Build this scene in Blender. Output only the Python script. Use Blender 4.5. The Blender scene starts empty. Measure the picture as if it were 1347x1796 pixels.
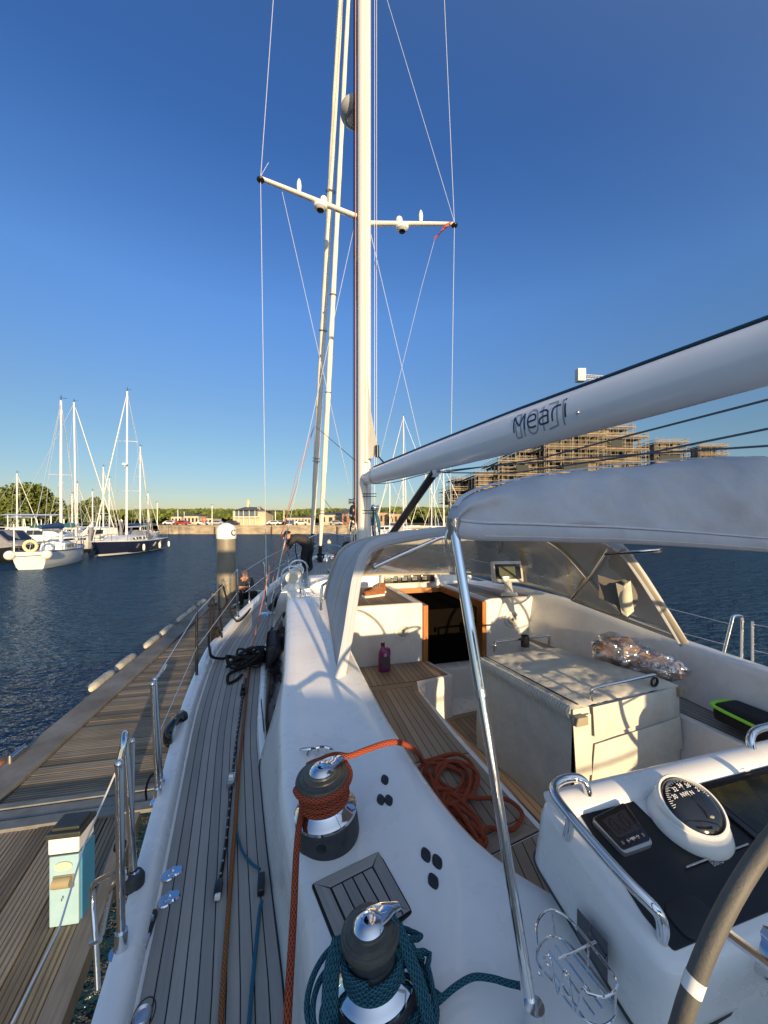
import bpy, bmesh, math, random
from mathutils import Vector, Matrix, noise
random.seed(7)
C = bpy.context.scene
PI = math.pi
H = 2.95                                  # eye height above the water
# ---------------------------------------------------------------- camera
cam_d = bpy.data.cameras.new("camera"); cam = bpy.data.objects.new("camera", cam_d)
C.collection.objects.link(cam); C.camera = cam
cam.location = (0, 0, H); cam.rotation_euler = (PI/2, 0, 0)
cam_d.sensor_fit = 'VERTICAL'; cam_d.sensor_height = 36; cam_d.lens = 36*660/1796
cam_d.shift_y = 20/1796; cam_d.clip_start = .03; cam_d.clip_end = 6000
C.render.resolution_x = 768; C.render.resolution_y = 1024
# ---------------------------------------------------------------- light
SUN_AZ = math.radians(23); SUN_EL = math.radians(7)
S = Vector((math.sin(SUN_AZ)*math.cos(SUN_EL), -math.cos(SUN_AZ)*math.cos(SUN_EL), math.sin(SUN_EL)))
w = bpy.data.worlds.new("World"); C.world = w; w.use_nodes = True
nt = w.node_tree; bg = nt.nodes['Background']
sky = nt.nodes.new('ShaderNodeTexSky'); sky.sky_type = 'NISHITA'; sky.sun_disc = False
sky.sun_elevation = SUN_EL; sky.sun_rotation = math.atan2(S.x, S.y)
sky.air_density = 1.0; sky.dust_density = 0.25; sky.ozone_density = 3.6; sky.altitude = 0
hs = nt.nodes.new('ShaderNodeHueSaturation'); hs.inputs['Saturation'].default_value = 1.06; hs.inputs['Hue'].default_value = .508
nt.links.new(sky.outputs[0], hs.inputs['Color'])
_tc = nt.nodes.new('ShaderNodeTexCoord'); _sp = nt.nodes.new('ShaderNodeSeparateXYZ'); nt.links.new(_tc.outputs['Generated'], _sp.inputs[0])
_rp = nt.nodes.new('ShaderNodeValToRGB'); nt.links.new(_sp.outputs[2], _rp.inputs[0])      # clear-air gradient of the sky by height
_st = [(0, (.74, .56, .54)), (.075, (.77, .60, .56)), (.186, (.90, .70, .58)), (.277, (1, .77, .67)), (.48, (1.08, .97, .97)), (.70, (.72, .76, .88)), (1, (.75, .8, .9))]
_el = _rp.color_ramp.elements; _el[0].position = 0; _el[0].color = (*_st[0][1], 1); _el[1].position = 1; _el[1].color = (*_st[-1][1], 1)
for _p, _c in _st[1:-1]: _e = _el.new(_p); _e.color = (*_c, 1)
_mu = nt.nodes.new('ShaderNodeMix'); _mu.data_type = 'RGBA'; _mu.blend_type = 'MULTIPLY'; _mu.inputs[0].default_value = 1; nt.links.new(hs.outputs[0], _mu.inputs[6]); nt.links.new(_rp.outputs[0], _mu.inputs[7])
_dp = nt.nodes.new('ShaderNodeVectorMath'); _dp.operation = 'DOT_PRODUCT'; nt.links.new(_tc.outputs['Generated'], _dp.inputs[0]); _g = (S*Vector((1, 1, 0))*.72+Vector((0, 0, .7))).normalized(); _dp.inputs[1].default_value = _g
_mx = nt.nodes.new('ShaderNodeMath'); _mx.operation = 'MAXIMUM'; _mx.inputs[1].default_value = 0; nt.links.new(_dp.outputs['Value'], _mx.inputs[0])
_pw = nt.nodes.new('ShaderNodeMath'); _pw.operation = 'POWER'; _pw.inputs[1].default_value = 2.2; nt.links.new(_mx.outputs[0], _pw.inputs[0])
_vs = nt.nodes.new('ShaderNodeVectorMath'); _vs.operation = 'SCALE'; _vs.inputs[0].default_value = (1.85, 2.1, 2.1); nt.links.new(_pw.outputs[0], _vs.inputs['Scale'])   # bright hazy half of the sky round the low sun
_ad = nt.nodes.new('ShaderNodeVectorMath'); _ad.operation = 'ADD'; nt.links.new(_mu.outputs[2], _ad.inputs[0]); nt.links.new(_vs.outputs[0], _ad.inputs[1]); nt.links.new(_ad.outputs[0], bg.inputs[0]); bg.inputs[1].default_value = 0.15
sl = bpy.data.lights.new("sun", 'SUN'); so = bpy.data.objects.new("sun", sl); C.collection.objects.link(so)
sl.energy = 3.8; sl.angle = math.radians(.6); sl.color = (1, .74, .43)
so.rotation_euler = (-S).to_track_quat('-Z', 'Y').to_euler()
C.view_settings.view_transform = 'Standard'; C.view_settings.look = 'None'
C.view_settings.gamma = 1; C.view_settings.exposure = 0.95
C.render.engine = 'CYCLES'
# ---------------------------------------------------------------- frames of reference
TH = math.radians(16)
FW = Vector((-math.sin(TH), math.cos(TH), 0)); RT = Vector((math.cos(TH), math.sin(TH), 0)); UP = Vector((0, 0, 1))
def B(s, a, h): return RT*s + FW*a + Vector((0, 0, H+h))     # boat frame: starboard, ahead, height from eye
def ray(x, y): return Vector(((x-673.5)/660, 1, -(y-918)/660))
def P(x, y, h):
    r = ray(x, y); t = h/r.z; return r*t + Vector((0, 0, H))
def D(x, y, Y): return ray(x, y)*Y + Vector((0, 0, H))
def PL(x, y, o, n):
    r = ray(x, y); c = Vector((0, 0, H)); t = (o-c).dot(n)/r.dot(n); return c + r*t
def W(x, y, z): return Vector((x, y, z))
def lerp(a, b, t): return a + (b-a)*t
def interp(tab, x):
    if x <= tab[0][0]: return tab[0][1]
    for (a, va), (b, vb) in zip(tab, tab[1:]):
        if x <= b: 
            t = (x-a)/(b-a); return va + (vb-va)*t
    return tab[-1][1]
def sm(tab, x, d=.25): return (interp(tab, x-d)+interp(tab, x)*2+interp(tab, x+d))/4
def cr(pts, n=6, closed=False):
    pts = [Vector(p) for p in pts]; out = []; N = len(pts)
    segs = N if closed else N-1
    for i in range(segs):
        if closed: p0, p1, p2, p3 = pts[i-1], pts[i], pts[(i+1) % N], pts[(i+2) % N]
        else:
            p1, p2 = pts[i], pts[i+1]
            p0 = pts[i-1] if i else p1*2-p2; p3 = pts[i+2] if i+2 < N else p2*2-p1
        for k in range(n):
            t = k/n; t2 = t*t; t3 = t2*t
            out.append(.5*((2*p1)+(p2-p0)*t+(2*p0-5*p1+4*p2-p3)*t2+(3*p1-p0-3*p2+p3)*t3))
    if not closed: out.append(pts[-1])
    return out
def resample(pts, n):
    L = [0]
    for a, b in zip(pts, pts[1:]): L.append(L[-1]+(b-a).length)
    out = []; j = 0
    for i in range(n):
        d = L[-1]*i/(n-1)
        while j < len(L)-2 and L[j+1] < d: j += 1
        seg = L[j+1]-L[j]; out.append(pts[j].lerp(pts[j+1], (d-L[j])/seg if seg > 1e-9 else 0))
    return out
# ---------------------------------------------------------------- mesh builder
class MB:
    def __init__(s): s.v = []; s.f = []; s.uv = []; s.mi = []; s.m = 0
    def face(s, idx, uv=None): s.f.append(tuple(idx)); s.uv.append(uv); s.mi.append(s.m)
    def add(s, verts, faces, uvs=None):
        o = len(s.v); s.v += [Vector(p) for p in verts]
        for i, f in enumerate(faces): s.face([o+k for k in f], uvs[i] if uvs else None)
        return s
    def grid(s, rows, cu=False, cv=False, us=1, vs=1, uo=0, vo=0):
        n = len(rows); m = len(rows[0]); o = len(s.v)
        for r in rows: s.v += [Vector(p) for p in r]
        for i in range(n if cu else n-1):
            for j in range(m if cv else m-1):
                i2 = (i+1) % n; j2 = (j+1) % m
                a, b = i/(n-1 if not cu else n), (i+1)/(n-1 if not cu else n); c, d = j/(m-1 if not cv else m), (j+1)/(m-1 if not cv else m)
                a = a*us+uo; b = b*us+uo; c = c*vs+vo; d = d*vs+vo
                s.face((o+i*m+j, o+i*m+j2, o+i2*m+j2, o+i2*m+j), ((a, c), (a, d), (b, d), (b, c)))
        return s
    def tube(s, pts, r, n=8, caps=True, closed=False, flat=None):
        pts = [Vector(p) for p in pts]; N = len(pts)
        R = list(r) if isinstance(r, list) else [r]*N
        if len(R) != N:
            q = [x if isinstance(x, tuple) else (x, x) for x in R]; R = []
            for i in range(N):
                f = i/(N-1)*(len(q)-1); k = min(int(f), len(q)-2); f -= k; R.append((lerp(q[k][0], q[k+1][0], f), lerp(q[k][1], q[k+1][1], f)))
        o = len(s.v); T = []
        for i in range(N):
            if closed: t = pts[(i+1) % N]-pts[i-1]
            else: t = pts[min(i+1, N-1)]-pts[max(i-1, 0)]
            T.append(t.normalized() if t.length > 1e-9 else Vector((0, 0, 1)))
        u = T[0].orthogonal().normalized()
        if flat is not None:
            u = (flat - T[0]*flat.dot(T[0])).normalized()
        L = 0
        Ls = []
        for i in range(N):
            if i: L += (pts[i]-pts[i-1]).length
            Ls.append(L)
            u = (u-T[i]*u.dot(T[i])); u = u.normalized() if u.length > 1e-6 else T[i].orthogonal().normalized()
            v = T[i].cross(u)
            ra, rb = R[i] if isinstance(R[i], tuple) else (R[i], R[i])
            for k in range(n):
                a = 2*PI*k/n; s.v.append(pts[i]+u*(math.cos(a)*ra)+v*(math.sin(a)*rb))
        for i in range(N if closed else N-1):
            i2 = (i+1) % N; la = Ls[i]; lb = Ls[i2] if i2 else Ls[i]+(pts[0]-pts[-1]).length
            for k in range(n):
                k2 = (k+1) % n
                s.face((o+i*n+k, o+i*n+k2, o+i2*n+k2, o+i2*n+k), ((la, k/n), (la, (k+1)/n), (lb, (k+1)/n), (lb, k/n)))
        if caps and not closed:
            s.face([o+k for k in range(n)][::-1]); s.face([o+(N-1)*n+k for k in range(n)])
        return s
    def box(s, c, size, ax=None, ang=0):
        if ax is None:
            ca, sa = math.cos(ang), math.sin(ang); ax = (Vector((ca, sa, 0)), Vector((-sa, ca, 0)), UP)
        x, y, z = ax[0]*size[0]/2, ax[1]*size[1]/2, ax[2]*size[2]/2; c = Vector(c)
        vs = [c-x-y-z, c+x-y-z, c+x+y-z, c-x+y-z, c-x-y+z, c+x-y+z, c+x+y+z, c-x+y+z]
        s.add(vs, [(0, 3, 2, 1), (4, 5, 6, 7), (0, 1, 5, 4), (1, 2, 6, 5), (2, 3, 7, 6), (3, 0, 4, 7)]); return s
    def prism(s, poly, off):
        poly = [Vector(p) for p in poly]; off = Vector(off); n = len(poly); o = len(s.v)
        s.v += poly+[p+off for p in poly]
        s.face([o+i for i in range(n)][::-1]); s.face([o+n+i for i in range(n)])
        for i in range(n):
            j = (i+1) % n; s.face((o+i, o+j, o+n+j, o+n+i))
        return s
    def poly(s, pts, uvs=None):
        o = len(s.v); s.v += [Vector(p) for p in pts]; s.face(range(o, o+len(pts)), uvs); return s
    def lathe(s, prof, c, ax=UP, n=24, sweep=None):
        ax = Vector(ax).normalized(); u = ax.orthogonal().normalized(); v = ax.cross(u); c = Vector(c)
        rows = []
        for r, z in prof:
            rows.append([c+ax*z+(u*math.cos(2*PI*k/n)+v*math.sin(2*PI*k/n))*max(r, 1e-4) for k in range(n)])
        s.grid(rows, cv=True, us=1, vs=6); return s
    def sphere(s, c, r, n=12, m=8, sc=(1, 1, 1)):
        rows = []
        for i in range(m+1):
            th = PI*i/m
            rows.append([Vector(c)+Vector((math.sin(th)*math.cos(2*PI*k/n)*r*sc[0], math.sin(th)*math.sin(2*PI*k/n)*r*sc[1], math.cos(th)*r*sc[2])) for k in range(n)])
        s.grid(rows, cv=True); return s
    def build(s, name, mats, parent=None, smooth=True, bevel=0, seg=2, sub=0, angle=38, merge=True, **tags):
        off = Vector((0, 0, 0))
        if parent is not None:
            off = parent.get('_o') and Vector(parent['_o']) or Vector((0, 0, 0))
        me = bpy.data.meshes.new(name)
        me.from_pydata([p-off for p in s.v], [], s.f)
        if any(u is not None for u in s.uv):
            ul = me.uv_layers.new(name='UVMap'); k = 0
            for p, u in zip(me.polygons, s.uv):
                for q in range(p.loop_total):
                    ul.data[p.loop_start+q].uv = u[q] if u else (0, 0)
        if not isinstance(mats, (list, tuple)): mats = [mats]
        for m in mats: me.materials.append(m)
        me.polygons.foreach_set('material_index', s.mi)
        bm = bmesh.new(); bm.from_mesh(me)
        if merge: bmesh.ops.remove_doubles(bm, verts=bm.verts, dist=2e-5)
        bmesh.ops.recalc_face_normals(bm, faces=bm.faces)
        if bevel:
            es = [e for e in bm.edges if len(e.link_faces) == 2 and e.calc_face_angle(0) > math.radians(30)]
            bmesh.ops.bevel(bm, geom=es, offset=bevel, segments=seg, affect='EDGES', profile=.6, clamp_overlap=True)
        bm.to_mesh(me); bm.free()
        if smooth:
            me.polygons.foreach_set('use_smooth', [True]*len(me.polygons))
            me.set_sharp_from_angle(angle=math.radians(angle))
        o = bpy.data.objects.new(name, me); C.collection.objects.link(o)
        if parent is not None: o.parent = parent; o['_o'] = list(off)
        if sub:
            md = o.modifiers.new('sub', 'SUBSURF'); md.levels = sub; md.render_levels = sub
        for k, val in tags.items(): o[k] = val
        return o
def thing(name, loc, label, cat, group=None):
    o = bpy.data.objects.new(name, None); C.collection.objects.link(o); o.location = loc; o['_o'] = list(loc)
    o.empty_display_size = .2; o['label'] = label; o['category'] = cat
    if group: o['group'] = group
    return o
def tag(o, label, cat, group=None):
    o['label'] = label; o['category'] = cat
    if group: o['group'] = group
    return o
def struct(o): o['kind'] = 'structure'; return o
# ---------------------------------------------------------------- materials
MATS = {}
def M(name, col, rough=.5, metal=0., var=.0, vs=6., bump=0., bs=80., coat=0., co='Object', rv=0., stretch=None, spec=.5, tint=None, trans=0.):
    if name in MATS: return MATS[name]
    m = bpy.data.materials.new(name); m.use_nodes = True; t = m.node_tree; p = t.nodes['Principled BSDF']
    p.inputs['Base Color'].default_value = (*col, 1); p.inputs['Roughness'].default_value = rough; p.inputs['Metallic'].default_value = metal
    p.inputs['Coat Weight'].default_value = coat; p.inputs['Coat Roughness'].default_value = .08; p.inputs['Specular IOR Level'].default_value = spec
    p.inputs['Transmission Weight'].default_value = trans
    tc = t.nodes.new('ShaderNodeTexCoord'); mp = t.nodes.new('ShaderNodeMapping'); t.links.new(tc.outputs[co], mp.inputs[0])
    if stretch: mp.inputs['Scale'].default_value = stretch
    if var or rv:
        n = t.nodes.new('ShaderNodeTexNoise'); n.inputs['Scale'].default_value = vs; n.inputs['Detail'].default_value = 8; n.inputs['Roughness'].default_value = .62
        t.links.new(mp.outputs[0], n.inputs['Vector'])
        if var:
            r = t.nodes.new('ShaderNodeValToRGB'); t.links.new(n.outputs[0], r.inputs[0])
            c2 = tint or tuple(c*(1-var) for c in col); c3 = tuple(min(1, c*(1+var*.6)) for c in col)
            r.color_ramp.elements[0].position = .3; r.color_ramp.elements[0].color = (*c2, 1)
            r.color_ramp.elements[1].position = .7; r.color_ramp.elements[1].color = (*c3, 1)
            t.links.new(r.outputs[0], p.inputs['Base Color'])
        if rv:
            q = t.nodes.new('ShaderNodeMapRange'); q.inputs['To Min'].default_value = max(0, rough-rv); q.inputs['To Max'].default_value = rough+rv
            q.inputs['From Min'].default_value = .3; q.inputs['From Max'].default_value = .7
            t.links.new(n.outputs[0], q.inputs[0]); t.links.new(q.outputs[0], p.inputs['Roughness'])
    if bump:
        n2 = t.nodes.new('ShaderNodeTexNoise'); n2.inputs['Scale'].default_value = bs; n2.inputs['Detail'].default_value = 4
        b = t.nodes.new('ShaderNodeBump'); b.inputs['Strength'].default_value = 1; b.inputs['Distance'].default_value = bump
        t.links.new(mp.outputs[0], n2.inputs['Vector']); t.links.new(n2.outputs[0], b.inputs['Height']); t.links.new(b.outputs[0], p.inputs['Normal'])
    MATS[name] = m; return m
def wood(name, ca, cb, cc, rough=.75, gu=2.0, gv=60., blot=.25, groove=0):
    """UV u = metres along, v = plank number"""
    m = bpy.data.materials.new(name); m.use_nodes = True; t = m.node_tree; p = t.nodes['Principled BSDF']; L = t.links.new
    uv = t.nodes.new('ShaderNodeUVMap'); mp = t.nodes.new('ShaderNodeMapping'); L(uv.outputs[0], mp.inputs[0]); mp.inputs['Scale'].default_value = (gu, gv, 1)
    n = t.nodes.new('ShaderNodeTexNoise'); n.inputs['Scale'].default_value = 1; n.inputs['Detail'].default_value = 7; n.inputs['Roughness'].default_value = .7; L(mp.outputs[0], n.inputs['Vector'])
    sp = t.nodes.new('ShaderNodeSeparateXYZ'); L(uv.outputs[0], sp.inputs[0])
    fl = t.nodes.new('ShaderNodeMath'); fl.operation = 'FLOOR'; L(sp.outputs[1], fl.inputs[0])
    wn = t.nodes.new('ShaderNodeTexWhiteNoise'); wn.noise_dimensions = '1D'; L(fl.outputs[0], wn.inputs['W'])
    tc = t.nodes.new('ShaderNodeTexCoord'); n2 = t.nodes.new('ShaderNodeTexNoise'); n2.inputs['Scale'].default_value = 2.2; n2.inputs['Detail'].default_value = 5; L(tc.outputs['Object'], n2.inputs['Vector'])
    a = t.nodes.new('ShaderNodeMath'); a.operation = 'MULTIPLY_ADD'; L(wn.outputs[0], a.inputs[0]); a.inputs[1].default_value = blot
    L(n.outputs[0], a.inputs[2])
    a2 = t.nodes.new('ShaderNodeMath'); a2.operation = 'MULTIPLY_ADD'; L(n2.outputs[0], a2.inputs[0]); a2.inputs[1].default_value = .35; L(a.outputs[0], a2.inputs[2])
    r = t.nodes.new('ShaderNodeValToRGB'); L(a2.outputs[0], r.inputs[0])
    e = r.color_ramp.elements; e[0].position = .5; e[0].color = (*ca, 1); e[1].position = 1.0; e[1].color = (*cc, 1); x = e.new(.74); x.color = (*cb, 1)
    L(r.outputs[0], p.inputs['Base Color']); p.inputs['Roughness'].default_value = rough; p.inputs['Specular IOR Level'].default_value = .35
    if groove:
        g1 = t.nodes.new('ShaderNodeMath'); g1.operation = 'MULTIPLY'; L(sp.outputs[1], g1.inputs[0]); g1.inputs[1].default_value = groove*2*PI
        g2 = t.nodes.new('ShaderNodeMath'); g2.operation = 'COSINE'; L(g1.outputs[0], g2.inputs[0])
        g3 = t.nodes.new('ShaderNodeMapRange'); L(g2.outputs[0], g3.inputs[0]); g3.inputs['From Min'].default_value = .3; g3.inputs['From Max'].default_value = 1; g3.inputs['To Min'].default_value = 1; g3.inputs['To Max'].default_value = .42
        gm = t.nodes.new('ShaderNodeMix'); gm.data_type = 'RGBA'; gm.blend_type = 'MULTIPLY'; gm.inputs[0].default_value = 1; L(r.outputs[0], gm.inputs[6]); L(g3.outputs[0], gm.inputs[7]); L(gm.outputs[2], p.inputs['Base Color'])
        gb = t.nodes.new('ShaderNodeBump'); gb.inputs['Distance'].default_value = .004; L(g3.outputs[0], gb.inputs['Height'])
    b = t.nodes.new('ShaderNodeBump'); b.inputs['Distance'].default_value = .0015; L(n.outputs[0], b.inputs['Height']); L(b.outputs[0], p.inputs['Normal'])
    if groove: L(gb.outputs[0], b.inputs['Normal'])
    MATS[name] = m; return m
def rope_mat(name, col, fleck=None, fu=70, fv=3):
    m = bpy.data.materials.new(name); m.use_nodes = True; t = m.node_tree; p = t.nodes['Principled BSDF']; L = t.links.new
    uv = t.nodes.new('ShaderNodeUVMap'); sp = t.nodes.new('ShaderNodeSeparateXYZ'); L(uv.outputs[0], sp.inputs[0])
    def mth(op, a, b=None):
        k = t.nodes.new('ShaderNodeMath'); k.operation = op
        for i, q in enumerate((a, b)):
            if q is None: continue
            if isinstance(q, (int, float)): k.inputs[i].default_value = q
            else: L(q, k.inputs[i])
        return k.outputs[0]
    u = mth('MULTIPLY', sp.outputs[0], fu*2*PI/3); v = mth('MULTIPLY', sp.outputs[1], 2*PI*fv)
    s1 = mth('SINE', mth('ADD', u, v)); s2 = mth('SINE', mth('SUBTRACT', u, v)); pr = mth('MAXIMUM', s1, s2)
    r = t.nodes.new('ShaderNodeValToRGB'); L(pr, r.inputs[0]); r.color_ramp.elements[0].position = -.0
    r.color_ramp.elements[0].color = (*[c*.62 for c in col], 1); r.color_ramp.elements[1].color = (*(fleck or [min(1, c*1.15) for c in col]), 1)
    r.color_ramp.elements[1].position = .95; x = r.color_ramp.elements.new(.5); x.color = (*col, 1)
    L(r.outputs[0], p.inputs['Base Color']); p.inputs['Roughness'].default_value = .85; p.inputs['Specular IOR Level'].default_value = .2
    b = t.nodes.new('ShaderNodeBump'); b.inputs['Distance'].default_value = .002; L(pr, b.inputs['Height']); L(b.outputs[0], p.inputs['Normal'])
    MATS[name] = m; return m
WHITE = M('gelcoat', (.77, .765, .74), .28, var=.03, vs=4, coat=.4, rv=.08, tint=(.715, .70, .66))
WHITE2 = M('white plastic', (.78, .77, .72), .35, var=.04, vs=8)
NONSKID = M('nonskid', (.66, .66, .64), .6, var=.06, vs=6, bump=.0006, bs=500)
CHROME = M('polished steel', (.72, .72, .72), .07, 1, rv=.03, vs=30)
STEEL = M('dull steel', (.55, .55, .55), .28, 1, var=.15, vs=30)
WIRE = M('rigging wire', (.78, .78, .76), .35, .6)
BLACK = M('black plastic', (.012, .012, .014), .35, var=.3, vs=20)
RUBBER = M('grey rubber', (.045, .05, .055), .6, var=.35, vs=30, bump=.0005, bs=300)
GLOSSB = M('gloss black', (.006, .006, .008), .12, coat=.5, rv=.05, vs=12)
CAULK = M('black caulk', (.012, .012, .013), .6)
ALU = M('white mast paint', (.74, .72, .66), .28, var=.05, vs=3, stretch=(1, 1, .1), coat=.3)
BOOMW = M('boom paint', (.76, .77, .78), .22, var=.04, vs=3, coat=.6, rv=.05)
SAIL = M('sail cloth', (.74, .70, .58), .8, var=.12, vs=5, bump=.004, bs=14, stretch=(1, 1, .3))
CANVAS = M('grey canvas', (.42, .43, .45), .7, var=.16, vs=4, bump=.03, bs=4.5)
CANVAS2 = M('grey canvas hood', (.42, .43, .44), .8, var=.14, vs=3.5, bump=.015, bs=5)
COVER = M('table cover cloth', (.60, .57, .49), .85, var=.14, vs=6, bump=.022, bs=5)
TEAKG = wood('weathered teak', (.17, .162, .155), (.28, .27, .25), (.41, .385, .34), .65, 3, 50, .18)
TEAKB = wood('cockpit teak', (.17, .125, .088), (.27, .205, .15), (.38, .30, .23), .6, 3, 50, .25)
VARN = wood('varnished teak', (.25, .09, .025), (.40, .16, .05), (.5, .22, .08), .3, 3, 30, .2)
DOCK = wood('dock boards', (.085, .066, .046), (.18, .145, .10), (.34, .28, .20), .85, 1.6, 9, .26, groove=4)
ORANGE = rope_mat('orange rope', (.34, .060, .028), (.46, .11, .055), 190, 7)
TEAL = rope_mat('teal rope', (.024, .10, .14), (.045, .16, .21), 230, 6)
BROWNR = rope_mat('brown rope', (.30, .11, .035), (.36, .15, .06), 190, 6)
BLACKR = rope_mat('black rope', (.02, .018, .018), (.03, .026, .024), 150, 5)
WHITER = rope_mat('white rope', (.6, .56, .45), (.72, .68, .6))
BLUER = rope_mat('blue rope', (.03, .14, .25), (.05, .2, .32), 230, 6)
def vinyl():
    m = bpy.data.materials.new('clear vinyl'); m.use_nodes = True; t = m.node_tree; t.nodes.remove(t.nodes['Principled BSDF']); L = t.links.new
    o = t.nodes['Material Output']; tr = t.nodes.new('ShaderNodeBsdfTransparent'); tr.inputs[0].default_value = (.80, .78, .72, 1)
    g = t.nodes.new('ShaderNodeBsdfGlossy'); g.inputs['Roughness'].default_value = .12; g.inputs[0].default_value = (.9, .9, .9, 1)
    d = t.nodes.new('ShaderNodeBsdfTranslucent'); d.inputs[0].default_value = (.6, .58, .52, 1); df = t.nodes.new('ShaderNodeBsdfDiffuse'); df.inputs[0].default_value = (.66, .62, .54, 1)
    a = t.nodes.new('ShaderNodeMixShader'); a.inputs[0].default_value = .14; L(tr.outputs[0], a.inputs[1]); L(g.outputs[0], a.inputs[2])
    b = t.nodes.new('ShaderNodeMixShader'); L(a.outputs[0], b.inputs[1]); L(df.outputs[0], b.inputs[2])
    n = t.nodes.new('ShaderNodeTexNoise'); n.inputs['Scale'].default_value = 3; n.inputs['Detail'].default_value = 6
    tc = t.nodes.new('ShaderNodeTexCoord'); L(tc.outputs['Object'], n.inputs['Vector'])
    mr = t.nodes.new('ShaderNodeMapRange'); mr.inputs['From Min'].default_value = .3; mr.inputs['From Max'].default_value = .75; mr.inputs['To Min'].default_value = .18; mr.inputs['To Max'].default_value = .50
    L(n.outputs[0], mr.inputs[0]); L(mr.outputs[0], b.inputs[0]); L(b.outputs[0], o.inputs[0])
    bp = t.nodes.new('ShaderNodeBump'); bp.inputs['Distance'].default_value = .02; L(n.outputs[0], bp.inputs['Height']); L(bp.outputs[0], g.inputs['Normal'])
    return m
VINYL = vinyl()
def glass(name, col, rough=.08):
    return M(name, col, rough, coat=.6)
DARKWIN = glass('dark window', (.015, .018, .022))
# ---------------------------------------------------------------- text
def text_geo(s, size, bold=0):
    c = bpy.data.curves.new('lettering', 'FONT'); c.body = s; c.size = size; c.align_x = 'CENTER'; c.align_y = 'CENTER'; c.offset = bold; c.resolution_u = 3
    o = bpy.data.objects.new('lettering', c); C.collection.objects.link(o)
    dg = bpy.context.evaluated_depsgraph_get(); me = bpy.data.meshes.new_from_object(o.evaluated_get(dg))
    vs = [v.co.copy() for v in me.vertices]; fs = [tuple(p.vertices) for p in me.polygons]
    bpy.data.objects.remove(o); bpy.data.curves.remove(c); bpy.data.meshes.remove(me)
    return vs, fs
def put_text(mb, s, size, org, ux, uy, bold=0, off=None, flip=1):
    vs, fs = text_geo(s, size, bold); org = Vector(org)
    if off is None: off = ux.cross(uy).normalized()*.0012
    mb.add([org+ux*(v.x*flip)+uy*v.y+off for v in vs], fs); return mb
# ================================================================ THE SETTING
def water_mat():
    m = bpy.data.materials.new('harbour water'); m.use_nodes = True; t = m.node_tree; p = t.nodes['Principled BSDF']; L = t.links.new
    p.inputs['Base Color'].default_value = (.008, .042, .09, 1); p.inputs['Roughness'].default_value = .10; p.inputs['IOR'].default_value = 1.33
    tc = t.nodes.new('ShaderNodeTexCoord'); prev = None
    for sc, amp, st in ((.5, .5, (1, 1.6, 1)), (2.0, .36, (1, 1.8, 1)), (6.0, .13, (1, 1.5, 1)), (20, .015, (1, 1, 1))):
        mp = t.nodes.new('ShaderNodeMapping'); mp.inputs['Scale'].default_value = st; mp.inputs['Rotation'].default_value = (0, 0, .4); L(tc.outputs['Object'], mp.inputs[0])
        n = t.nodes.new('ShaderNodeTexNoise'); n.inputs['Scale'].default_value = sc; n.inputs['Detail'].default_value = 3; L(mp.outputs[0], n.inputs['Vector'])
        b = t.nodes.new('ShaderNodeBump'); b.inputs['Distance'].default_value = amp; b.inputs['Strength'].default_value = 1; L(n.outputs[0], b.inputs['Height'])
        if prev: L(prev.outputs[0], b.inputs['Normal'])
        prev = b
    t.nodes.remove(p); df = t.nodes.new('ShaderNodeBsdfDiffuse'); df.inputs[0].default_value = (.018, .058, .105, 1); gl = t.nodes.new('ShaderNodeBsdfGlossy'); gl.inputs[0].default_value = (.66, .82, 1, 1); gl.inputs['Roughness'].default_value = .12
    L(prev.outputs[0], gl.inputs['Normal']); L(prev.outputs[0], df.inputs['Normal']); fr = t.nodes.new('ShaderNodeFresnel'); fr.inputs[0].default_value = 1.33; L(prev.outputs[0], fr.inputs['Normal'])
    mn = t.nodes.new('ShaderNodeMapRange'); mn.inputs['To Max'].default_value = .76; L(fr.outputs[0], mn.inputs[0]); mx = t.nodes.new('ShaderNodeMixShader'); L(mn.outputs[0], mx.inputs[0]); L(df.outputs[0], mx.inputs[1]); L(gl.outputs[0], mx.inputs[2]); L(mx.outputs[0], t.nodes['Material Output'].inputs[0]); return m
mb = MB(); mb.poly([W(-1500, -300, 0), W(1500, -300, 0), W(1500, 1500, 0), W(-1500, 1500, 0)])
struct(mb.build('water', water_mat(), smooth=False))
GRASS = M('shore grass', (.10, .11, .045), .9, var=.35, vs=.06)
QUAY = M('quay stone', (.36, .30, .21), .9, var=.45, vs=.35, tint=(.16, .13, .09), stretch=(1, 1, 2.5), bump=.05, bs=2)
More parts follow.
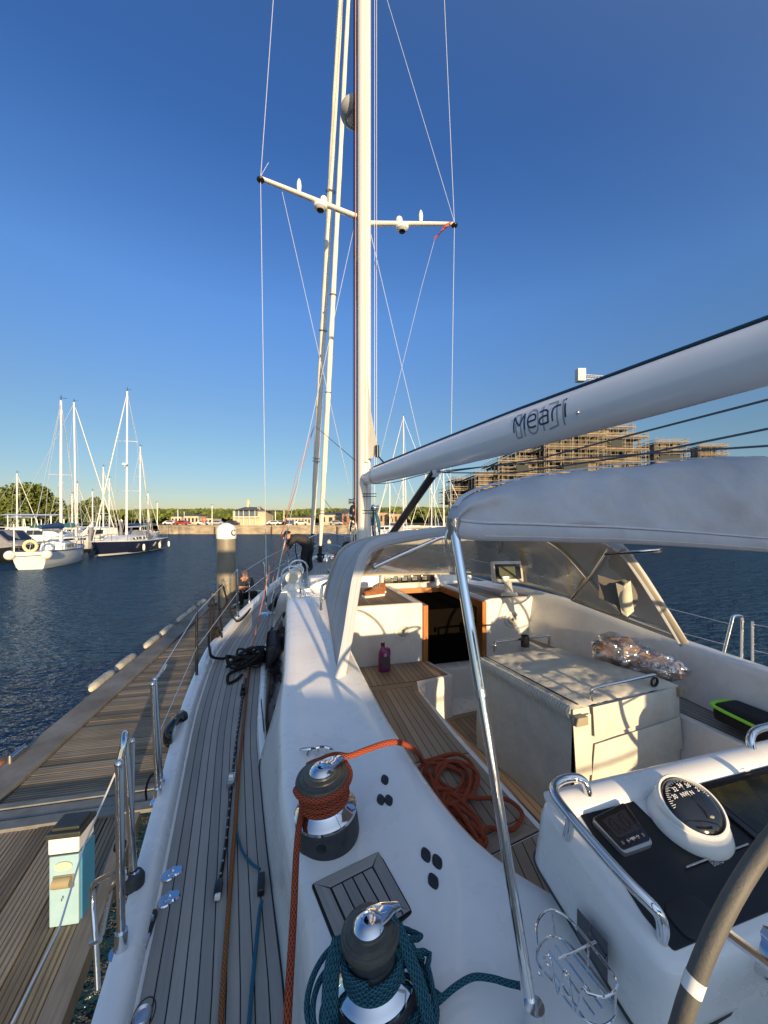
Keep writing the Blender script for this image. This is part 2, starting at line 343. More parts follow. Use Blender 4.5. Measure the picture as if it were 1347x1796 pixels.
# shore land behind the quay
mb = MB()
shore = [(-1500, 160), (-120, 140), (-62, 104), (62, 104), (110, 92), (170, 60), (330, 40), (1500, -80)]
rows = [[W(x, y, 2.3) for x, y in shore], [W(x*1.02, y+40, 2.5) for x, y in shore], [W(x*1.0, y+1500, 9) for x, y in shore]]
mb.grid(rows); struct(mb.build('ground', GRASS, smooth=False))
def quay(pts, label, h=2.32, mt=QUAY):
    mb = MB()
    for (x0, y0), (x1, y1) in zip(pts, pts[1:]):
        n = max(1, int(math.hypot(x1-x0, y1-y0)/4)); rows = []
        for k in range(n+1):
            x = lerp(x0, x1, k/n); y = lerp(y0, y1, k/n)
            rows.append([W(x, y, -2), W(x, y, h-.25), W(x, y-.12, h-.25), W(x, y-.12, h+.1), W(x, y+1.2, h+.1), W(x, y+1.2, -1)])
        mb.grid(rows)
    o = thing('quay_wall', (pts[0][0], pts[0][1], 0), label, 'quay wall'); mb.build('wall', mt, o, smooth=False)
    m2 = MB()
    for (x0, y0), (x1, y1) in zip(pts, pts[1:]):
        n = max(1, int(math.hypot(x1-x0, y1-y0)/14))
        for k in range(n):
            x = lerp(x0, x1, k/n); y = lerp(y0, y1, k/n); m2.box((x, y-.22, .9), (.3, .25, 2.2))
    m2.build('fender_piles', M('wet timber', (.05, .04, .028), .8, var=.3), o, smooth=False)
    return o
quay([(-62, 103.5), (-31, 103.5)], 'sunlit stone quay wall across the harbour left of the piling lettered C')
quay([(-31+.1, 103.5), (-13, 103.5)], 'stone quay wall below the clubhouse with the lantern tower')
quay([(-13+.1, 103.5), (62, 103.5)], 'long sunlit stone quay wall beyond the bow, right of the clubhouse')
# ---------------------------------------------------------------- foliage
def leaf_mat(name, c):
    m = M(name, c, .7, var=.55, vs=1.6, spec=.2); return m
LEAFA = leaf_mat('leaves mid', (.13, .16, .03)); LEAFB = leaf_mat('leaves dark', (.06, .085, .022)); BARK = M('bark', (.09, .065, .045), .9, var=.3)
def leaves(mb, c, r, n, size, sc=(1, 1, 1)):
    for _ in range(n):
        th = random.random()*2*PI; z = random.uniform(-.75, 1); q = math.sqrt(max(0, 1-z*z)); rr = r*(random.random()**.35)
        p = Vector(c)+Vector((q*math.cos(th)*sc[0], q*math.sin(th)*sc[1], z*sc[2]))*rr
        u = Vector((random.gauss(0, 1), random.gauss(0, 1), random.gauss(0, 1))).normalized(); v = u.orthogonal().normalized()*size*random.uniform(.5, 1.2); u = u*size*random.uniform(.6, 1.3)
        mb.m = random.choice((0, 0, 1)); mb.add([p-u, p+v*.6, p+u, p-v*.6], [(0, 1, 2, 3)])
def tree(x, y, z0, h, r, label, group=None, n=26, per=120, size=.45):
    o = thing('tree', (x, y, z0), label, 'tree', group)
    t = MB(); t.tube([W(x, y, z0-.3), W(x+.2, y, z0+h*.3), W(x-.1, y, z0+h*.62)], [h*.035, h*.026, h*.015], 7)
    cr_ = MB()
    for k in range(n):
        a = random.random()*2*PI; q = random.uniform(.1, .8)*r; zz = z0+h*random.uniform(.28, .86)
        sh = 1-abs((zz-z0)/h-.5)*.95
        c = W(x+math.cos(a)*q*sh*1.1, y+math.sin(a)*q*sh, zz)
        if k % 4 == 0: t.tube([W(x, y, z0+h*.3), c], [h*.014, h*.004], 5)
        leaves(cr_, c, r*random.uniform(.28, .42), per, size)
    t.build('trunk', BARK, o); cr_.build('crown', [LEAFA, LEAFB], o, smooth=False, merge=False)
    return o
tree(-88, 92, 1.2, 10.5, 8.2, 'broad round leafy green tree at the far left behind the moored boats', n=34, per=150, size=.5)
tree(-77.5, 99, 1.2, 9.0, 4.4, 'round green tree between the masts of the two white-masted boats and the navy yacht', n=26, per=140, size=.45)
# wooded skyline: one far-off mass of crowns
mb = MB()
def skyline(x): return 13.5 + 3.5*noise.noise((x*.012, 1.3, 0)) + 1.6*noise.noise((x*.05, 7.1, 0))
for i in range(2600):
    x = random.uniform(-330, 420); row = random.random(); y = 300+row*90 if x < 150 else 250+row*90
    top = skyline(x)*(.72+.3*row) if x > -240 else skyline(x)*.8
    r = random.uniform(3.5, 6.5); c = W(x, y, 2+top-r*.7)
    for k in range(16):
        th = random.random()*2*PI; z = random.uniform(-.4, 1); q = math.sqrt(1-z*z)
        p = c+Vector((q*math.cos(th), q*math.sin(th)*.7, z))*r*random.uniform(.7, 1)
        u = Vector((random.gauss(0, 1), random.gauss(0, .4), random.gauss(0, 1))).normalized(); v = u.cross(Vector((.1, -1, .2))).normalized()
        u *= random.uniform(1, 2.2); v *= random.uniform(1, 2.2); mb.m = random.choice((0, 1)); mb.add([p-u, p+v, p+u, p-v], [(0, 1, 2, 3)])
mb.m = 1
xs = list(range(-340, 430, 6))
mb.grid([[W(x, 335 if x < 150 else 300, 1), W(x, 338 if x < 150 else 303, 2+skyline(x)*.78)] for x in xs])
o = mb.build('distant_woodland', [LEAFA, LEAFB], smooth=False, merge=False); o['kind'] = 'stuff'; tag(o, 'low band of dark green woodland along the far skyline', 'woodland')
# ---------------------------------------------------------------- far shore buildings
CREAM = M('cream render', (.55, .47, .33), .85, var=.15, vs=.4); BRICK = M('tan brick', (.42, .30, .18), .9, var=.25, vs=1.2)
ROOFG = M('slate roof', (.10, .10, .11), .7, var=.2, vs=1); WOODC = M('timber boards', (.30, .16, .09), .8, var=.2, vs=1)
def X(px, Y): return (px-673.5)/660*Y
def Z(py, Y): return H-(py-918)/660*Y
def house(px0, px1, py0, Y, label, wall, roof=ROOFG, name='house', z0=2.3, depth=8, nwin=4, gable=.8, rows=1):
    x0, x1 = X(px0, Y), X(px1, Y); zt = Z(py0, Y); o = thing(name, ((x0+x1)/2, Y, z0), label, 'building', 'buildings on the far shore')
    b = MB(); b.box(((x0+x1)/2, Y+depth/2, (z0+zt)/2), (x1-x0, depth, zt-z0)); b.build('wall', wall, o, smooth=False)
    r = MB(); e = .3
    prof = [W(x0-e, Y-e, zt+.004), W(x0-e, Y+depth+e, zt+.004), W(x0-e, Y+depth/2, zt+gable)]; r.prism(prof, (x1-x0+2*e, 0, 0)); r.build('roof', roof, o, smooth=False)
    hh = (zt-z0)/rows
    for rr in range(rows):
        for k in range(nwin):
            ww = (x1-x0)/nwin; cx = x0+ww*(k+.5)
            q = MB(); q.box((cx, Y-.02, z0+hh*(rr+.55)), (ww*.5, .08, hh*.45)); q.build('window', DARKWIN, o, smooth=False)
    return o
house(560, 600, 903, 128, 'low white boathouse between the two furled headsails', CREAM, nwin=3, gable=.9)
house(500, 545, 908, 122, 'long low cream shed on the quay left of the furled headsails', CREAM, nwin=8, gable=.5)
house(600, 622, 901, 120, 'small brown timber shed beside the mast', WOODC, nwin=2, gable=1.5)
house(658, 680, 899, 118, 'tan stone house right of the mast, left of the pair', BRICK, nwin=3, gable=.3)
house(684, 712, 901, 114, 'wide tan stone house right of the mast beside the black boom strut', BRICK, nwin=4, gable=.3)
house(300, 318, 906, 150, 'small cream house above the quay behind the navy yacht', CREAM, nwin=3)
house(322, 348, 905, 150, 'long cream house among the trees above the left quay', CREAM, nwin=4)
house(352, 372, 909, 140, 'low white bungalow left of the lettered piling', CREAM, nwin=3, gable=.4)
# clubhouse with glazed front and lantern tower
o = thing('clubhouse', (X(436, 112), 112, 2.3), 'grey-roofed glazed clubhouse with a lantern tower on the far quay', 'building', 'buildings on the far shore')
Yc = 112; GL = glass('clubhouse glazing', (.08, .12, .14), .1)
b = MB(); b.box((X(437, Yc), Yc+4, (2.3+Z(896, Yc))/2), (X(470, Yc)-X(413, Yc), 8, Z(896, Yc)-2.3)); b.build('wall', CREAM, o, smooth=False)
b = MB(); b.box((X(434, Yc), Yc-.6, Z(901, Yc)), (X(452, Yc)-X(415, Yc), 1.1, 1.3)); b.build('glazed_front', GL, o, smooth=False)
b = MB(); b.box((X(434, Yc), Yc-.8, Z(907, Yc)), (X(455, Yc)-X(412, Yc), 1.8, .22)); b.build('balcony', WHITE2, o, smooth=False)
b = MB(); z0 = Z(895.5, Yc)
for px in (414, 422, 430, 440, 450): b.tube([W(X(px, Yc), Yc-1.4, 2.3), W(X(px, Yc), Yc-1.4, z0)], .09, 6)
b.build('columns', WHITE2, o)
b = MB(); b.add([W(X(413, Yc), Yc-2, z0), W(X(454, Yc), Yc-2, z0), W(X(454, Yc), Yc+8, z0), W(X(413, Yc), Yc+8, z0), W(X(425, Yc), Yc+3, Z(888, Yc)), W(X(452, Yc), Yc+3, Z(889, Yc))], [(0, 1, 2, 3), (0, 1, 5, 4), (1, 2, 5), (2, 3, 4, 5), (3, 0, 4)]); b.build('roof', ROOFG, o, smooth=False)
b = MB(); b.box((X(472, Yc), Yc+2, z0), (X(490, Yc)-X(454, Yc), 6, .3)); b.build('flat_roof', ROOFG, o, smooth=False)
b = MB(); b.box((X(452.5, Yc), Yc+1, Z(903, Yc)), (.9, .9, Z(893, Yc)-2)); b.build('pillar', M('grey block', (.25, .25, .25), .8), o, smooth=False)
b = MB(); b.box((X(429, Yc), Yc+3, Z(886, Yc)), (.7, .7, 1.2)); b.lathe([(.5, 0), (.55, .9), (.5, 1), (.15, 1.5), (0, 1.7)], (X(429, Yc), Yc+3, Z(884, Yc)), n=8); b.build('lantern_tower', CREAM, o)
# cars along the quay
CARP = [M('car paint '+n, c, .25, coat=.5) for n, c in (('white', (.6, .6, .58)), ('silver', (.35, .36, .37)), ('red', (.35, .03, .02)), ('dark', (.03, .03, .04)), ('blue', (.04, .07, .2)))]
TYRE = M('tyre', (.02, .02, .02), .8)
def car(x, y, z, paint, label, L=4.2):
    o = thing('parked_car', (x, y, z), label, 'car', 'cars parked along the far quay')
    prof = [(-L/2, .35), (-L/2, .8), (-L/2+.3, .95), (-L*.22, 1.4), (L*.18, 1.42), (L*.32, .95), (L/2-.1, .8), (L/2, .4)]
    b = MB(); b.prism([W(x+p, y, z+q) for p, q in prof], (0, 1.7, 0)); b.build('body', paint, o, bevel=.08)
    b = MB(); b.prism([W(x-L*.24, y-.01, z+.98), W(x-L*.19, y-.01, z+1.33), W(x+L*.16, y-.01, z+1.35), W(x+L*.27, y-.01, z+.98)], (0, -.01, 0)); b.build('side_window', DARKWIN, o, smooth=False)
    for q in (-.3, .3): b = MB(); b.lathe([(.05, -.04), (.32, -.04), (.32, .2)], W(x+L*q, y, z+.33), (0, 1, 0), 14); b.build('wheel', TYRE, o)
pos = ['white car parked left of the orange life-ring post on the far quay', 'silver car on the far quay just left of the lettered piling', 'red car parked above the left quay wall', 'white van-like car near the navy yacht stern on the quay', 'dark car parked by the left clubhouse wall', 'silver car parked right of the clubhouse', 'white car behind the port shroud wire', 'blue car between the clubhouse and the headsails', 'white car left of the furled headsails', 'silver car right of the furled headsails']
for px, k, lb in zip((352, 374, 318, 290, 405, 490, 466+14, 505, 528, 588), (0, 1, 2, 0, 3, 1, 0, 4, 0, 1), pos): car(X(px, 107.5), 107.5+(px % 3), 2.4, CARP[k], lb)
b = MB()
# life ring post and lamp posts
def lamp(px, pt, Y, label):
    o = thing('lamp_post', (X(px, Y), Y, 2.3), label, 'lamp post', 'lamp posts on the far shore'); b = MB(); b.tube([W(X(px, Y), Y, 2.3), W(X(px, Y), Y, Z(pt, Y))], [.14, .09], 6); b.build('post', WHITE2, o)
    b = MB(); b.box((X(px, Y), Y-.3, Z(pt, Y)+.06), (.3, 1.0, .12)); b.build('lamp_head', STEEL, o, smooth=False)
for px, pt, Y, lb in ((276, 881, 108, 'tall pale lamp post just right of the navy yacht on the far quay'), (312, 893, 110, 'pale post between two cream houses above the left quay'), (323, 897, 118, 'short pale post right of the first cream house'), (372, 886, 108, 'tall post with bushy top left of the lettered piling'), (483, 896, 108, 'thin post just right of the clubhouse flat roof'), (498, 894, 109, 'thin lamp post between the clubhouse and the headsails')):
    lamp(px, pt, Y, lb)
o = thing('life_ring_post', (X(358, 105), 105, 2.3), 'orange life-ring on a short post by the left quay edge', 'life ring'); b = MB(); b.tube([W(X(358, 105), 105, 2.3), W(X(358, 105), 105, 3.6)], .07, 6); b.build('post', WHITE2, o)
b = MB(); b.tube([W(X(358, 105)+math.cos(a)*.5, 104.85, 4.0+math.sin(a)*.5) for a in [k*PI/8 for k in range(16)]], .2, 8, closed=True); b.build('ring', M('life ring orange', (.7, .12, .03), .5), o)
# ---------------------------------------------------------------- building under construction with scaffolding
CONC = M('raw concrete', (.16, .14, .11), .9, var=.3, vs=.3); SCAF = M('scaffold tube', (.17, .145, .10), .5, var=.3, vs=1); INFILL = M('breeze block', (.19, .15, .10), .9, var=.35, vs=.5); BOARD = M('scaffold boards', (.28, .21, .125), .9, var=.3, vs=1)
def block_site(name, label, org, ang, bays, CONC=CONC, INFILL=INFILL):
    """bays: list of (u0,u1,w_depth,z0,z1) in metres along the facade"""
    ux = Vector((math.cos(ang), math.sin(ang), 0)); uy = Vector((-math.sin(ang), math.cos(ang), 0)); O = Vector(org); ax = (ux, uy, UP)
    o = thing(name, org, label, 'building'); FH = 3.0
    rd = random.Random(3)
    for (u0, u1, v0, v1, z0, z1) in bays:
        nf = max(1, round((z1-z0)/FH)); sl = MB(); col = MB(); inf = MB(); drk = MB(); sc = MB(); bd = MB()
        for f in range(nf+1):
            z = z0+f*FH
            sl.box(O+ux*(u0+u1)/2+uy*(v0+v1)/2+UP*z, (u1-u0, v1-v0, .3), ax)
            if f == nf: break
            n = max(1, int((u1-u0)/3))
            for k in range(n+1):
                u = lerp(u0+.3, u1-.3, k/n)
                for v in (v0+.3, (v0+v1)/2, v1-.3): col.box(O+ux*u+uy*v+UP*(z+FH/2), (.35, .35, FH-.3), ax)
                if k < n and rd.random() < .34: inf.box(O+ux*(u+(u1-u0)/n*rd.choice((.3, .5)))+uy*(v0+.45)+UP*(z+FH*.48), ((u1-u0)/n*rd.choice((.4, .55, .7)), .22, FH-.36), ax)
            for v in [q for q in (v0+2, v0+5, v0+8) if q < v1]:
                if rd.random() < .6: inf.box(O+ux*(u0+.4)+uy*v+UP*(z+FH*.48), (.22, 1.8, FH-.36), ax)
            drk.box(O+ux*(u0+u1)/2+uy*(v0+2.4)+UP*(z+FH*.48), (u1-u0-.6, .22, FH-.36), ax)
        top = z0+nf*FH+1.2
        def pt(u, v, z): return O+ux*u+uy*v+UP*z
        for vv, ulist in ((v0-1.2, None), (v0-.3, None)):
            n = max(2, int((u1-u0+2)/1.9))
            for k in range(n+1):
                u = lerp(u0-1, u1+1, k/n); sc.tube([pt(u, vv, z0), pt(u, vv, top+rd.uniform(0, .8))], .042, 4, False)
            for z in [z0+q for q in [f*FH+e for f in range(nf+1) for e in (0, 1.0, 1.9)]]:
                if z < top: sc.tube([pt(u0-1, vv, z), pt(u1+1, vv, z)], .05, 4, False)
        for uu in (u0-1.2, u0-.3, u1+.3):
            n = max(2, int((v1-v0)/2)); 
            for k in range(n+1):
                v = lerp(v0-1, v1, k/n); sc.tube([pt(uu, v, z0), pt(uu, v, top+rd.uniform(0, .8))], .042, 4, False)
            for z in [z0+q for q in [f*FH+e for f in range(nf+1) for e in (0, 1.0, 1.9)]]:
                if z < top: sc.tube([pt(uu, v0-1, z), pt(uu, v1, z)], .05, 4, False)
        net = MB()
        for f in range(nf):
            for k in range(int((u1-u0)/3)):
                if rd.random() < .20: net.box(pt(u0+3*k+1.5, v0-1.28, z0+f*FH+FH*.5), (2.9, .03, FH*rd.choice((.6, .95))), ax)
        if net.v: net.build('debris_netting', M('debris netting', (.035, .04, .035), .9), o, smooth=False)
        for f in range(1, nf+1):
            bd.box(pt((u0+u1)/2, v0-.75, z0+f*FH+.22), (u1-u0+2, .9, .07), ax); bd.box(pt(u0-.75, (v0+v1)/2, z0+f*FH+.24), (.9, v1-v0, .07), ax)
            bd.box(pt((u0+u1)/2, v0-1.22, z0+f*FH+.42), (u1-u0+2, .04, .22), ax)
        for k in range(max(1, nf)):
            if rd.random() < .7:
                z = z0+k*FH; a = rd.uniform(u0, u1-2); sc.tube([pt(a, v0-1.25, z), pt(a+2.6, v0-1.25, z+FH)], .05, 4, False)
        sl.build('floor_slabs', CONC, o, smooth=False); col.build('columns', CONC, o, smooth=False); inf.build('infill_walls', INFILL, o, smooth=False); drk.build('shade_inner_wall', M('inner wall shade', (.06, .052, .042), .95), o, smooth=False)  # near-black inner wall stands for the shade between the floors
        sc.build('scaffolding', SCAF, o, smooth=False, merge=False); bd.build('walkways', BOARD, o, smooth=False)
    return o
# facade roughly facing the sun
YB = 88
block_site('construction_block', 'tall unfinished concrete apartment block wrapped in scaffolding above the boom and grey bimini', (X(850, YB), YB, 2.3), math.radians(4), [
    (-.5, 4.5, 3, 12, 0, 12), (4.5, 13.5, 1, 12, 0, 15), (9.5, 16, 3, 14, 0, 18), (14.5, 27, -1.5, 12, 0, 21), (27, 38.5, 0, 14, 0, 21), (26.5, 37.5, 3, 12, 21, 24)])
block_site('construction_block', 'low dark unfinished block with scaffolding just right of the starboard shroud', (X(797, 96), 96, 2.3), math.radians(8), [(0, 10, 0, 10, 0, 9), (2, 11, 4, 10, 9, 12)], M('shaded concrete', (.035, .035, .035), .9), M('shaded infill', (.02, .022, .022), .9))  # concrete and infill colours darkened for the shade this block stands in
block_site('construction_block', 'small pinkish framed unfinished upper block right of the tall scaffolded block', (X(1152, 110), 110, 2.3), math.radians(0), [(0, 7.5, 0, 8, 0, 23)])
block_site('construction_block', 'most distant unfinished block at the right above the bimini', (X(1228, 130), 130, 2.3), math.radians(0), [(0, 8, 0, 8, 0, 27)])
# red safety netting frame
# tower crane whose cab and counterweight show over the boom
Yk = 92; o = thing('tower_crane', (X(1072, Yk), Yk+6, 2.3), 'tower crane with a pale counterweight box peeping over the boom', 'crane')
YEL = M('crane paint', (.40, .42, .42), .5, var=.1)
b = MB(); cx, cz = X(1045, Yk), Z(662, Yk)
for dx in (-.7, .7):
    for dy in (-.7, .7): b.tube([W(cx+1+dx, Yk+6+dy, 2.3), W(cx+1+dx, Yk+6+dy, cz-.2)], .09, 4)
for k in range(18):
    z = 2.3+k*(cz-2.6)/18; z2 = z+(cz-2.6)/18
    b.tube([W(cx+.3, Yk+5.3, z), W(cx+1.7, Yk+5.3, z2)], .05, 4); b.tube([W(cx+.3, Yk+6.7, z2), W(cx+1.7, Yk+6.7, z)], .05, 4); b.tube([W(cx+.3, Yk+5.3, z2), W(cx+.3, Yk+6.7, z)], .05, 4)
b.build('tower', YEL, o, smooth=False)
b = MB(); A = W(X(1018, Yk), Yk, Z(660, Yk)); E = W(X(1075, Yk), Yk+3, Z(655, Yk))
for dz in (0, 1.0):
    for dy in (-.5, .5): b.tube([A+W(0, dy, dz-.7), E+W(0, dy, dz-.7)], .1, 4)
for k in range(10):
    p = A.lerp(E, k/10); q = A.lerp(E, (k+1)/10); b.tube([p+W(0, -.5, -.7), q+W(0, -.5, .3)], .06, 4); b.tube([p+W(0, .5, .3), q+W(0, .5, -.7)], .06, 4)
b.tube([W(X(1045, Yk), Yk+3, Z(668, Yk)), W(X(1045, Yk), Yk+3, Z(655, Yk))], .1, 4); b.tube([A, W(X(1045, Yk), Yk+3, Z(655, Yk)), E], .05, 4)
b.build('counter_jib', YEL, o, smooth=False)
b = MB(); b.box(A+W(0, 0, .2), (1.9, 1.6, 3.0)); b.build('counterweight', M('counterweight concrete', (.62, .62, .58), .8, var=.1), o, bevel=.05)
b = MB(); b.box((X(1060, Yk), Yk+4, Z(662, Yk)), (1.6, 1.6, 1.3)); b.build('cab', WHITE2, o, bevel=.08)
# ================================================================ OTHER BOATS
NAVY = M('navy hull', (.012, .016, .04), .12, coat=.8); HWHITE = M('white hull', (.68, .67, .62), .3, coat=.5, var=.06, vs=1); BLUEC = M('blue sail cover', (.015, .07, .17), .8, var=.2, vs=4)
TEALC = M('teal cover', (.02, .11, .13), .8, var=.2, vs=4); GREYC = M('grey spray cover', (.22, .22, .23), .8, var=.2, vs=4); BOOT = M('boot stripe', (.5, .5, .48), .4); BLUES = M('blue stripe', (.02, .04, .16), .3)
FENDW = M('white fender', (.7, .68, .6), .45)
def hull_rows(L, Bm, fb, tr=.75, dz=.25):
    """stations stern to bow; local x ahead, y port, z up"""
    rows = []
    N = 16
    for i in range(N+1):
        t = i/N; x = -L/2+L*t
        b = Bm/2*(tr+(1-tr)*math.sin(min(1, t/.45)*PI/2)) if t < .45 else Bm/2*max(0, 1-((t-.45)/.55)**2.3)
        zz = fb+dz*(t-.4)**2*2
        x2 = x-(.10*L*max(0, t-.8)/.2*0)
        r = []
        for q, fz in ((1.0, 1), (.985, .75), (.93, .4), (.8, .08), (.62, -.12), (0.0, -.4)): r.append(Vector((x-(1-fz)*.09*L*max(0, (t-.6)/.4)**2 + (1-fz)*.03*L*max(0, (.15-t)/.15), b*q, zz*fz if fz > 0 else fz*1.0)))
        rows.append(r)
    return rows
def sailboat(px, Y, yaw, L, label, hull=None, mast=None, mast_x=.08, cover=None, genoa=True, fb=1.05, lean=0, group='moored sailing boats', detail=2, loc=None, hood=None, spreads=2, stripe=None):
    hull = hull or HWHITE; x = X(px, Y); loc = Vector(loc) if loc else Vector((x, Y, 0)); mast = mast or L*1.35; Bm = L*.31
    o = thing('sailing_boat', loc, label, 'sailing boat', group); ca, sa = math.cos(yaw), math.sin(yaw)
    def T(p): p = Vector(p); return loc+Vector((p.x*ca-p.y*sa, p.x*sa+p.y*ca, p.z))
    R = hull_rows(L, Bm, fb)
    b = MB(); full = [[T(p) for p in r]+[T((p.x, -p.y, p.z)) for p in r[::-1][1:]] for r in R]
    b.grid(full); b.poly([full[0][i] for i in range(len(full[0]))]); b.build('hull', hull, o, angle=50)
    b = MB(); b.grid([[T((r[0].x, r[0].y*q*.985, r[0].z-.05+.06*(1-q*q))) for q in (1, .5, 0, -.5, -1)] for r in R]); b.build('deck', WHITE2, o)
    b = MB()
    for s in (1, -1): b.tube([T((r[0].x, r[0].y*s, r[0].z+.03)) for r in R], .045, 5)
    b.build('toe_rail', WHITE2 if not stripe else stripe, o)
    b = MB()
    b.grid([[T((r[2].x+.0, s*(r[3].y+.02), .12)), T((r[2].x, s*(r[3].y+.06+.02), .28))] for r in R for s in (1,)] ); b.grid([[T((r[2].x, -(r[3].y+.02), .12)), T((r[2].x, -(r[3].y+.08), .28))] for r in R])
    b.build('boot_stripe', BOOT, o)
    # coachroof
    b = MB(); rows = []
    for t, hh, ww in ((-.12, .0, .62), (-.10, .52, .6), (.1, .5, .55), (.22, .36, .42), (.30, .0, .30)):
        zz = fb+.02; rows.append([T((L*t, Bm/2*ww*1.08, zz)), T((L*t, Bm/2*ww, zz+hh*.9)), T((L*t, 0, zz+hh*1.1+.03)), T((L*t, -Bm/2*ww, zz+hh*.9)), T((L*t, -Bm/2*ww*1.08, zz))])
    b.grid(rows); b.build('cabin', WHITE2, o, angle=30)
    for s in (1, -1):
        for t0, t1 in ((-.07, .02), (.05, .12)):
            b = MB(); b.poly([T((L*t0, s*(Bm/2*.6*1.06+.02), fb+.17)), T((L*t1, s*(Bm/2*.57*1.06+.02), fb+.17)), T((L*t1, s*(Bm/2*.57*1.03+.02), fb+.38)), T((L*t0, s*(Bm/2*.6*1.03+.02), fb+.38))]); b.build('window', DARKWIN, o, smooth=False)
    mx = L*mast_x; mz = fb+.5
    b = MB(); b.tube([T((mx, 0, fb)), T((mx-lean, 0, mast))], [.10, .075], 8); b.build('mast', ALU, o)
    b = MB(); b.tube([T((mx-.1, 0, mz+.85)), T((mx-L*.36, 0, mz+.95))], .07, 8)
    bo = b.build('boom', ALU, o)
    if cover:
        b = MB(); b.tube([T((mx-.12+(-L*.36)*k/6, 0, mz+1.03+.12*(1-k/6)+.1)) for k in range(7)], [(.20-.10*k/6, .3-.18*k/6) for k in range(7)], 8); b.build('sail_cover', cover, o)
    if hood:
        b = MB(); rows = []
        for t, hh in ((-.22, .95), (-.14, 1.0), (-.08, .45)):
            rows.append([T((L*t, Bm/2*.62*math.cos(a), fb+.05+hh*math.sin(a)**.7)) for a in [PI*k/8 for k in range(9)]])
        b.grid(rows); b.build('spray_hood', hood, o)
    b = MB(); top = T((mx-lean*.98, 0, mast-.1)); bow = T((L*.48, 0, fb+.15)); st = T((-L*.49, 0, fb+.1))
    b.tube([top, st], .018, 4); 
    for k in range(spreads):
        f = (k+1)/(spreads+1); zz = lerp(fb, mast, f); w_ = Bm*.30*(1-.2*k)
        b.tube([T((mx-lean*f-.1, w_, zz)), T((mx-lean*f, 0, zz)), T((mx-lean*f-.1, -w_, zz))], .035, 5)
    for s in (1, -1):
        b.tube([T((mx-.1, s*Bm*.46, fb))]+[T((mx-lean*(k+1)/(spreads+1)-.1, s*Bm*.30*(1-.2*k), lerp(fb, mast, (k+1)/(spreads+1)))) for k in range(spreads)]+[top], .014, 4)
        b.tube([T((mx-.4, s*Bm*.45, fb)), T((mx, 0, lerp(fb, mast, 1/(spreads+1))))], .014, 4)
    b.build('rigging', WIRE, o)
    b = MB(); b.tube([top, top+UP*.5], .02, 4); b.tube([top+UP*.3+RT*.35, top+UP*.3-RT*.1], .02, 4); b.build('wind_vane', BLACK, o)
    b = MB(); gp = top.lerp(bow, .03)
    if genoa: b.tube([gp.lerp(bow, k/8) for k in range(9)], [.025]+[.04]*5+[.055, .055, .03], 7)
    else: b.tube([top, bow], .02, 5)
    b.build('furled_headsail', SAIL if genoa else WIRE, o)
    # guard rail
    b = MB()
    for s in (1, -1):
        top_ = []
        for i in range(0, 17, 2):
            r = R[i]; p = T((r[0].x, s*r[0].y*.96, r[0].z)); q = p+UP*.6; b.tube([p, q], .018, 4); top_.append(q)
        b.tube(top_, .012, 4); b.tube([q-UP*.3 for q in top_], .01, 4)
    p0 = T((-L*.49, R[0][0].y*.9, fb+.6)); p1 = T((-L*.49, -R[0][0].y*.9, fb+.6)); b.tube([p0, p1], .02, 4)
    b.build('guard_rail', STEEL, o)
    return o, T
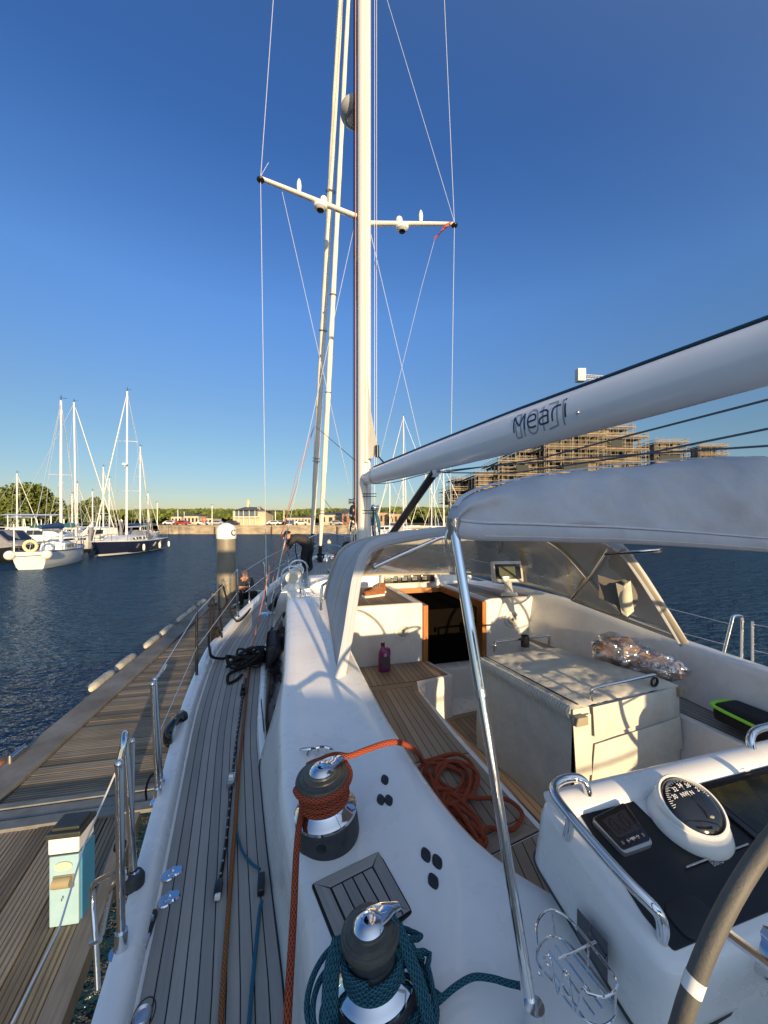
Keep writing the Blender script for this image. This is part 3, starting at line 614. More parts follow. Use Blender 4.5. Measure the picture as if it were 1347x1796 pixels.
def motorboat(px, Y, yaw, L, label, hull=None, fly=False, loc=None, canopy=None):
    hull = hull or HWHITE; x = X(px, Y); loc = Vector(loc) if loc else Vector((x, Y, 0)); Bm = L*.34; fb = 1.0
    o = thing('motor_boat', loc, label, 'motor boat', 'moored motor boats'); ca, sa = math.cos(yaw), math.sin(yaw)
    def T(p): p = Vector(p); return loc+Vector((p.x*ca-p.y*sa, p.x*sa+p.y*ca, p.z))
    R = hull_rows(L, Bm, fb, .92, .9); b = MB(); full = [[T(p) for p in r]+[T((p.x, -p.y, p.z)) for p in r[::-1][1:]] for r in R]; b.grid(full); b.poly(full[0]); b.build('hull', hull, o, angle=50)
    b = MB(); b.grid([[T((r[0].x, r[0].y*q*.98, r[0].z-.04)) for q in (1, 0, -1)] for r in R]); b.build('deck', WHITE2, o)
    b = MB(); rows = []
    for t, hh, ww in ((-.34, 0, .8), (-.33, 1.35, .72), (.02, 1.4, .66), (.16, .55, .6), (.34, .1, .3)):
        rows.append([T((L*t, Bm/2*ww*1.06, fb)), T((L*t, Bm/2*ww*.92, fb+hh)), T((L*t, 0, fb+hh*1.06)), T((L*t, -Bm/2*ww*.92, fb+hh)), T((L*t, -Bm/2*ww*1.06, fb))])
    b.grid(rows); b.build('cabin', canopy or WHITE2, o, angle=30)
    for s in (1, -1):
        for t0, t1 in ((-.3, -.16), (-.14, 0)):
            b = MB(); b.poly([T((L*t0, s*(Bm/2*.72+.03), fb+.6)), T((L*t1, s*(Bm/2*.68+.05), fb+.6)), T((L*t1, s*(Bm/2*.63+.06), fb+1.15)), T((L*t0, s*(Bm/2*.67+.04), fb+1.15))]); b.build('window', DARKWIN if not canopy else VINYL, o, smooth=False)
    b = MB(); b.poly([T((L*.03, Bm/2*.5, fb+1.36)), T((L*.15, Bm/2*.5, fb+.62)), T((L*.15, -Bm/2*.5, fb+.62)), T((L*.03, -Bm/2*.5, fb+1.36))], None)
    b.v = [v+UP*.03 for v in b.v]; b.build('windscreen', DARKWIN, o, smooth=False)
    b = MB(); b.tube([T((-L*.1, 0, fb+1.4)), T((-L*.12, 0, fb+3.0))], .03, 5); b.build('aerial', WIRE, o)
    if fly:
        b = MB(); z = fb+2.9
        for sx in (-.3, .08):
            for s in (1, -1): b.tube([T((L*sx, s*Bm*.36, fb+1)), T((L*sx, s*Bm*.36, z))], .06, 5)
        b.build('posts', WHITE2, o); b = MB(); b.grid([[T((L*t, Bm*.42*q, z+.18-.18*q*q)) for q in (-1, -.5, 0, .5, 1)] for t in (-.36, -.1, .14)]); b.grid([[T((L*t, Bm*.42*q, z-.05)) for q in (-1, 0, 1)] for t in (-.36, -.1, .14)]); b.build('hard_top', WHITE2, o)
    return o, T
# the navy yacht, bow towards the left
ang = math.atan2(-10.7, 1.8)
o, T = sailboat(0, 0, ang, 12.2, 'large navy-hulled sloop with a pale furled headsail, outermost of the left berths', hull=NAVY, mast=16.1, mast_x=.02, hood=GREYC, fb=1.22, loc=(-25.6, 37.6, 0), lean=.15, group=None)
b = MB()
for t, s in ((-.2, 1), (.1, 1), (-.4, 1)): 
    p = T((12.2*t, 12.2*.155*.99+.12, .62)); b.lathe([(0, -.32), (.09, -.28), (.12, -.1), (.12, .15), (.08, .3), (0, .34)], p, n=10)
b.build('fenders', FENDW, o)
b = MB(); b.tube([T((12.2*.02-.05, 0, 8.6)), T((12.2*.02+.35, 0, 8.6))], .05, 5); b.lathe([(0, -.1), (.22, -.08), (.25, .02), (.18, .12), (0, .14)], T((12.2*.02+.4, 0, 8.75)), n=12); b.build('radar', WHITE2, o)
# white yacht showing its transom
o, T = sailboat(0, 0, math.radians(108), 7.4, 'small white sailboat showing its rounded transom with two ball fenders, nearest on the left', mast=12.0, mast_x=.05, cover=BLUEC, fb=1.05, loc=(-23.7, 27.4, 0), group=None, stripe=BLUES, genoa=False, spreads=1)
b = MB(); 
for s in (1, -1): b.sphere(T((-3.7, s*.95, .95)), .3, 12, 8)
b.build('ball_fenders', FENDW, o)
b = MB(); b.tube([T((-3.72, .85*math.cos(a), .82+.02*k)) for k, a in enumerate([PI*j/6 for j in range(7)])], .03, 4); b.build('stern_stripe', BLUES, o)
b = MB(); b.tube([T((-3.65, .75, 1.1)), T((-3.7, .75, 2.9))], .025, 5); b.build('flagstaff', WIRE, o)
b = MB(); b.tube([T((-3.5+.0*k, math.cos(a)*.33, 1.5+math.sin(a)*.33)) for k, a in enumerate([PI*j/8 for j in range(16)])], .09, 6, closed=True); b.build('horseshoe_buoy', M('buoy yellow', (.75, .62, .3), .6), o)
motorboat(-10, 28.8, math.radians(-12), 10, 'black-hulled motor cruiser with a grey canopy at the far left edge', hull=M('black hull', (.012, .012, .014), .2, coat=.6), canopy=GREYC, loc=(-29.6, 29.5, 0))
motorboat(70, 44, math.radians(15), 11, 'cream motor boat with a pale hard top on posts, behind the small white sailboat', fly=True, loc=(-40.5, 45.5, 0))
motorboat(135, 50, math.radians(170), 8, 'low white motor boat left of the navy sloop bow', loc=(-38.5, 50, 0))
sailboat(122, 43, math.radians(65), 10.5, 'white sloop with the second tall mast, berthed behind the small transom-on sailboat', mast=16.0, fb=1.0, loc=(-33.7, 40.0, 0), cover=TEALC, genoa=True, lean=.2)
sailboat(22, 50, math.radians(80), 8, 'small sailing boat with the leftmost thin mast of the left berths', mast=9.6, loc=(-49.0, 49.5, 0), genoa=True)
sailboat(28, 52, math.radians(60), 8, 'sailing boat with a short dark cover second from the left edge', mast=7.4, loc=(-47.6, 56.5, 0), cover=BLUEC, genoa=False)
sailboat(158, 52, math.radians(75), 8.5, 'sailing boat with a bare mast just in front of the round tree', mast=7.6, loc=(-42.5, 54, 0), genoa=False)
sailboat(175, 52, math.radians(95), 9, 'sailing boat whose mast rises left of the navy sloop headsail', mast=11.0, loc=(-40.0, 53, 0))
sailboat(188, 60, math.radians(95), 8, 'sailing boat with a dark furled headsail hidden behind the navy sloop bow', mast=10.2, loc=(-44.2, 60, 0))
sailboat(238, 55, math.radians(100), 9.6, 'sailing boat whose mast stands just right of the navy sloop mast', mast=14.4, loc=(-36.3, 55.5, 0), cover=BLUEC)
sailboat(130, 60, math.radians(85), 8.5, 'white sailing boat ranked behind the teal-covered sloop', mast=9.4, loc=(-49.5, 60, 0), cover=GREYC)
motorboat(150, 64, math.radians(10), 9, 'white motor boat moored beneath the second round tree', loc=(-53.5, 66, 0))
motorboat(40, 60, math.radians(10), 9, 'white motor boat moored beneath the broad left tree', loc=(-59, 63, 0), fly=True)
motorboat(0, 55, math.radians(10), 9, 'cream motor boat cut by the left edge beneath the broad tree', loc=(-58.5, 54, 0))
sailboat(270, 75, math.radians(85), 8.5, 'sailing boat moored far off behind the navy sloop stern', mast=9.0, loc=(-47.5, 75, 0), cover=TEALC)
# left berth pontoons
DOCKG = M('grey dock', (.22, .19, .15), .9, var=.3, vs=1.5)
for k, (x0, y0, x1, y1, lb) in enumerate(((-46, 34.5, -27.3, 34.5, 'floating finger pontoon behind the small transom-on sailboat'), (-70, 47.5, -36, 47.5, 'floating pontoon behind the cream hard-top motor boat'), (-75, 58, -34, 58, 'farthest floating pontoon of the left berths'))):
    o = thing('pontoon', (x0, y0, 0), lb, 'pontoon', 'pontoons of the left berths'); b = MB(); b.box(((x0+x1)/2, y0, .42), (x1-x0, 1.6, .3)); b.build('walkway', DOCKG, o, smooth=False)
    b = MB()
    for q in range(5): b.box((lerp(x0, x1, (q+.5)/5), y0, .1), (1.2, 1.3, .5))
    b.build('floats', BLACK, o, smooth=False)
for k, (x, y, t_) in enumerate(((-27.4, 35.2, 2.6), (-33.8, 48.4, 3.2), (-37, 59, 3.2))):
    o = thing('mooring_pile', (x, y, 0), ('short dark mooring pile by the navy sloop bow', 'mooring pile in the second rank of left berths', 'mooring pile at the end of the farthest left pontoon')[k], 'pile'); b = MB(); b.tube([W(x, y, -1), W(x, y, t_)], .2, 10); b.build('shaft', GREYC, o); b = MB(); b.lathe([(.21, 0), (.22, .12), (0, .35)], W(x, y, t_), n=10); b.build('cap', WHITE2, o)
# boats right of our mast
sailboat(709, 55, math.radians(190), 11.5, 'white yacht with the tallest distant mast, seen just right of our mast', mast=18.3, loc=(3.9, 54, 0), cover=None, hood=GREYC, mast_x=.1)
sailboat(742, 75, math.radians(185), 9, 'smaller white yacht whose mast stands just left of the black boom strut', mast=14.0, loc=(5.2, 80, 0))
sailboat(695, 70, math.radians(170), 9, 'white sailing boat with the short mast just right of our mast', mast=11.5, loc=(1.8, 71, 0), cover=BLUEC)
sailboat(770, 58, math.radians(200), 10.5, 'white yacht with a raked pale headsail behind the boom strut', mast=14.0, loc=(8.6, 62, 0), mast_x=.08)
sailboat(782, 64, math.radians(175), 9.5, 'white yacht half hidden by the left end of the grey bimini', mast=13.0, loc=(11.2, 66, 0), cover=GREYC)
motorboat(652, 80, math.radians(170), 8, 'small white motor boat between our mast and the stone houses', loc=(-.9, 84, 0))
motorboat(760, 70, math.radians(185), 9, 'white motor boat low beside the dark unfinished block', loc=(10.0, 76, 0))
# buoys
BUOY = M('mooring buoy', (.5, .48, .42), .5)
for px, py, lb in ((577, 953, 'pale mooring buoy on the water left of our mast'), (622, 938, 'small mooring buoy far out near the quay beside our mast')):
    p = P(px, py, -2.95); o = thing('mooring_buoy', p, lb, 'buoy'); b = MB(); b.lathe([(0, -.1), (.28, 0), (.32, .2), (.2, .42), (.05, .5), (.05, .62), (0, .63)], p, n=14); b.build('float', BUOY, o)
# ================================================================ OUR PONTOON
HP = -2.3; TP = math.radians(12.2); PF = Vector((-math.sin(TP), math.cos(TP), 0)); PR = Vector((math.cos(TP), math.sin(TP), 0))
o = thing('pontoon', P(250, 1150, HP), 'weathered timber pontoon alongside the yacht, reaching to the lettered piling', 'pontoon')
base = P(0, 1350, HP); bl = base.copy(); 
def pon(u, v, z=0): return Vector((bl.x, bl.y, H+HP+z))+PR*u+PF*v     # u from its left edge, v ahead
WID = 2.55; V0, V1 = -.52, 8.6
b = MB(); b.box(pon(WID/2, (V0+V1)/2, -.14), (WID, V1-V0, .2), (PR, PF, UP)); b.build('frame', M('dock frame', (.10, .085, .065), .9, var=.3), o, smooth=False)
b = MB(); v = V0; k = 0
while v < V1-.14:
    wd = .112; z = random.uniform(-.004, .004); u0 = .34; u1 = WID-.16
    q = [pon(u0, v, z), pon(u1, v, z), pon(u1, v+wd, z), pon(u0, v+wd, z)]; o_ = len(b.v); b.prism([p-UP*.03 for p in q], (0, 0, .03))
    for f in range(len(b.f)-6, len(b.f)):
        uvs = []
        for i in b.f[f]: 
            d = b.v[i]-pon(0, 0); uvs.append((d.dot(PR)+k*3.7, k+min(.98, max(.02, (d.dot(PF)-v)/wd))))
        b.uv[f] = tuple(uvs)
    v += wd+.007; k += 1
b.build('deck_boards', DOCK, o, smooth=False)
DOCKE = wood('dock edge', (.11, .098, .08), (.18, .165, .14), (.26, .245, .22), .85, 2, 10, .2)
for u0, u1 in ((0, .32), (WID-.15, WID)):
    b = MB(); v = V0
    while v < V1:
        v2 = min(V1, v+3.2); b.box(pon((u0+u1)/2, (v+v2)/2, -.01), (u1-u0, v2-v-.01, .075), (PR, PF, UP)); v = v2
    for f in range(len(b.f)): b.uv[f] = tuple(((b.v[i]-bl).dot(PF), f//6*1.0+.3+.25*((b.v[i]-bl).dot(PR))) for i in b.f[f])
    b.build('edge_board', DOCKE, o, smooth=False, bevel=.008)
b = MB(); b.box(pon(WID/2, V1+.06, -.03), (WID+.1, .14, .2), (PR, PF, UP)); b.build('end_board', DOCKE, o, smooth=False)
for px in ((205, 1162), (226, 1142), (252, 1120), (283, 1097), (305, 1084), (330, 1066), (352, 1054)):
    pass
WORN = M('worn fender white', (.50, .46, .35), .7, var=.35, vs=12)
def dockfender(v, L=.62, u=-.10):
    b = MB(); pts = [pon(u, v+L*k/10, .0) for k in range(11)]
    b.tube(pts, [.03, .068]+[.078 if k % 2 else .064 for k in range(7)]+[.068, .03], 12); return b.build('edge_fender', WORN, o)
for v in (1.75, 2.5, 3.6, 4.4, 5.5, 6.3, 7.3): dockfender(v)
for u in (.2, .9, 1.7): 
    b = MB(); b.tube([pon(u+.6*k/8, V1+.2, .02) for k in range(9)], [.03]+[.09 if k % 2 else .08 for k in range(7)]+[.03], 10); b.build('end_fender', WORN, o)
b = MB(); b.sphere(pon(-.12, .1, -.05), .10, 12, 8, (1, 1.5, .8)); b.build('orange_fender', M('faded orange', (.42, .17, .07), .6, var=.4, vs=20), o, label='orange round fender at the near left edge')
b = MB(); b.box(pon(.05, .14, .05), (.04, .2, .04), (PR, PF, UP)); b.tube([pon(.05, .04, 0), pon(.05, .04, .09), pon(.05, .24, .09), pon(.05, .24, 0)], .012, 6); b.build('mooring_cleat', STEEL, o)
# near walkway with boards running the other way
o = thing('pontoon', P(80, 1600, HP), 'near pontoon with dark lengthwise boards carrying the blue and white service box', 'pontoon')
NF = Vector((-math.sin(math.radians(20)), math.cos(math.radians(20)), 0)); NR = Vector((NF.y, -NF.x, 0)); e0 = P(101, 1796, HP); e1 = P(160, 1681, HP)
edge = e0
b = MB(); k = 0; u = 0
far = lambda p: (pon(0, V0-.34)-p).dot(PF)/NF.dot(PF)
while k < 52:
    wd = .105; z = random.uniform(-.004, .004)
    a = edge-NR*(u+.10); c = edge-NR*(u+wd+.10); q = [a-NF*2.5, c-NF*2.5, c+NF*far(c), a+NF*far(a)]
    b.prism([p-UP*(.03-z) for p in q], (0, 0, .03))
    for f in range(len(b.f)-6, len(b.f)): b.uv[f] = tuple(((b.v[i]-edge).dot(NF)+k*5.3, k+.5+((b.v[i]-(a+c)/2).dot(NR))/wd*.9) for i in b.f[f])
    u += wd+.010; k += 1
b.build('deck_boards', DOCK, o, smooth=False)
b = MB(); a = edge+NR*.02; c = edge-NR*.09; q = [a-NF*2.5, c-NF*2.5, c+NF*far(c), a+NF*far(a)]; b.prism([p-UP*.1 for p in q], (0, 0, .11)); 
for f in range(len(b.f)): b.uv[f] = tuple(((b.v[i]-edge).dot(NF), .5+(b.v[i]-edge).dot(NR)*3) for i in b.f[f])
b.build('edge_board', DOCKE, o, smooth=False)
b = MB(); a = edge-NR*.06; c = edge-NR*6; q = [a-NF*2.5, c-NF*2.5, c+NF*(far(c)-.02), a+NF*(far(a)-.02)]; b.prism([p-UP*.28 for p in q], (0, 0, .24)); b.build('frame', M('dock frame', (.1, .085, .065), .9), o, smooth=False)
b = MB()   # the metal joint strips across
for v0, wv, zz in ((V0-.07, .06, .012), (V0-.17, .11, .003), (V0-.29, .10, .008)): b.box(pon(WID/2-2.2, v0, zz), (WID+4.2, wv, .03), (PR, PF, UP))
b.build('joint_plates', M('galvanised joint', (.20, .20, .18), .6, .3, var=.3, vs=8), o, smooth=False, bevel=.004)
# service bollard
n0 = P(86, 1628, HP); n1 = P(138, 1620, HP); 
o = thing('service_bollard', n0, 'blue and white power and water box with a dark cap on the near pontoon', 'service bollard')
ux = (n1-n0); ux.z = 0; wdt = ux.length; ux.normalize(); uy = Vector((-ux.y, ux.x, 0)); cc = n0+ux*wdt/2+uy*.07; cc.z = H+HP
PALEB = M('pale blue plastic', (.30, .47, .54), .5, var=.08, vs=10); SIDEB = M('blue side panel', (.04, .20, .38), .45, var=.1, vs=8); CAPD = M('dark cap', (.03, .035, .03), .5, var=.3, vs=20)
ax = (ux, uy, UP); hB = .56
b = MB(); b.box(cc+UP*.20, (wdt, .14, .40), ax); b.build('lower_panel', PALEB, o, bevel=.006, smooth=False)
b = MB(); b.box(cc+ux*(wdt/2+.004)+UP*.20+uy*.01, (.008, .12, .40), ax); b.build('side_panel', SIDEB, o, smooth=False)
b = MB(); b.box(cc+UP*.408, (wdt-.015, .13, .016), ax); b.build('gap_strip', CAPD, o, smooth=False)
b = MB(); b.box(cc+UP*.46, (wdt+.006, .146, .09), ax); b.build('upper_panel', WHITE2, o, bevel=.006, smooth=False)
b = MB(); b.prism([cc+UP*.506+ux*(sx*(wdt/2+.014))+uy*(sy*.082) for sx, sy in ((-1, -1), (1, -1), (1, 1), (-1, 1))], UP*.03); b.prism([cc+UP*.536+ux*(sx*(wdt/2-.004))+uy*(sy*.06) for sx, sy in ((-1, -1), (1, -1), (1, 1), (-1, 1))], UP*.018); b.build('cap', CAPD, o, bevel=.006, smooth=False)
fr = -uy*.072
b = MB(); b.lathe([(.0, 0), (.045, 0), (.045, .006), (0, .006)], cc+fr+UP*.345, fr, 24); b.v = [v if abs((v-cc).dot(UP)-.345) < 1e-6 else v+UP*(.345-(v-cc).z)*.45 for v in b.v]; b.build('badge', M('cream badge', (.66, .6, .40), .5), o)
b = MB(); b.box(cc+fr+UP*.255, (wdt*.72, .012, .075), ax); b.build('socket_plate', M('brass plate', (.42, .34, .18), .35, .6, var=.2), o, bevel=.004, smooth=False)
b = MB(); b.tube([cc+fr*1.15+UP*.262+ux*(k*wdt*.3) for k in (-1, 1)], .028, 12); b.build('socket_cover', M('tan cover', (.33, .27, .16), .35, var=.15), o)
b = MB(); b.tube([cc+fr*1.2+UP*.16-ux*.002, cc+fr*1.2+UP*.175], .004, 5); b.build('latch', STEEL, o)
# hose & bow lines near it are on the yacht side
# piling
pb = P(397, 1062, HP); pY = pb.y; pr = .5*31/660*pY; ptop = Z(943, pY)
o = thing('piling', (pb.x, pY, 0), 'thick grey mooring piling with a white cap lettered C at the pontoon end', 'piling')
b = MB(); b.tube([W(pb.x, pY, -2), W(pb.x, pY, ptop)], pr, 28); b.build('shaft', M('piling steel', (.27, .24, .18), .6, .2, var=.3, vs=2, stretch=(1, 1, .3)), o)
b = MB(); ch = Z(928, pY)-ptop; b.lathe([(pr+.01, -.03), (pr+.015, 0), (pr+.015, ch), (pr*.85, ch+.1), (pr*.3, ch+.17), (0, ch+.18)], W(pb.x, pY, ptop), n=28); b.build('cap', WHITE2, o)
vs, fs = text_geo('C', .24, .006); b = MB(); th0 = math.atan2(-pY, -pb.x)
vs2 = []
for v in vs:
    a = th0+.75+v.x/(pr+.02); vs2.append(W(pb.x+math.cos(a)*(pr+.02), pY+math.sin(a)*(pr+.02), ptop+ch*.55+v.y))
b.add(vs2, fs); b.build('letter', BLACK, o, smooth=False)
b = MB(); b.tube([pon(.55, 8.45, .06), W(pb.x-pr-.08, pY-.3, H+HP+.06), W(pb.x-pr-.08, pY+.35, H+HP+.06), W(pb.x+pr+.08, pY+.35, H+HP+.06), W(pb.x+pr+.08, pY-.4, H+HP+.06)], .04, 8); b.build('pile_guide', STEEL, o)
# ================================================================ OUR YACHT
Y_ = thing('sailing_yacht', B(1.34, 2, -2.95), 'white sailing yacht seen from its helm, teak decks, tall mast, boom and grey canvas covers', 'sailing yacht')
def dh(a): return interp([(-3, -1.5), (1.5, -1.5), (3.9, -1.38), (5.4, -1.27), (8, -1.14), (12, -1.0)], a)      # deck height
RAIL = [(-3, -.12), (-1, -.34), (0, -.42), (1.28, -.51), (3.08, -.68), (4.22, -.71), (5.43, -.50), (7.15, -.12), (8.9, .33), (10.3, .76), (11.3, 1.1), (11.9, 1.34)]
CLs = 1.42
def rail(a): return sm(RAIL, a, .3) if a < 11.5 else interp(RAIL, a)
def stb(a): return 2*CLs-rail(a)+.15*min(1, max(0, (11.9-a)/3))
AA = [-3+14.9*i/70 for i in range(71)]
b = MB(); rows = []
for a in AA:
    r = rail(a); z = dh(a)+.07; t = max(0, (a-7)/4.9)
    L_ = [(r+.0, z-.02), (r-.0+.02*t, z-.25), (r+.05+.35*t*(CLs-r), z-.75), (r+.12+.5*t*(CLs-r), -2.9), (r+.4+.6*t*(CLs-r)*.6, -3.2)]
    r2 = stb(a); R_ = [(2*CLs-(x-r)+ (r2-(2*CLs-r)) - r, q) for x, q in L_]
    R_ = [(r2-(x-r), q) for x, q in L_]
    rows.append([B(x, a, q) for x, q in L_]+[B(x, a, q) for x, q in R_[::-1]])
b.grid(rows); b.build('hull', WHITE, Y_, angle=60)
b = MB(); b.poly([rows[0][i] for i in range(len(rows[0]))]); b.build('transom', WHITE, Y_)
def railstrip(side):
    b = MB(); rows = []
    for a in AA[:-1]:
        r = rail(a) if side < 0 else stb(a); s = 1 if side < 0 else -1; z = dh(a); q = .095*min(1, (11.9-a)/1.5)
        rows.append([B(r-s*.004, a, z+.035), B(r, a, z+.062), B(r+s*.02, a, z+.072), B(r+s*q*.7, a, z+.068), B(r+s*q*.93, a, z+.045), B(r+s*q, a, z+.006), B(r+s*(q+.012), a, z+.001)])
    b.grid(rows); return b.build('toe_rail', WHITE, Y_, angle=50)
railstrip(-1); railstrip(1)
# ---- inner edge of side deck
DE = [(-3, .25), (.5, .06), (1.16, .035), (1.85, -.05), (2.73, -.135), (4.13, -.145), (5.71, .03), (6.7, .235), (7.6, .48), (8.2, .7)]
def de(a): return sm(DE, a, .2)
def de2(a): return 2*CLs-de(a)-.02
def strip_deck(name, left, right, a0, a1, n, lift=.0, step=.25):
    base = MB(); aa = [a0+(a1-a0)*i/int((a1-a0)/step) for i in range(int((a1-a0)/step)+1)]
    base.grid([[B(left(a)-.01, a, dh(a)+lift), B(lerp(left(a), right(a), .5), a, dh(a)+lift+.002), B(right(a)+.01, a, dh(a)+lift)] for a in aa]); base.build('deck_caulking', CAULK, Y_, smooth=False)
    w_ = MB(); g = .0021
    for k in range(n):
        rows = []
        for a in aa:
            l = left(a); r = right(a); x0 = lerp(l, r, k/n)+g; x1 = lerp(l, r, (k+1)/n)-g
            if x1 < x0: x1 = x0
            rows.append([B(x0, a, dh(a)+lift+.004), B(x1, a, dh(a)+lift+.004)])
        w_.grid(rows, us=(a1-a0), vs=.96, vo=k+.02, uo=k*2.37)
    return w_.build('teak_planking', TEAKG, Y_, smooth=False)
strip_deck('side', lambda a: rail(a)+.105, lambda a: de(a), -3, 7.6, 10)
strip_deck('side2', lambda a: de2(a), lambda a: stb(a)-.105, -3, 7.6, 9)
strip_deck('fore', lambda a: rail(a)+.105*min(1, (11.9-a)/1.5), lambda a: stb(a)-.105*min(1, (11.9-a)/1.5), 7.6, 11.8, 30)
# ---- coachroof
b = MB(); rows = []
for a in [4.95+2.55*i/20 for i in range(21)]:
    l = de(a)+.005; r = de2(a)-.005; h = interp([(4.9, -.86), (5.5, -.89), (6.6, -.96), (7.2, -1.04), (7.5, dh(7.5))], a); z0 = dh(a)-.01; h = max(h, z0+.005)
    k = (h-z0)/.6; ins = .17*min(1, k); L_ = [(l, z0), (l+ins*.5, lerp(z0, h, .75)), (l+ins*.85, lerp(z0, h, .97)), (l+ins+.12, h+.012*k), (lerp(l, r, .3), h+.05*k), (lerp(l, r, .5), h+.07*k)]
    rows.append([B(x, a, q) for x, q in L_]+[B(l+r-x, a, q) for x, q in L_[::-1][1:]])
b.grid(rows); b.poly(rows[-1]); b.poly(rows[0]); b.build('coachroof', WHITE, Y_, angle=50)
for a0, a1 in ((3.5, 4.35), (4.55, 5.5)):
    b = MB(); rows = []
    for a in [lerp(a0, a1, i/6) for i in range(7)]:
        l = de(a); rows.append([B(l+.012, a, dh(a)+.12), B(l+.062, a, dh(a)+.40)])
    b.grid(rows); b.build('cabin_window', GLOSSB, Y_)
# ---- coaming, port
SH = [(-3, -1.1), (.9, -1.12), (1.3, -1.12), (1.75, -1.09), (2.2, -1.02), (2.6, -.93), (3, -.85), (3.8, -.74), (4.05, -.765), (4.3, -.82), (4.6, -.85), (5.3, -.87)]
RS = [(-3, 1.3), (.45, 1.25), (.7, 1.0), (.85, .84), (.935, .75), (1.15, .64), (1.35, .60), (1.6, .57), (2.63, .50), (3.7, .47), (5.3, .47)]
def sh(a): return sm(SH, a, .15)
def rs(a): return sm(RS, a, .1)
def ridge_h(a): return sh(a)+interp([(0, .03), (1.0, .05), (1.6, .07), (2.6, .04), (3.2, 0)], a)
def coaming_pts(a):
    l = de(a); z = dh(a); s = sh(a); rr = rs(a); rh = ridge_h(a)
    sx = max(interp([(2.1, .03), (2.6, .065), (3, .085), (4, .12), (4.4, .14)], a), l+.05)
    k = min(1, max(0, (4.3-a)/1.2)); ch = .30*k
    q = min(1, max(0, (a-2.35)/.25)); q = q*q*(3-2*q)
    pts = [(lerp(l+.003, sx-.005, q), z-.02), (lerp(l+.012, sx-.008, q), z+.09), (lerp(lerp(l, sx, .45), sx-.012, q), lerp(z, s, .55)), (sx-.022, s-.06), (sx-.004, s-.018), (sx+.028, s)]
    sl = max(sx+.15, min(rr-.33, .33)) 
    pts += [(lerp(sx, sl, .5), s-.002*k), (sl, s-.004), (sl+.035, s+.002), (lerp(sl, rr, .45), lerp(s, rh, .5)), (rr-.07, rh-.003), (rr-.02, rh), (rr+.012, rh-.025), (rr+.03, rh-.07), (rr+.05, -1.46)]
    return pts
b = MB(); rows = []
for a in [-2.9+7.95*i/100 for i in range(101)]:
    rows.append([B(x, a, q) for x, q in coaming_pts(a)])
b.grid(rows); cm = b.build('coaming', WHITE, Y_, angle=70)
b = MB(); rows = []      # black glazed cabin side under the hump
for a in [2.42+2.0*i/20 for i in range(21)]:
    l = de(a); rows.append([B(l+.045, a, dh(a)+.07), B(l+.11, a, dh(a)+.22), B(l+.20, a, max(sh(a)-.16, dh(a)+.25))])
b.grid(rows); b.build('cabin_window', GLOSSB, Y_)
b = MB(); rows = []
for a in [2.36+2.1*i/20 for i in range(21)]:
    l = de(a); z = dh(a); rows.append([B(l, a, z), B(l+.004, a, z+.05), B(l+.02, a, z+.068), B(l+.05, a, z+.068), B(l+.20, a, z+.05)])
b.grid(rows); b.build('cabin_sill', WHITE, Y_, angle=60)
# ---- starboard coaming
def c2(a): return interp([(-2, 2.75), (.5, 2.92), (1.4, 3.0), (2.3, 3.08), (3.2, 2.98), (5.2, 2.62)], a)
def c2h(a): return interp([(-2, -.98), (1.0, -.96), (2.25, -.93), (3.0, -.82), (4.0, -.78), (5.2, -.84)], a)
b = MB(); rows = []
for a in [-2.9+7.95*i/56 for i in range(57)]:
    x = c2(a); h = c2h(a); rows.append([B(x-.10, a, -1.32), B(x-.03, a, h-.08), B(x-.01, a, h-.02), B(x+.02, a, h), B(x+.10, a, h-.005), B(x+.14, a, h-.03), B(x+.17, a, h-.1), B(max(x+.2, de2(a)), a, dh(a))])
b.grid(rows); b.build('coaming', WHITE, Y_, angle=60)
# ---- cockpit well: sole, bulkhead, seats
BKA = 3.72
def box_ba(b, s0, s1, a0, a1, h0, h1): b.box(B((s0+s1)/2, (a0+a1)/2, (h0+h1)/2), (s1-s0, a1-a0, h1-h0), (RT, FW, UP)); return b
b = MB(); box_ba(b, .3, 3.1, -2.9, BKA+.8, -2.0, -1.86); b.build('cockpit_sole', WHITE, Y_, smooth=False)
CO0, CO1 = 1.52, 2.20     # companionway opening
TOPH = -.84; TOPS = -.845; SD = 1.22
def shelf_box(s0, s1, TH_=-.84):
    b = MB(); box_ba(b, s0, s1, BKA, BKA+SD, -1.9, TH_); o = b.build('bulkhead', WHITE, Y_, bevel=.035, seg=4); return o
bl_ = shelf_box(.42, CO0-.02); br_ = shelf_box(CO1+.04, 3.02, TOPS)
b = MB(); box_ba(b, .42, 2.75, BKA+SD-.01, BKA+SD+.3, -1.0, -.705); b.build('bridge', WHITE, Y_, bevel=.03, seg=3)
def clip(poly, n, d):
    out = []
    for i in range(len(poly)):
        p, q = poly[i], poly[(i+1) % len(poly)]; dp = p[0]*n[0]+p[1]*n[1]-d; dq = q[0]*n[0]+q[1]*n[1]-d
        if dp >= 0: out.append(p)
        if dp*dq < 0: t = dp/(dp-dq); out.append((p[0]+(q[0]-p[0])*t, p[1]+(q[1]-p[1])*t))
    return out
def inset(poly, w):
    """convex ccw polygon"""
    n = len(poly); L = []
    for i in range(n):
        p, q = poly[i], poly[(i+1) % n]; d = Vector((q[0]-p[0], q[1]-p[1])).normalized(); nn = Vector((-d.y, d.x)); L.append((nn, nn.dot(Vector(p))+w[i]))
    out = []
    for i in range(n):
        (n1, d1), (n2, d2) = L[i-1], L[i]; det = n1.x*n2.y-n1.y*n2.x
        out.append(((d1*n2.y-d2*n1.y)/det, (n1.x*d2-n2.x*d1)/det))
    return out
def area(p): return sum(p[i][0]*p[(i+1) % len(p)][1]-p[(i+1) % len(p)][0]*p[i][1] for i in range(len(p)))/2
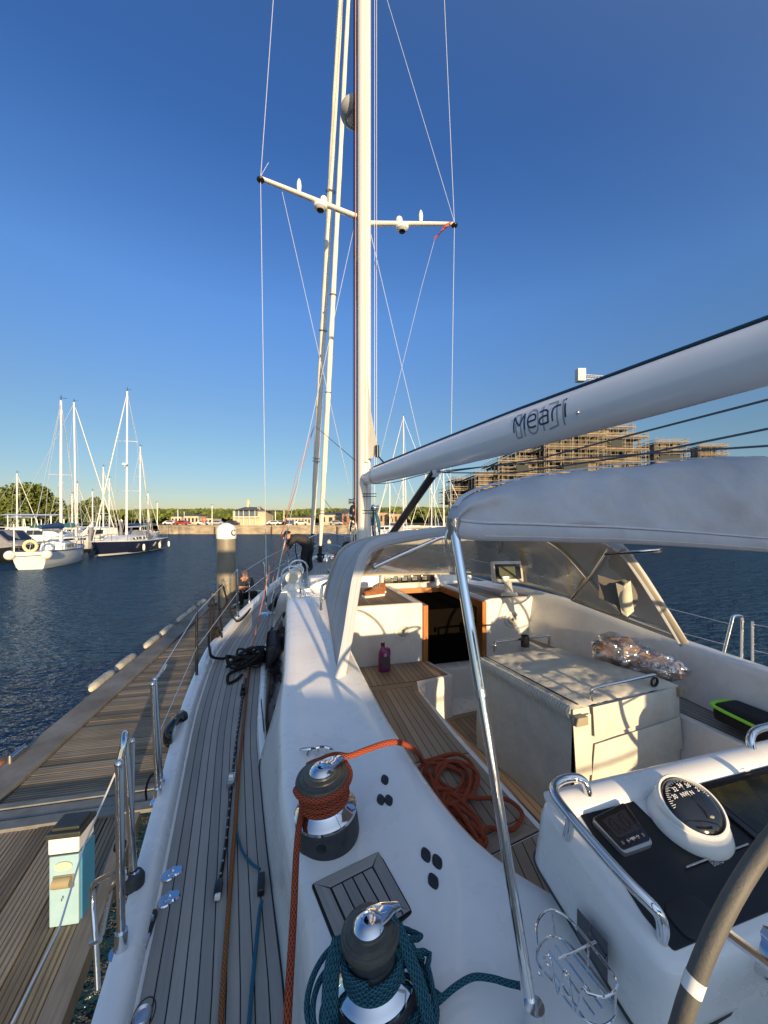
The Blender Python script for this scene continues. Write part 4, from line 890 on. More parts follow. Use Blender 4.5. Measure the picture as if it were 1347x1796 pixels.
def teak_patch(poly, mapf, parent, mat, pitch=.045, margin=.05, ang=PI/2, gap=.0045, frame=True, th=.005, caulk=True, name='teak_panel'):
    """poly 2-D, mapf(x,y,lift) -> world"""
    if area(poly) < 0: poly = poly[::-1]
    n = len(poly); mw = margin if isinstance(margin, (list, tuple)) else [margin]*n
    root = MB(); root.poly([mapf(x, y, .001) for x, y in poly]); root = root.build('caulking', CAULK, parent, smooth=False)
    b = MB(); k0 = random.randint(0, 50)
    inn = inset(poly, mw); gi = inset(poly, [m+gap for m in mw]); po = inset(poly, [.003]*n)
    if frame:
        for i in range(n):
            if mw[i] <= 0: continue
            j = (i+1) % n; q = [po[i], po[j], inn[j], inn[i]]; c = (sum(p[0] for p in q)/4, sum(p[1] for p in q)/4)
            q = [(lerp(p[0], c[0], 0)+0, p[1]) for p in q]
            d = Vector((po[j][0]-po[i][0], po[j][1]-po[i][1])).normalized()
            q = [(q[0][0]+d.x*.0, q[0][1]), q[1], (q[2][0]-d.x*.003, q[2][1]-d.y*.003), (q[3][0]+d.x*.003, q[3][1]+d.y*.003)]
            uv = [((Vector(p)-Vector(q[0])).dot(d)+i*1.7, k0+i+.5) for p in q]; uv[2] = (uv[2][0], k0+i+.9); uv[3] = (uv[3][0], k0+i+.9)
            b.poly([mapf(x, y, th) for x, y in q], uv)
    else: gi = po
    d = Vector((math.cos(ang), math.sin(ang))); nn = Vector((-d.y, d.x)); pr = [nn.dot(Vector(p)) for p in gi]; lo, hi = min(pr), max(pr)
    m = max(1, round((hi-lo)/pitch)); w = (hi-lo)/m
    for k in range(m):
        q = clip(gi, nn, lo+k*w+gap/2); q = clip(q, -nn, -(lo+(k+1)*w-gap/2))
        if len(q) > 2:
            uv = [(Vector(p).dot(d)+k*1.37, k0+10+k+.02+.96*((nn.dot(Vector(p))-lo-k*w)/w)) for p in q]; b.poly([mapf(x, y, th) for x, y in q], uv)
    return b.build(name, mat, parent, smooth=False)
SH_ = -1.45
def seatmap(x, y, l): return B(x, y, SH_+l)
# port seat body
seat_out = [(.5, BKA), (1.55, BKA-.03), (1.63, 3.28), (1.33, 3.22), (1.235, 3.12), (1.21, 2.95), (1.205, 2.37), (1.23, 1.5), (1.12, 1.2), (.9, 1.0), (.5, .95)]
b = MB(); b.prism([B(x, y, SH_) for x, y in seat_out], (0, 0, -.42)); b.build('cockpit_seat', WHITE, Y_, bevel=.018, seg=3)
# white face towards the well, slightly proud lip
teak_patch([(.55, BKA-.01), (1.50, BKA-.03), (1.585, 3.30), (1.30, 3.25), (1.22, 3.235), (.52, 3.235)], seatmap, Y_, TEAKB, ang=PI/2-.02, margin=[.0, .0, .06, .0, .0, .0], pitch=.05, frame=False)
teak_patch([(.53, 3.23), (1.24, 3.23), (1.185, 3.05), (1.165, 2.37), (1.17, 2.13), (.56, 2.13)], seatmap, Y_, TEAKB, ang=PI/2-.03, margin=[.0, .05, .05, .05, .09, .07], pitch=.05)
teak_patch([(.56, 2.125), (1.17, 2.125), (1.195, 1.50), (.62, 1.40)], seatmap, Y_, TEAKB, ang=PI/2-.03, margin=[.09, .06, .10, .07], pitch=.055)
teak_patch([(.60, 1.395), (1.195, 1.495), (1.07, 1.22), (.66, 1.03)], seatmap, Y_, TEAKB, ang=PI/2-.25, margin=[.004, .05, .05, .05], pitch=.055, frame=False)
def smap(x, y, l): return B(x, y, -1.86+l)
teak_patch([(1.24, BKA-.45), (1.24, 1.2), (2.66, 1.2), (2.66, BKA-.3)], smap, Y_, TEAKB, pitch=.05, margin=.07)
# starboard seat
b = MB(); b.prism([B(x, y, -1.33) for x, y in ((2.72, BKA), (2.68, 2.0), (2.72, 1.3), (2.6, .6), (3.1, .6), (3.1, BKA))], (0, 0, -.54)); b.build('cockpit_seat', WHITE, Y_, bevel=.018, seg=3)
teak_patch([(2.76, BKA-.05), (2.73, 2.0), (2.77, .7), (2.93, .7), (3.0, 2.3), (2.9, BKA-.05)], lambda x, y, l: B(x, y, -1.33+l), Y_, TEAKG, pitch=.05, margin=.04)
# shelves of teak on the bridge deck
def topmap(x, y, l): return B(x, y, TOPH+l)
teak_patch([(.57, BKA+.04), (1.40, BKA+.04), (1.40, BKA+1.08), (.62, BKA+1.08)], topmap, Y_, TEAKB, pitch=.045, margin=.035)
teak_patch([(2.32, BKA+.05), (2.84, BKA+.04), (2.58, BKA+1.08), (2.28, BKA+1.08)], lambda x, y, l: B(x, y, TOPS+l), Y_, TEAKB, pitch=.045, margin=.035)
# companionway
b = MB(); box_ba(b, CO0-.02, CO0+.03, BKA-.01, BKA+1.1, -1.75, TOPH-.03); box_ba(b, CO1-.0, CO1+.05, BKA-.01, BKA+1.1, -1.75, TOPH-.03)
for f in range(len(b.f)): b.uv[f] = tuple((b.v[i].z, .5+b.v[i].x*.7) for i in b.f[f])
b.build('door_frame', VARN, Y_, smooth=False)
b = MB(); b.box(B((CO0+CO1)/2, BKA+1.13, -.97), (CO1-CO0+.02, .05, .16), (RT, FW, UP)); b.uv[0:] = [tuple(((b.v[i]).x, .5+b.v[i].z) for i in f) for f in b.f]; b.build('lintel', VARN, Y_, smooth=False)
b = MB(); box_ba(b, CO0+.032, CO1-.002, BKA+.12, BKA+1.10, -1.86, -.95); b.build('companionway_shade', M('interior shade black', (.006, .005, .004), 1, spec=0), Y_, smooth=False)  # black block painted as the unlit interior of the companionway
b = MB(); box_ba(b, CO0-.05, CO1+.06, BKA-.06, BKA+.1, -1.9, -1.54); b.build('sill', WHITE, Y_, bevel=.02)
for cx_, ch_ in ((1.27, -1.12), (2.58, -1.09)):
    c = B(cx_, BKA-.002, ch_); b = MB(); b.lathe([(.095, 0), (.095, .008), (.088, .014), (.07, .016), (.068, .010), (.0, .012)], c, -FW, 32); sp = b.build('speaker', WHITE2, Y_)
    b = MB()
    for k in range(-5, 6): hw = math.sqrt(max(0, .062**2-(k*.011)**2)); b.box(c-FW*.014+UP*k*.011, (2*hw, .006, .005), (RT, FW, UP))
    b.build('grille', M('speaker grey', (.32, .32, .31), .5), sp, smooth=False)
    b = MB(); b.lathe([(.018, .014), (.018, .019), (0, .02)], c, -FW, 14); b.build('badge', CHROME, sp)
# instrument pod
pc = B(1.42, BKA+.40, -.665); b = MB()
b.box(B(1.75, BKA+1.17, -.755), (.80, .10, .14), (RT, FW, UP)); b.build('instrument_pod', WHITE, Y_, bevel=.03, seg=4)
b = MB(); b.box(B(1.75, BKA+1.118, -.755), (.74, .012, .105), (RT, FW, UP)); pp = b.build('instrument_panel', BLACK, Y_, bevel=.004)
LCD = M('grey lcd', (.17, .19, .17), .25, coat=.3)
for k in range(4):
    b = MB(); b.box(B(1.53+k*.145, BKA+1.109, -.755), (.095, .008, .085), (RT, FW, UP)); q = b.build('instrument', GLOSSB, Y_, bevel=.006)
    b = MB(); b.box(B(1.53+k*.145, BKA+1.104, -.747), (.07, .003, .055), (RT, FW, UP)); b.build('screen', LCD, q, smooth=False)
    b = MB(); put_text(b, ('0.0', '3.2', '0.0', '12.4')[k], .04, B(1.53+k*.145, BKA+1.102, -.747), RT, UP); b.build('digits', BLACK, q, smooth=False)
# display on a white pod, starboard
dc = P(890, 1012, -.60); dc = D(889, 1003, 4.35); yaw = math.radians(4); dx = Vector((math.cos(yaw), math.sin(yaw), 0)); dy = Vector((-dx.y, dx.x, 0)); tz = (UP+dy*.25).normalized(); ty = tz.cross(dx).normalized()
b = MB(); b.box(dc, (.36, .07, .245), (dx, ty, tz)); q = b.build('plotter_pod', WHITE2, Y_, bevel=.025, seg=4)
b = MB(); b.box(dc-ty*.037, (.30, .006, .17), (dx, ty, tz)); b.build('bezel', GLOSSB, q, bevel=.003)
b = MB(); b.box(dc-ty*.042-dx*.012, (.19, .003, .115), (dx, ty, tz)); b.build('screen', M('green lcd', (.10, .12, .06), .2, coat=.5), q, smooth=False)
b = MB(); b.tube([dc-tz*.10, dc-tz*.27], [.04, .05], 14); b.tube([dc-tz*.24, dc-tz*.275], [.085, .095], 20); b.build('stalk', WHITE2, q)
# fuel/rope cover on coaming: drain pads
PAD = M('rubber pad', (.016, .018, .026), .55, var=.4, vs=60, bump=.001, bs=250)
def slope_h(s, a):
    pts = coaming_pts(a)
    for (x0, h0), (x1, h1) in zip(pts[4:], pts[5:]):
        if x0 <= s <= x1: return h0+(h1-h0)*(s-x0)/(x1-x0)
    return sh(a)
def P_co(px, py):
    h = -1.08
    for _ in range(12):
        p = P(px, py, h); s = p.dot(RT); a = p.dot(FW); h = .5*h+.5*slope_h(s, a)
    return p, s, a
for px, py, ln, wd in ((675, 1368, 27, 12), (668, 1403, 27, 12), (682, 1404, 27, 12), (747, 1500, 34, 19), (767, 1512, 36, 19), (760, 1546, 36, 19)):
    p, s, a = P_co(px, py); e = .04; n = Vector((0, 0, 1)); hx = (slope_h(s+.02, a)-slope_h(s-.02, a))/.04; ha = (slope_h(s, a+.03)-slope_h(s, a-.03))/.06
    ux = (RT+UP*hx).normalized(); uy = (FW+UP*ha).normalized(); n = ux.cross(uy).normalized(); Ls = .026; Ws = .0165
    b = MB(); ring = []
    for t_, r_ in ((1.0, 0), (1.0, .004), (.85, .007), (0, .008)): ring.append([p+n*(r_-.001)+ux*Ws*t_*math.cos(k*PI/12)*(1-.25*abs(math.sin(k*PI/12)))+uy*Ls*t_*math.sin(k*PI/12) for k in range(24)])
    b.grid(ring, cv=True); b.build('rubber_pad', PAD, Y_)
# teak step between the winches
corn = [P(px, py, -1.118) for px, py in ((548, 1553), (664, 1496), (722, 1601), (600, 1683))]
cs = [(p.dot(RT), p.dot(FW)) for p in corn]
cc_ = (sum(p[0] for p in cs)/4, sum(p[1] for p in cs)/4)
def stepmap(x, y, l): return B(x, y, slope_h(x, y)+l+.003)
def round_poly(poly, r, n=4):
    out = []; N = len(poly)
    for i in range(N):
        p = Vector(poly[i]); a = (Vector(poly[i-1])-p).normalized()*r; c = (Vector(poly[(i+1) % N])-p).normalized()*r
        for k in range(n+1): t = k/n; q = (p+a)*(1-t)**2+p*2*t*(1-t)+(p+c)*t*t; out.append((q.x, q.y))
    return out
b = MB(); big = [(lerp(cc_[0], x, 1.03), lerp(cc_[1], y, 1.03)) for x, y in cs]; b.prism([B(x, y, -1.128) for x, y in round_poly(big, .012)], (0, 0, .012)); b.build('step_edge', CAULK, Y_, smooth=False)
teak_patch(cs, lambda x, y, l: B(x, y, -1.116+l), Y_, TEAKG, pitch=.04, margin=.04, ang=math.atan2(cs[0][1]-cs[3][1], cs[0][0]-cs[3][0]))
# ---- winches
def winch(base, ax, sc, n, label, wraps, ropem, cap_ang, hr=1.0, neck=None):
    ax = ax.normalized()
    q = MB(); q.lathe([(.0, 0), (.112*sc, 0), (.115*sc, .01), (.112*sc, .085*sc), (.108*sc, .088*sc), (.0, .088*sc)], base, ax, 40)
    w0 = q.build('winch', RUBBER, Y_, label=label)
    q = MB(); q.lathe([(.108*sc, .088*sc), (.113*sc, .093*sc), (.113*sc, .104*sc), (.104*sc, .112*sc), (.085*sc, .122*sc), (.076*sc, .135*sc), (.072*sc, .16*sc), (.071*sc, .20*sc), (.074*sc, .212*sc)][:6 if neck else 9], base, ax, 48); q.build('drum', CHROME, w0)
    if neck: q = MB(); q.lathe([(.0755*sc, .135*sc), (.070*sc, .16*sc), (.067*sc, .17*sc), (.070*sc, .174*sc), (.071*sc, .19*sc), (.074*sc, .212*sc)], base, ax, 48); q.build('drum_neck', neck, w0)
    q = MB(); q.lathe([(.0, .205*sc), (.082*sc*hr, .205*sc), (.095*sc*hr, .213*sc), (.098*sc*hr, .222*sc), (.094*sc*hr, .231*sc), (.070*sc, .236*sc), (.068*sc, .241*sc), (.052*sc, .243*sc), (.05*sc, .247*sc), (0, .247*sc)], base, ax, 48)
    u = ax.orthogonal().normalized(); v = ax.cross(u)
    for k in range(72): 
        a = k*PI/36; d = u*math.cos(a)+v*math.sin(a); q.box(base+ax*.2325*sc+d*.082*sc*hr, (.014*sc, .0022*sc, .003*sc), (d, ax.cross(d), ax))
    q.build('self_tailer', M('winch bronze grey', (.10, .095, .075), .4, .4, var=.25, vs=30), w0)
    q = MB(); q.lathe([(.046*sc, .246*sc), (.046*sc, .251*sc), (.036*sc, .262*sc), (.022*sc, .266*sc), (.020*sc, .262*sc), (.0135*sc, .262*sc), (.0125*sc, .248*sc)], base, ax, 32)
    d = (RT*math.cos(cap_ang)+FW*math.sin(cap_ang)); d = (d-ax*d.dot(ax)).normalized(); e = ax.cross(d)
    arm = [base+ax*.253*sc+e*.036*sc*s+d*.012*sc for s in (-1, 1)]; rows = []
    for t, wv, hv in ((.0, .040, .262), (.05, .03, .262), (.08, .018, .258), (.102, .013, .250), (.108, .012, .225)):
        c = base+d*t*sc; rows.append([c+e*wv*sc*.9+ax*(hv-.012)*sc, c+e*wv*sc+ax*(hv-.004)*sc, c+e*wv*sc*.7+ax*hv*sc, c-e*wv*sc*.7+ax*hv*sc, c-e*wv*sc+ax*(hv-.004)*sc, c-e*wv*sc*.9+ax*(hv-.012)*sc])
    q.grid(rows, cv=True); q.poly(rows[-1]); q.build('top_cap', CHROME, w0)
    q = MB(); q.lathe([(.0, .2495*sc), (.0128*sc, .2495*sc)], base, ax, 8); q.build('socket', BLACK, w0)
    q = MB(); d2 = (-FW*.95-RT*.3).normalized(); q.lathe([(0, .112*sc), (.018*sc, .113*sc), (.02*sc, .110*sc), (.018*sc, .1145*sc), (.008*sc, .1165*sc), (.0, .1165*sc)], base+ax*.045*sc, d2, 6); q.build('bolt', BLACK, w0)
    return w0
W1 = P(576, 1464, -1.125); A1 = (UP+RT*(-.10)-FW*.03).normalized()
winch(W1, A1, .98, 0, 'larger forward winch wound with orange rope', 3, ORANGE, math.radians(25))
W2 = P(663, 1772, -1.12); A2 = (UP-RT*.10+FW*.03).normalized()
winch(W2, A2, .80, 0, 'aft winch wound with teal rope', 4, TEAL, math.radians(12), .88, RUBBER)
def wrap(base, ax, r, z0, z1, turns, a0=0, n=36):
    u = (RT-ax*RT.dot(ax)).normalized(); v = ax.cross(u); N = int(turns*n)
    return [base+ax*lerp(z0, z1, k/N)+(u*math.cos(a0+2*PI*k/n)+v*math.sin(a0+2*PI*k/n))*r for k in range(N+1)]
# orange rope: from off-frame aft, round the drum, over the jaw and down to the heap on the seat
rr_ = .0105
ctl = [P(500, 1870, -1.20), P(507, 1740, -1.14), P(515, 1600, -1.09), P(521, 1480, -1.03)]
wr = wrap(W1, A1, .070+rr_, .136, .194, 2.9, PI*1.02)
hd = W1+A1*.226
jaw = wrap(W1, A1, .098, .2085, .2165, .82, PI*1.05)
flake = [P(612, 1326, -.87), P(640, 1316, -.855), P(680, 1303, -.83), P(707, 1304, -.86), P(730, 1319, -.98), P(738, 1330, -1.2)]
b = MB(); b.tube(cr(ctl+[wr[0]], 8), rr_, 10); b.tube(wr, rr_, 10)
wr2 = wrap(W1, A1, .079+rr_, .140, .204, 4.2, 0); b.tube(cr([wr[-1], jaw[0]], 3), rr_, 8); b.tube(jaw, rr_, 10)
b.tube(cr([jaw[-1], hd+A1*.012+RT*.05+FW*.085]+flake, 8), rr_, 10)
rnd = random.Random(11)
sz = SH_+.014
def onseat(px, py, dz=0):
    p = P(px, py, SH_+.016+dz); return p
path = [(745, 1335), (800, 1322), (832, 1345), (820, 1385), (775, 1392), (735, 1370), (742, 1340), (790, 1345), (815, 1365), (780, 1410), (760, 1380), (790, 1335), (833, 1352), (828, 1392), (790, 1412), (765, 1395), (790, 1420), (835, 1450), (850, 1478), (820, 1485), (780, 1440), (765, 1400), (800, 1398), (842, 1440), (846, 1475), (825, 1478), (790, 1430), (778, 1395), (830, 1400), (880, 1402), (905, 1412), (917, 1430), (905, 1452), (880, 1456), (855, 1452), (838, 1462), (812, 1440), (793, 1404), (757, 1365), (745, 1350), (775, 1330), (820, 1355), (806, 1388), (770, 1372), (760, 1345)]
pts = [onseat(x+rnd.uniform(-3, 3), y+rnd.uniform(-2, 2), .010+.055*max(0, 1-abs(k-18)/22)*rnd.uniform(.2, 1)) for k, (x, y) in enumerate(path)]
b.tube(cr([flake[-1]]+pts, 8), .0105, 8)
path2 = [(752, 1352), (770, 1400), (800, 1440), (842, 1465), (835, 1440), (800, 1410), (770, 1380), (768, 1345), (800, 1336), (825, 1362), (812, 1400), (785, 1385), (757, 1390), (790, 1450), (828, 1488), (842, 1482), (810, 1430), (784, 1402), (762, 1372)]
b.tube(cr([onseat(x, y, .022+.04*rnd.random()) for x, y in path2], 8), .0105, 8)
o = b.build('rope', ORANGE, None); tag(o, 'thick orange rope wound on the forward winch and heaped on the cockpit seat', 'rope')
# teal rope on the aft winch
b = MB(); wr = wrap(W2, A2, .060+.006, .098, .138, 3.2, PI); b.tube(wr, .0072, 9)
hd2 = W2+A2*.19
for k in range(6):
    r = .090+.009*k; a0 = -.3+.12*k; N = 26; pts = []
    for j in range(N+1):
        t = a0+(PI*1.75+.1*k)*j/N+PI*.05; rr = r*(1.0+.10*math.sin(3*t+k))
        z = .022+.010*(k % 3)+.030*math.sin(t*1.5+k*.9)**2
        pts.append(W2+A2*z+(RT*math.cos(t)*rr*1.05+FW*math.sin(t)*rr*.95))
    b.tube(cr([W2+A2*.15+RT*.058+FW*.02-RT*.11*(k % 2)]+pts+[W2+A2*.15+RT*.056-FW*.02-RT*.11*(k % 2)], 3), .0068, 8)
for k in range(4):
    dx = -.062-.008*k; pts = [W2+A2*.16+RT*dx*.9+FW*.03, W2+A2*.12+RT*(dx-.02)-FW*.0, W2+A2*.05+RT*(dx-.035)-FW*.04, W2+A2*.012+RT*(dx-.02)-FW*.10, W2+A2*.015+RT*(dx+.04)-FW*.16]
    b.tube(cr(pts, 6), .0068, 8)
for k in range(3):
    dx = .055+.008*k; pts = [W2+A2*(.20-.01*k)+RT*dx+FW*.0, W2+A2*.15+RT*(dx+.012)-FW*.03, W2+A2*.08+RT*(dx+.03)-FW*.07, W2+A2*.02+RT*(dx+.02)-FW*.13, W2+A2*.012+RT*(dx-.05)-FW*.18]
    b.tube(cr(pts, 6), .0068, 8)
tail = [P(742, 1775, -1.095), P(770, 1755, -1.09), P(800, 1730, -1.085), P(830, 1714, -1.075), P(862, 1716, -1.07), P(890, 1724, -1.065), P(912, 1729, -1.06)]
b.tube(cr([W2+A2*.03+RT*.06-FW*.05]+tail, 8), [.0068]*(8*7)+[.0075], 8)
o = b.build('rope', TEAL, None); tag(o, 'teal rope coiled round the aft winch at the bottom of the picture', 'rope')
# ---- ropes and track on the side deck
def deckp(px, py, dz=.012):
    h = -1.48
    for _ in range(8): p = P(px, py, h); h = dh(p.dot(FW))+dz
    return p
b = MB(); pts = [deckp(x, y, .018) for x, y in ((383, 1562), (396, 1480), (404, 1400), (412, 1320), (420, 1260), (427, 1215), (431, 1190))]
b.tube(cr(pts, 6), (.013, .007), 4, flat=UP); tr = b.build('genoa_track', BLACK, Y_)
b = MB(); cp = resample(cr(pts, 8), 34); 
for p in cp: b.lathe([(0, .0), (.005, .0), (.0045, .0015), (0, .0015)], p+UP*.0135, UP, 8)
b.build('track_bolts', STEEL, tr)
b = MB(); p = deckp(383, 1558, .02); b.box(p, (.03, .06, .03), (RT, FW, UP)); b.build('track_end', BLACK, tr, bevel=.006); b = MB(); b.box(p-FW*.035+RT*.002, (.022, .02, .018), (RT, FW, UP)); b.build('end_stop', WHITE2, tr, bevel=.004)
b = MB(); p = deckp(406, 1368, .03); b.box(p, (.035, .09, .03), (RT, FW, UP)); b.lathe([(0, -.012), (.022, -.012), (.018, 0), (.022, .012), (0, .012)], p+UP*.02, RT, 16); b.build('genoa_car', STEEL, tr, bevel=.005)
b = MB(); p = deckp(427, 1212, .03); b.box(p, (.045, .10, .04), (RT, FW, UP)); b.lathe([(0, -.015), (.03, -.015), (.022, 0), (.03, .015), (0, .015)], p+UP*.035, RT, 16); b.build('genoa_car', BLACK, tr, bevel=.005)
b = MB(); b.tube(cr([deckp(x, y, .018) for x, y in ((380, 1900), (388, 1780), (396, 1660), (405, 1540), (413, 1440), (420, 1340), (427, 1270), (432, 1220), (436, 1180), (446, 1150))], 6), .009, 10)
o = b.build('rope', BROWNR, None); tag(o, 'rust-brown genoa sheet lying along the teak side deck', 'rope')
b = MB(); b.tube(cr([deckp(x, y, .016) for x, y in ((430, 1900), (438, 1780), (446, 1690), (455, 1600), (459, 1580))], 6), .0065, 8)
b.tube(cr([deckp(x, y, .016) for x, y in ((456, 1525), (440, 1513), (424, 1490), (414, 1450), (414, 1400), (420, 1350))], 6), .0055, 8)
o = b.build('rope', BLUER, None); tag(o, 'thin blue control line running through the small block on the side deck', 'rope')
b = MB(); p = deckp(458, 1550, .02); b.box(p, (.028, .085, .03), (RT, FW, UP)); b.build('deck_block', BLACK, Y_, bevel=.008, seg=3)
b = MB(); p = deckp(411, 1330, .02)
# black rope pile amidships and mooring line over the rail
b = MB(); rnd = random.Random(5); c = deckp(437, 1165, .04)
for k in range(3):
    pts = []
    for j in range(26):
        t = j*.75+k; r = rnd.uniform(.06, .17); pts.append(c+RT*(math.cos(t)*r*1.3+.02)+FW*(math.sin(t)*r*1.0)+UP*(rnd.uniform(0, .12)))
    b.tube(cr(pts, 5), .011, 7)
b.tube(cr([c+RT*.1, c-RT*.1, deckp(412, 1152, .02), deckp(390, 1155, .02), deckp(372, 1152, .10), deckp(368, 1140, .12), D(366, 1120, 4.3), D(369, 1080, 4.5), D(370, 1055, 4.6), D(372, 1047, 4.6), D(375, 1056, 4.6), D(374, 1090, 4.4), D(372, 1125, 4.15), D(379, 1140, 4.1), D(384, 1146, 4.0)], 6), .013, 8)
b.tube(cr([c+RT*.05, deckp(405, 1180, .02), deckp(399, 1192, .02), deckp(402, 1198, .02), deckp(415, 1192, .02), deckp(425, 1183, .03)], 6), .012, 7)
o = b.build('rope', BLACKR, None); tag(o, 'tangled heap of black mooring rope on the side deck beside the cabin', 'rope')
b = MB(); b.tube(cr([D(392, 1120, 4.3), D(387, 1090, 4.5), D(384, 1050, 4.9), D(386, 1030, 5), D(391, 1028, 5), D(396, 1045, 4.9), D(402, 1068, 4.9), D(411, 1086, 4.8), D(420, 1089, 4.7), deckp(432, 1078, .05), deckp(440, 1066, .03)], 6), .013, 8)
b.tube(cr([D(384, 1128, 4.2), D(389, 1115, 4.2), D(383, 1105, 4.3), D(378, 1100, 4.3), D(385, 1075, 4.4), D(395, 1062, 4.5), D(400, 1052, 4.6)], 6), .012, 8)
for k in range(6): b.tube(cr([D(379+rnd.uniform(-5, 8), 1112+rnd.uniform(-12, 12), 4.25+rnd.uniform(-.1, .1)) for _ in range(6)], 5), .012, 7)
o = b.build('rope', BLACKR, None); tag(o, 'black mooring line looping over the rail by the lettered piling', 'rope')
# gate / stanchions
def postm(b, p, q, r=.0125, n=12): b.tube([p, q], r, n); return b
def stn(px0, py0, px1, py1, h0, label=None, mat=CHROME, r=.0125, base=True):
    p = P(px0, py0, h0); q = D(px1, py1, p.y*1.0)
    b = MB(); postm(b, p, q, r); b.sphere(q, r*1.15, 10, 6)
    if base: b.tube([p-UP*.01, p+UP*.06], r*1.5, 12); b.tube([p-UP*.012, p-UP*.004], r*2.8, 16)
    o = b.build('stanchion', mat, Y_); return p, q
s1 = stn(345, 1197, 345, 1075, -1.39, mat=M('dark steel post', (.12, .12, .12), .2, .8))
s2 = stn(283, 1386, 272, 1192, -1.42); s2b = stn(277, 1402, 268, 1200, -1.42); 
s3 = stn(237, 1555, 219, 1293, -1.43); s3b = stn(230, 1540, 232, 1300, -1.43, r=.010, base=False)
s4 = stn(213, 1664, 209, 1340, -1.43, r=.013)
s5 = stn(416, 1080, 416, 1000, -1.2); s6 = stn(357+80, 1060, 437, 1022, -1.2, r=.01)
b = MB()
b.tube(cr([s3[1], s3[1]+UP*.012, D(216, 1310, 1.42), s4[1]], 5), .0125, 10)
b.tube(cr([s2[1]+UP*.0, D(284, 1180, 2.05), D(291, 1166, 2.15)], 4), .006, 8)
b.build('gate_rail', CHROME, Y_)
# lifelines
b = MB(); 
aft = D(-40, 1880, .85)
b.tube([s4[1], D(148, 1482, 1.20), D(104, 1628, 1.05), D(20, 1796, .9)], .0028, 6); 
b.tube([s3b[1], s2b[1]-UP*.0], .002, 6) if False else None
b.tube([s1[1], s5[1]], .003, 5)
mid = lambda s: s[0].lerp(s[1], .5)
b.tube([mid(s1), mid(s5)], .003, 5)
b.tube([s2[1], s1[1]], .003, 5); b.tube([mid(s2), mid(s1)], .003, 5)
b.build('lifelines', WIRE, Y_)
b = MB(); b.tube([D(210, 1487, 1.35), D(211, 1480, 1.35)], .02, 12); b.build('clamp', BLACK, Y_)
# stanchion hooks at lower left: folded boarding rail
b = MB(); b.tube(cr([D(212, 1530, 1.35), D(185, 1538, 1.45), D(165, 1552, 1.5), D(163, 1580, 1.5), D(168, 1650, 1.45), D(172, 1735, 1.4)], 6), .010, 10); b.tube(cr([D(220, 1540, 1.4), D(200, 1552, 1.45), D(190, 1580, 1.45), D(178, 1640, 1.42)], 6), .009, 8)
b.tube([D(160, 1655, 1.45), D(176, 1648, 1.45)], .012, 8); b.tube([D(214, 1533, 1.35), D(204, 1535, 1.37)], .016, 10)
b.build('boarding_rail', CHROME, Y_)
b = MB(); p = P(237, 1552, -1.42); b.lathe([(.032, -.01), (.034, .03), (.024, .05), (.015, .052)], p, UP, 16); b.build('stanchion_boot', RUBBER, Y_)
# cleats and fairleads along the rail
b = MB(); p = P(308, 1290, -1.40); pts = [p+FW*x+UP*z+RT*y for x, y, z in ((-.08, -.02, .0), (-.11, -.02, .04), (-.08, -.02, .085), (0, -.01, .10), (.08, 0, .085), (.12, .01, .05), (.09, .01, .0))]
b.tube(cr(pts, 6), [(.026, .045)]*37, 10); b.build('fairlead', GLOSSB, Y_)
b = MB(); p = P(283, 1352, -1.42); b.sphere(p, .022, 12, 8, (.8, 1.3, .8)); b.build('rail_fitting', BLACK, Y_)
b = MB(); b.tube(cr([D(283, 1350, 2.1), D(264, 1362, 2.15), D(256, 1385, 2.2), D(257, 1402, 2.25)], 5), .006, 8); b.build('fender_line', BLACKR, Y_)
b = MB()
for px, py in ((296, 1535), (290, 1580)):
    p = deckp(px, py, .005); b.lathe([(.0, .008), (.008, .008), (.01, .004), (.026, .004), (.03, .0)], p, UP, 28)
    q = p+RT*.028+FW*.012; b.lathe([(.0, .006), (.02, .006), (.024, .0)], q, UP, 24)
    q = p+RT*.012+FW*.02; b.lathe([(.0, .011), (.009, .011), (.011, .0)], q, UP, 18)
b.build('deck_fillers', CHROME, Y_)
b = MB(); p = deckp(262, 1630, .012); b.box(p+FW*.02, (.022, .09, .03), (RT, FW, UP)); q = b.build('turning_block', BLACK, Y_, bevel=.008, seg=3)
b = MB(); b.box(p-FW*.045, (.020, .05, .022), (RT, FW, UP)); b.lathe([(0, 0), (.011, 0), (.009, .014), (0, .014)], p+FW*.02+UP*.014, UP, 12); b.build('shackle', STEEL, q, bevel=.003)
b = MB(); p = deckp(252, 1780, .006); b.tube([p+(RT*math.cos(t)*.030+FW*math.sin(t)*.045) for t in [k*PI/12 for k in range(24)]], .0016, 6, closed=True); q = b.build('deck_ring', BLACK, Y_)
b = MB(); b.lathe([(.0, -.002), (.018, .0), (.024, .006), (.028, .0)], p-RT*.004, UP, 20); b.build('filler_cap', STEEL, q)
# small recessed handle on the coaming side
b = MB(); b.tube([deckp(458, 1228, .2), deckp(463, 1282, .18)], [(.004, .012)]*2, 8, flat=RT); b.build('vent_slot', RUBBER, Y_)
# folded cleat beside the forward winch
b = MB(); p = P(555, 1322, -1.08); b.tube(cr([p+UP*.02-RT*.075+FW*.02, p+UP*.028-RT*.03, p+UP*.028+RT*.03, p+UP*.02+RT*.075-FW*.02], 4), [.004]+[.008]*11+[.004], 8); b.tube([p, p+UP*.028], .012, 8); b.tube([p+RT*.04, p+UP*.025+RT*.03], .009, 8); b.tube([p-RT*.04, p+UP*.025-RT*.03], .009, 8); b.build('cleat', CHROME, Y_)
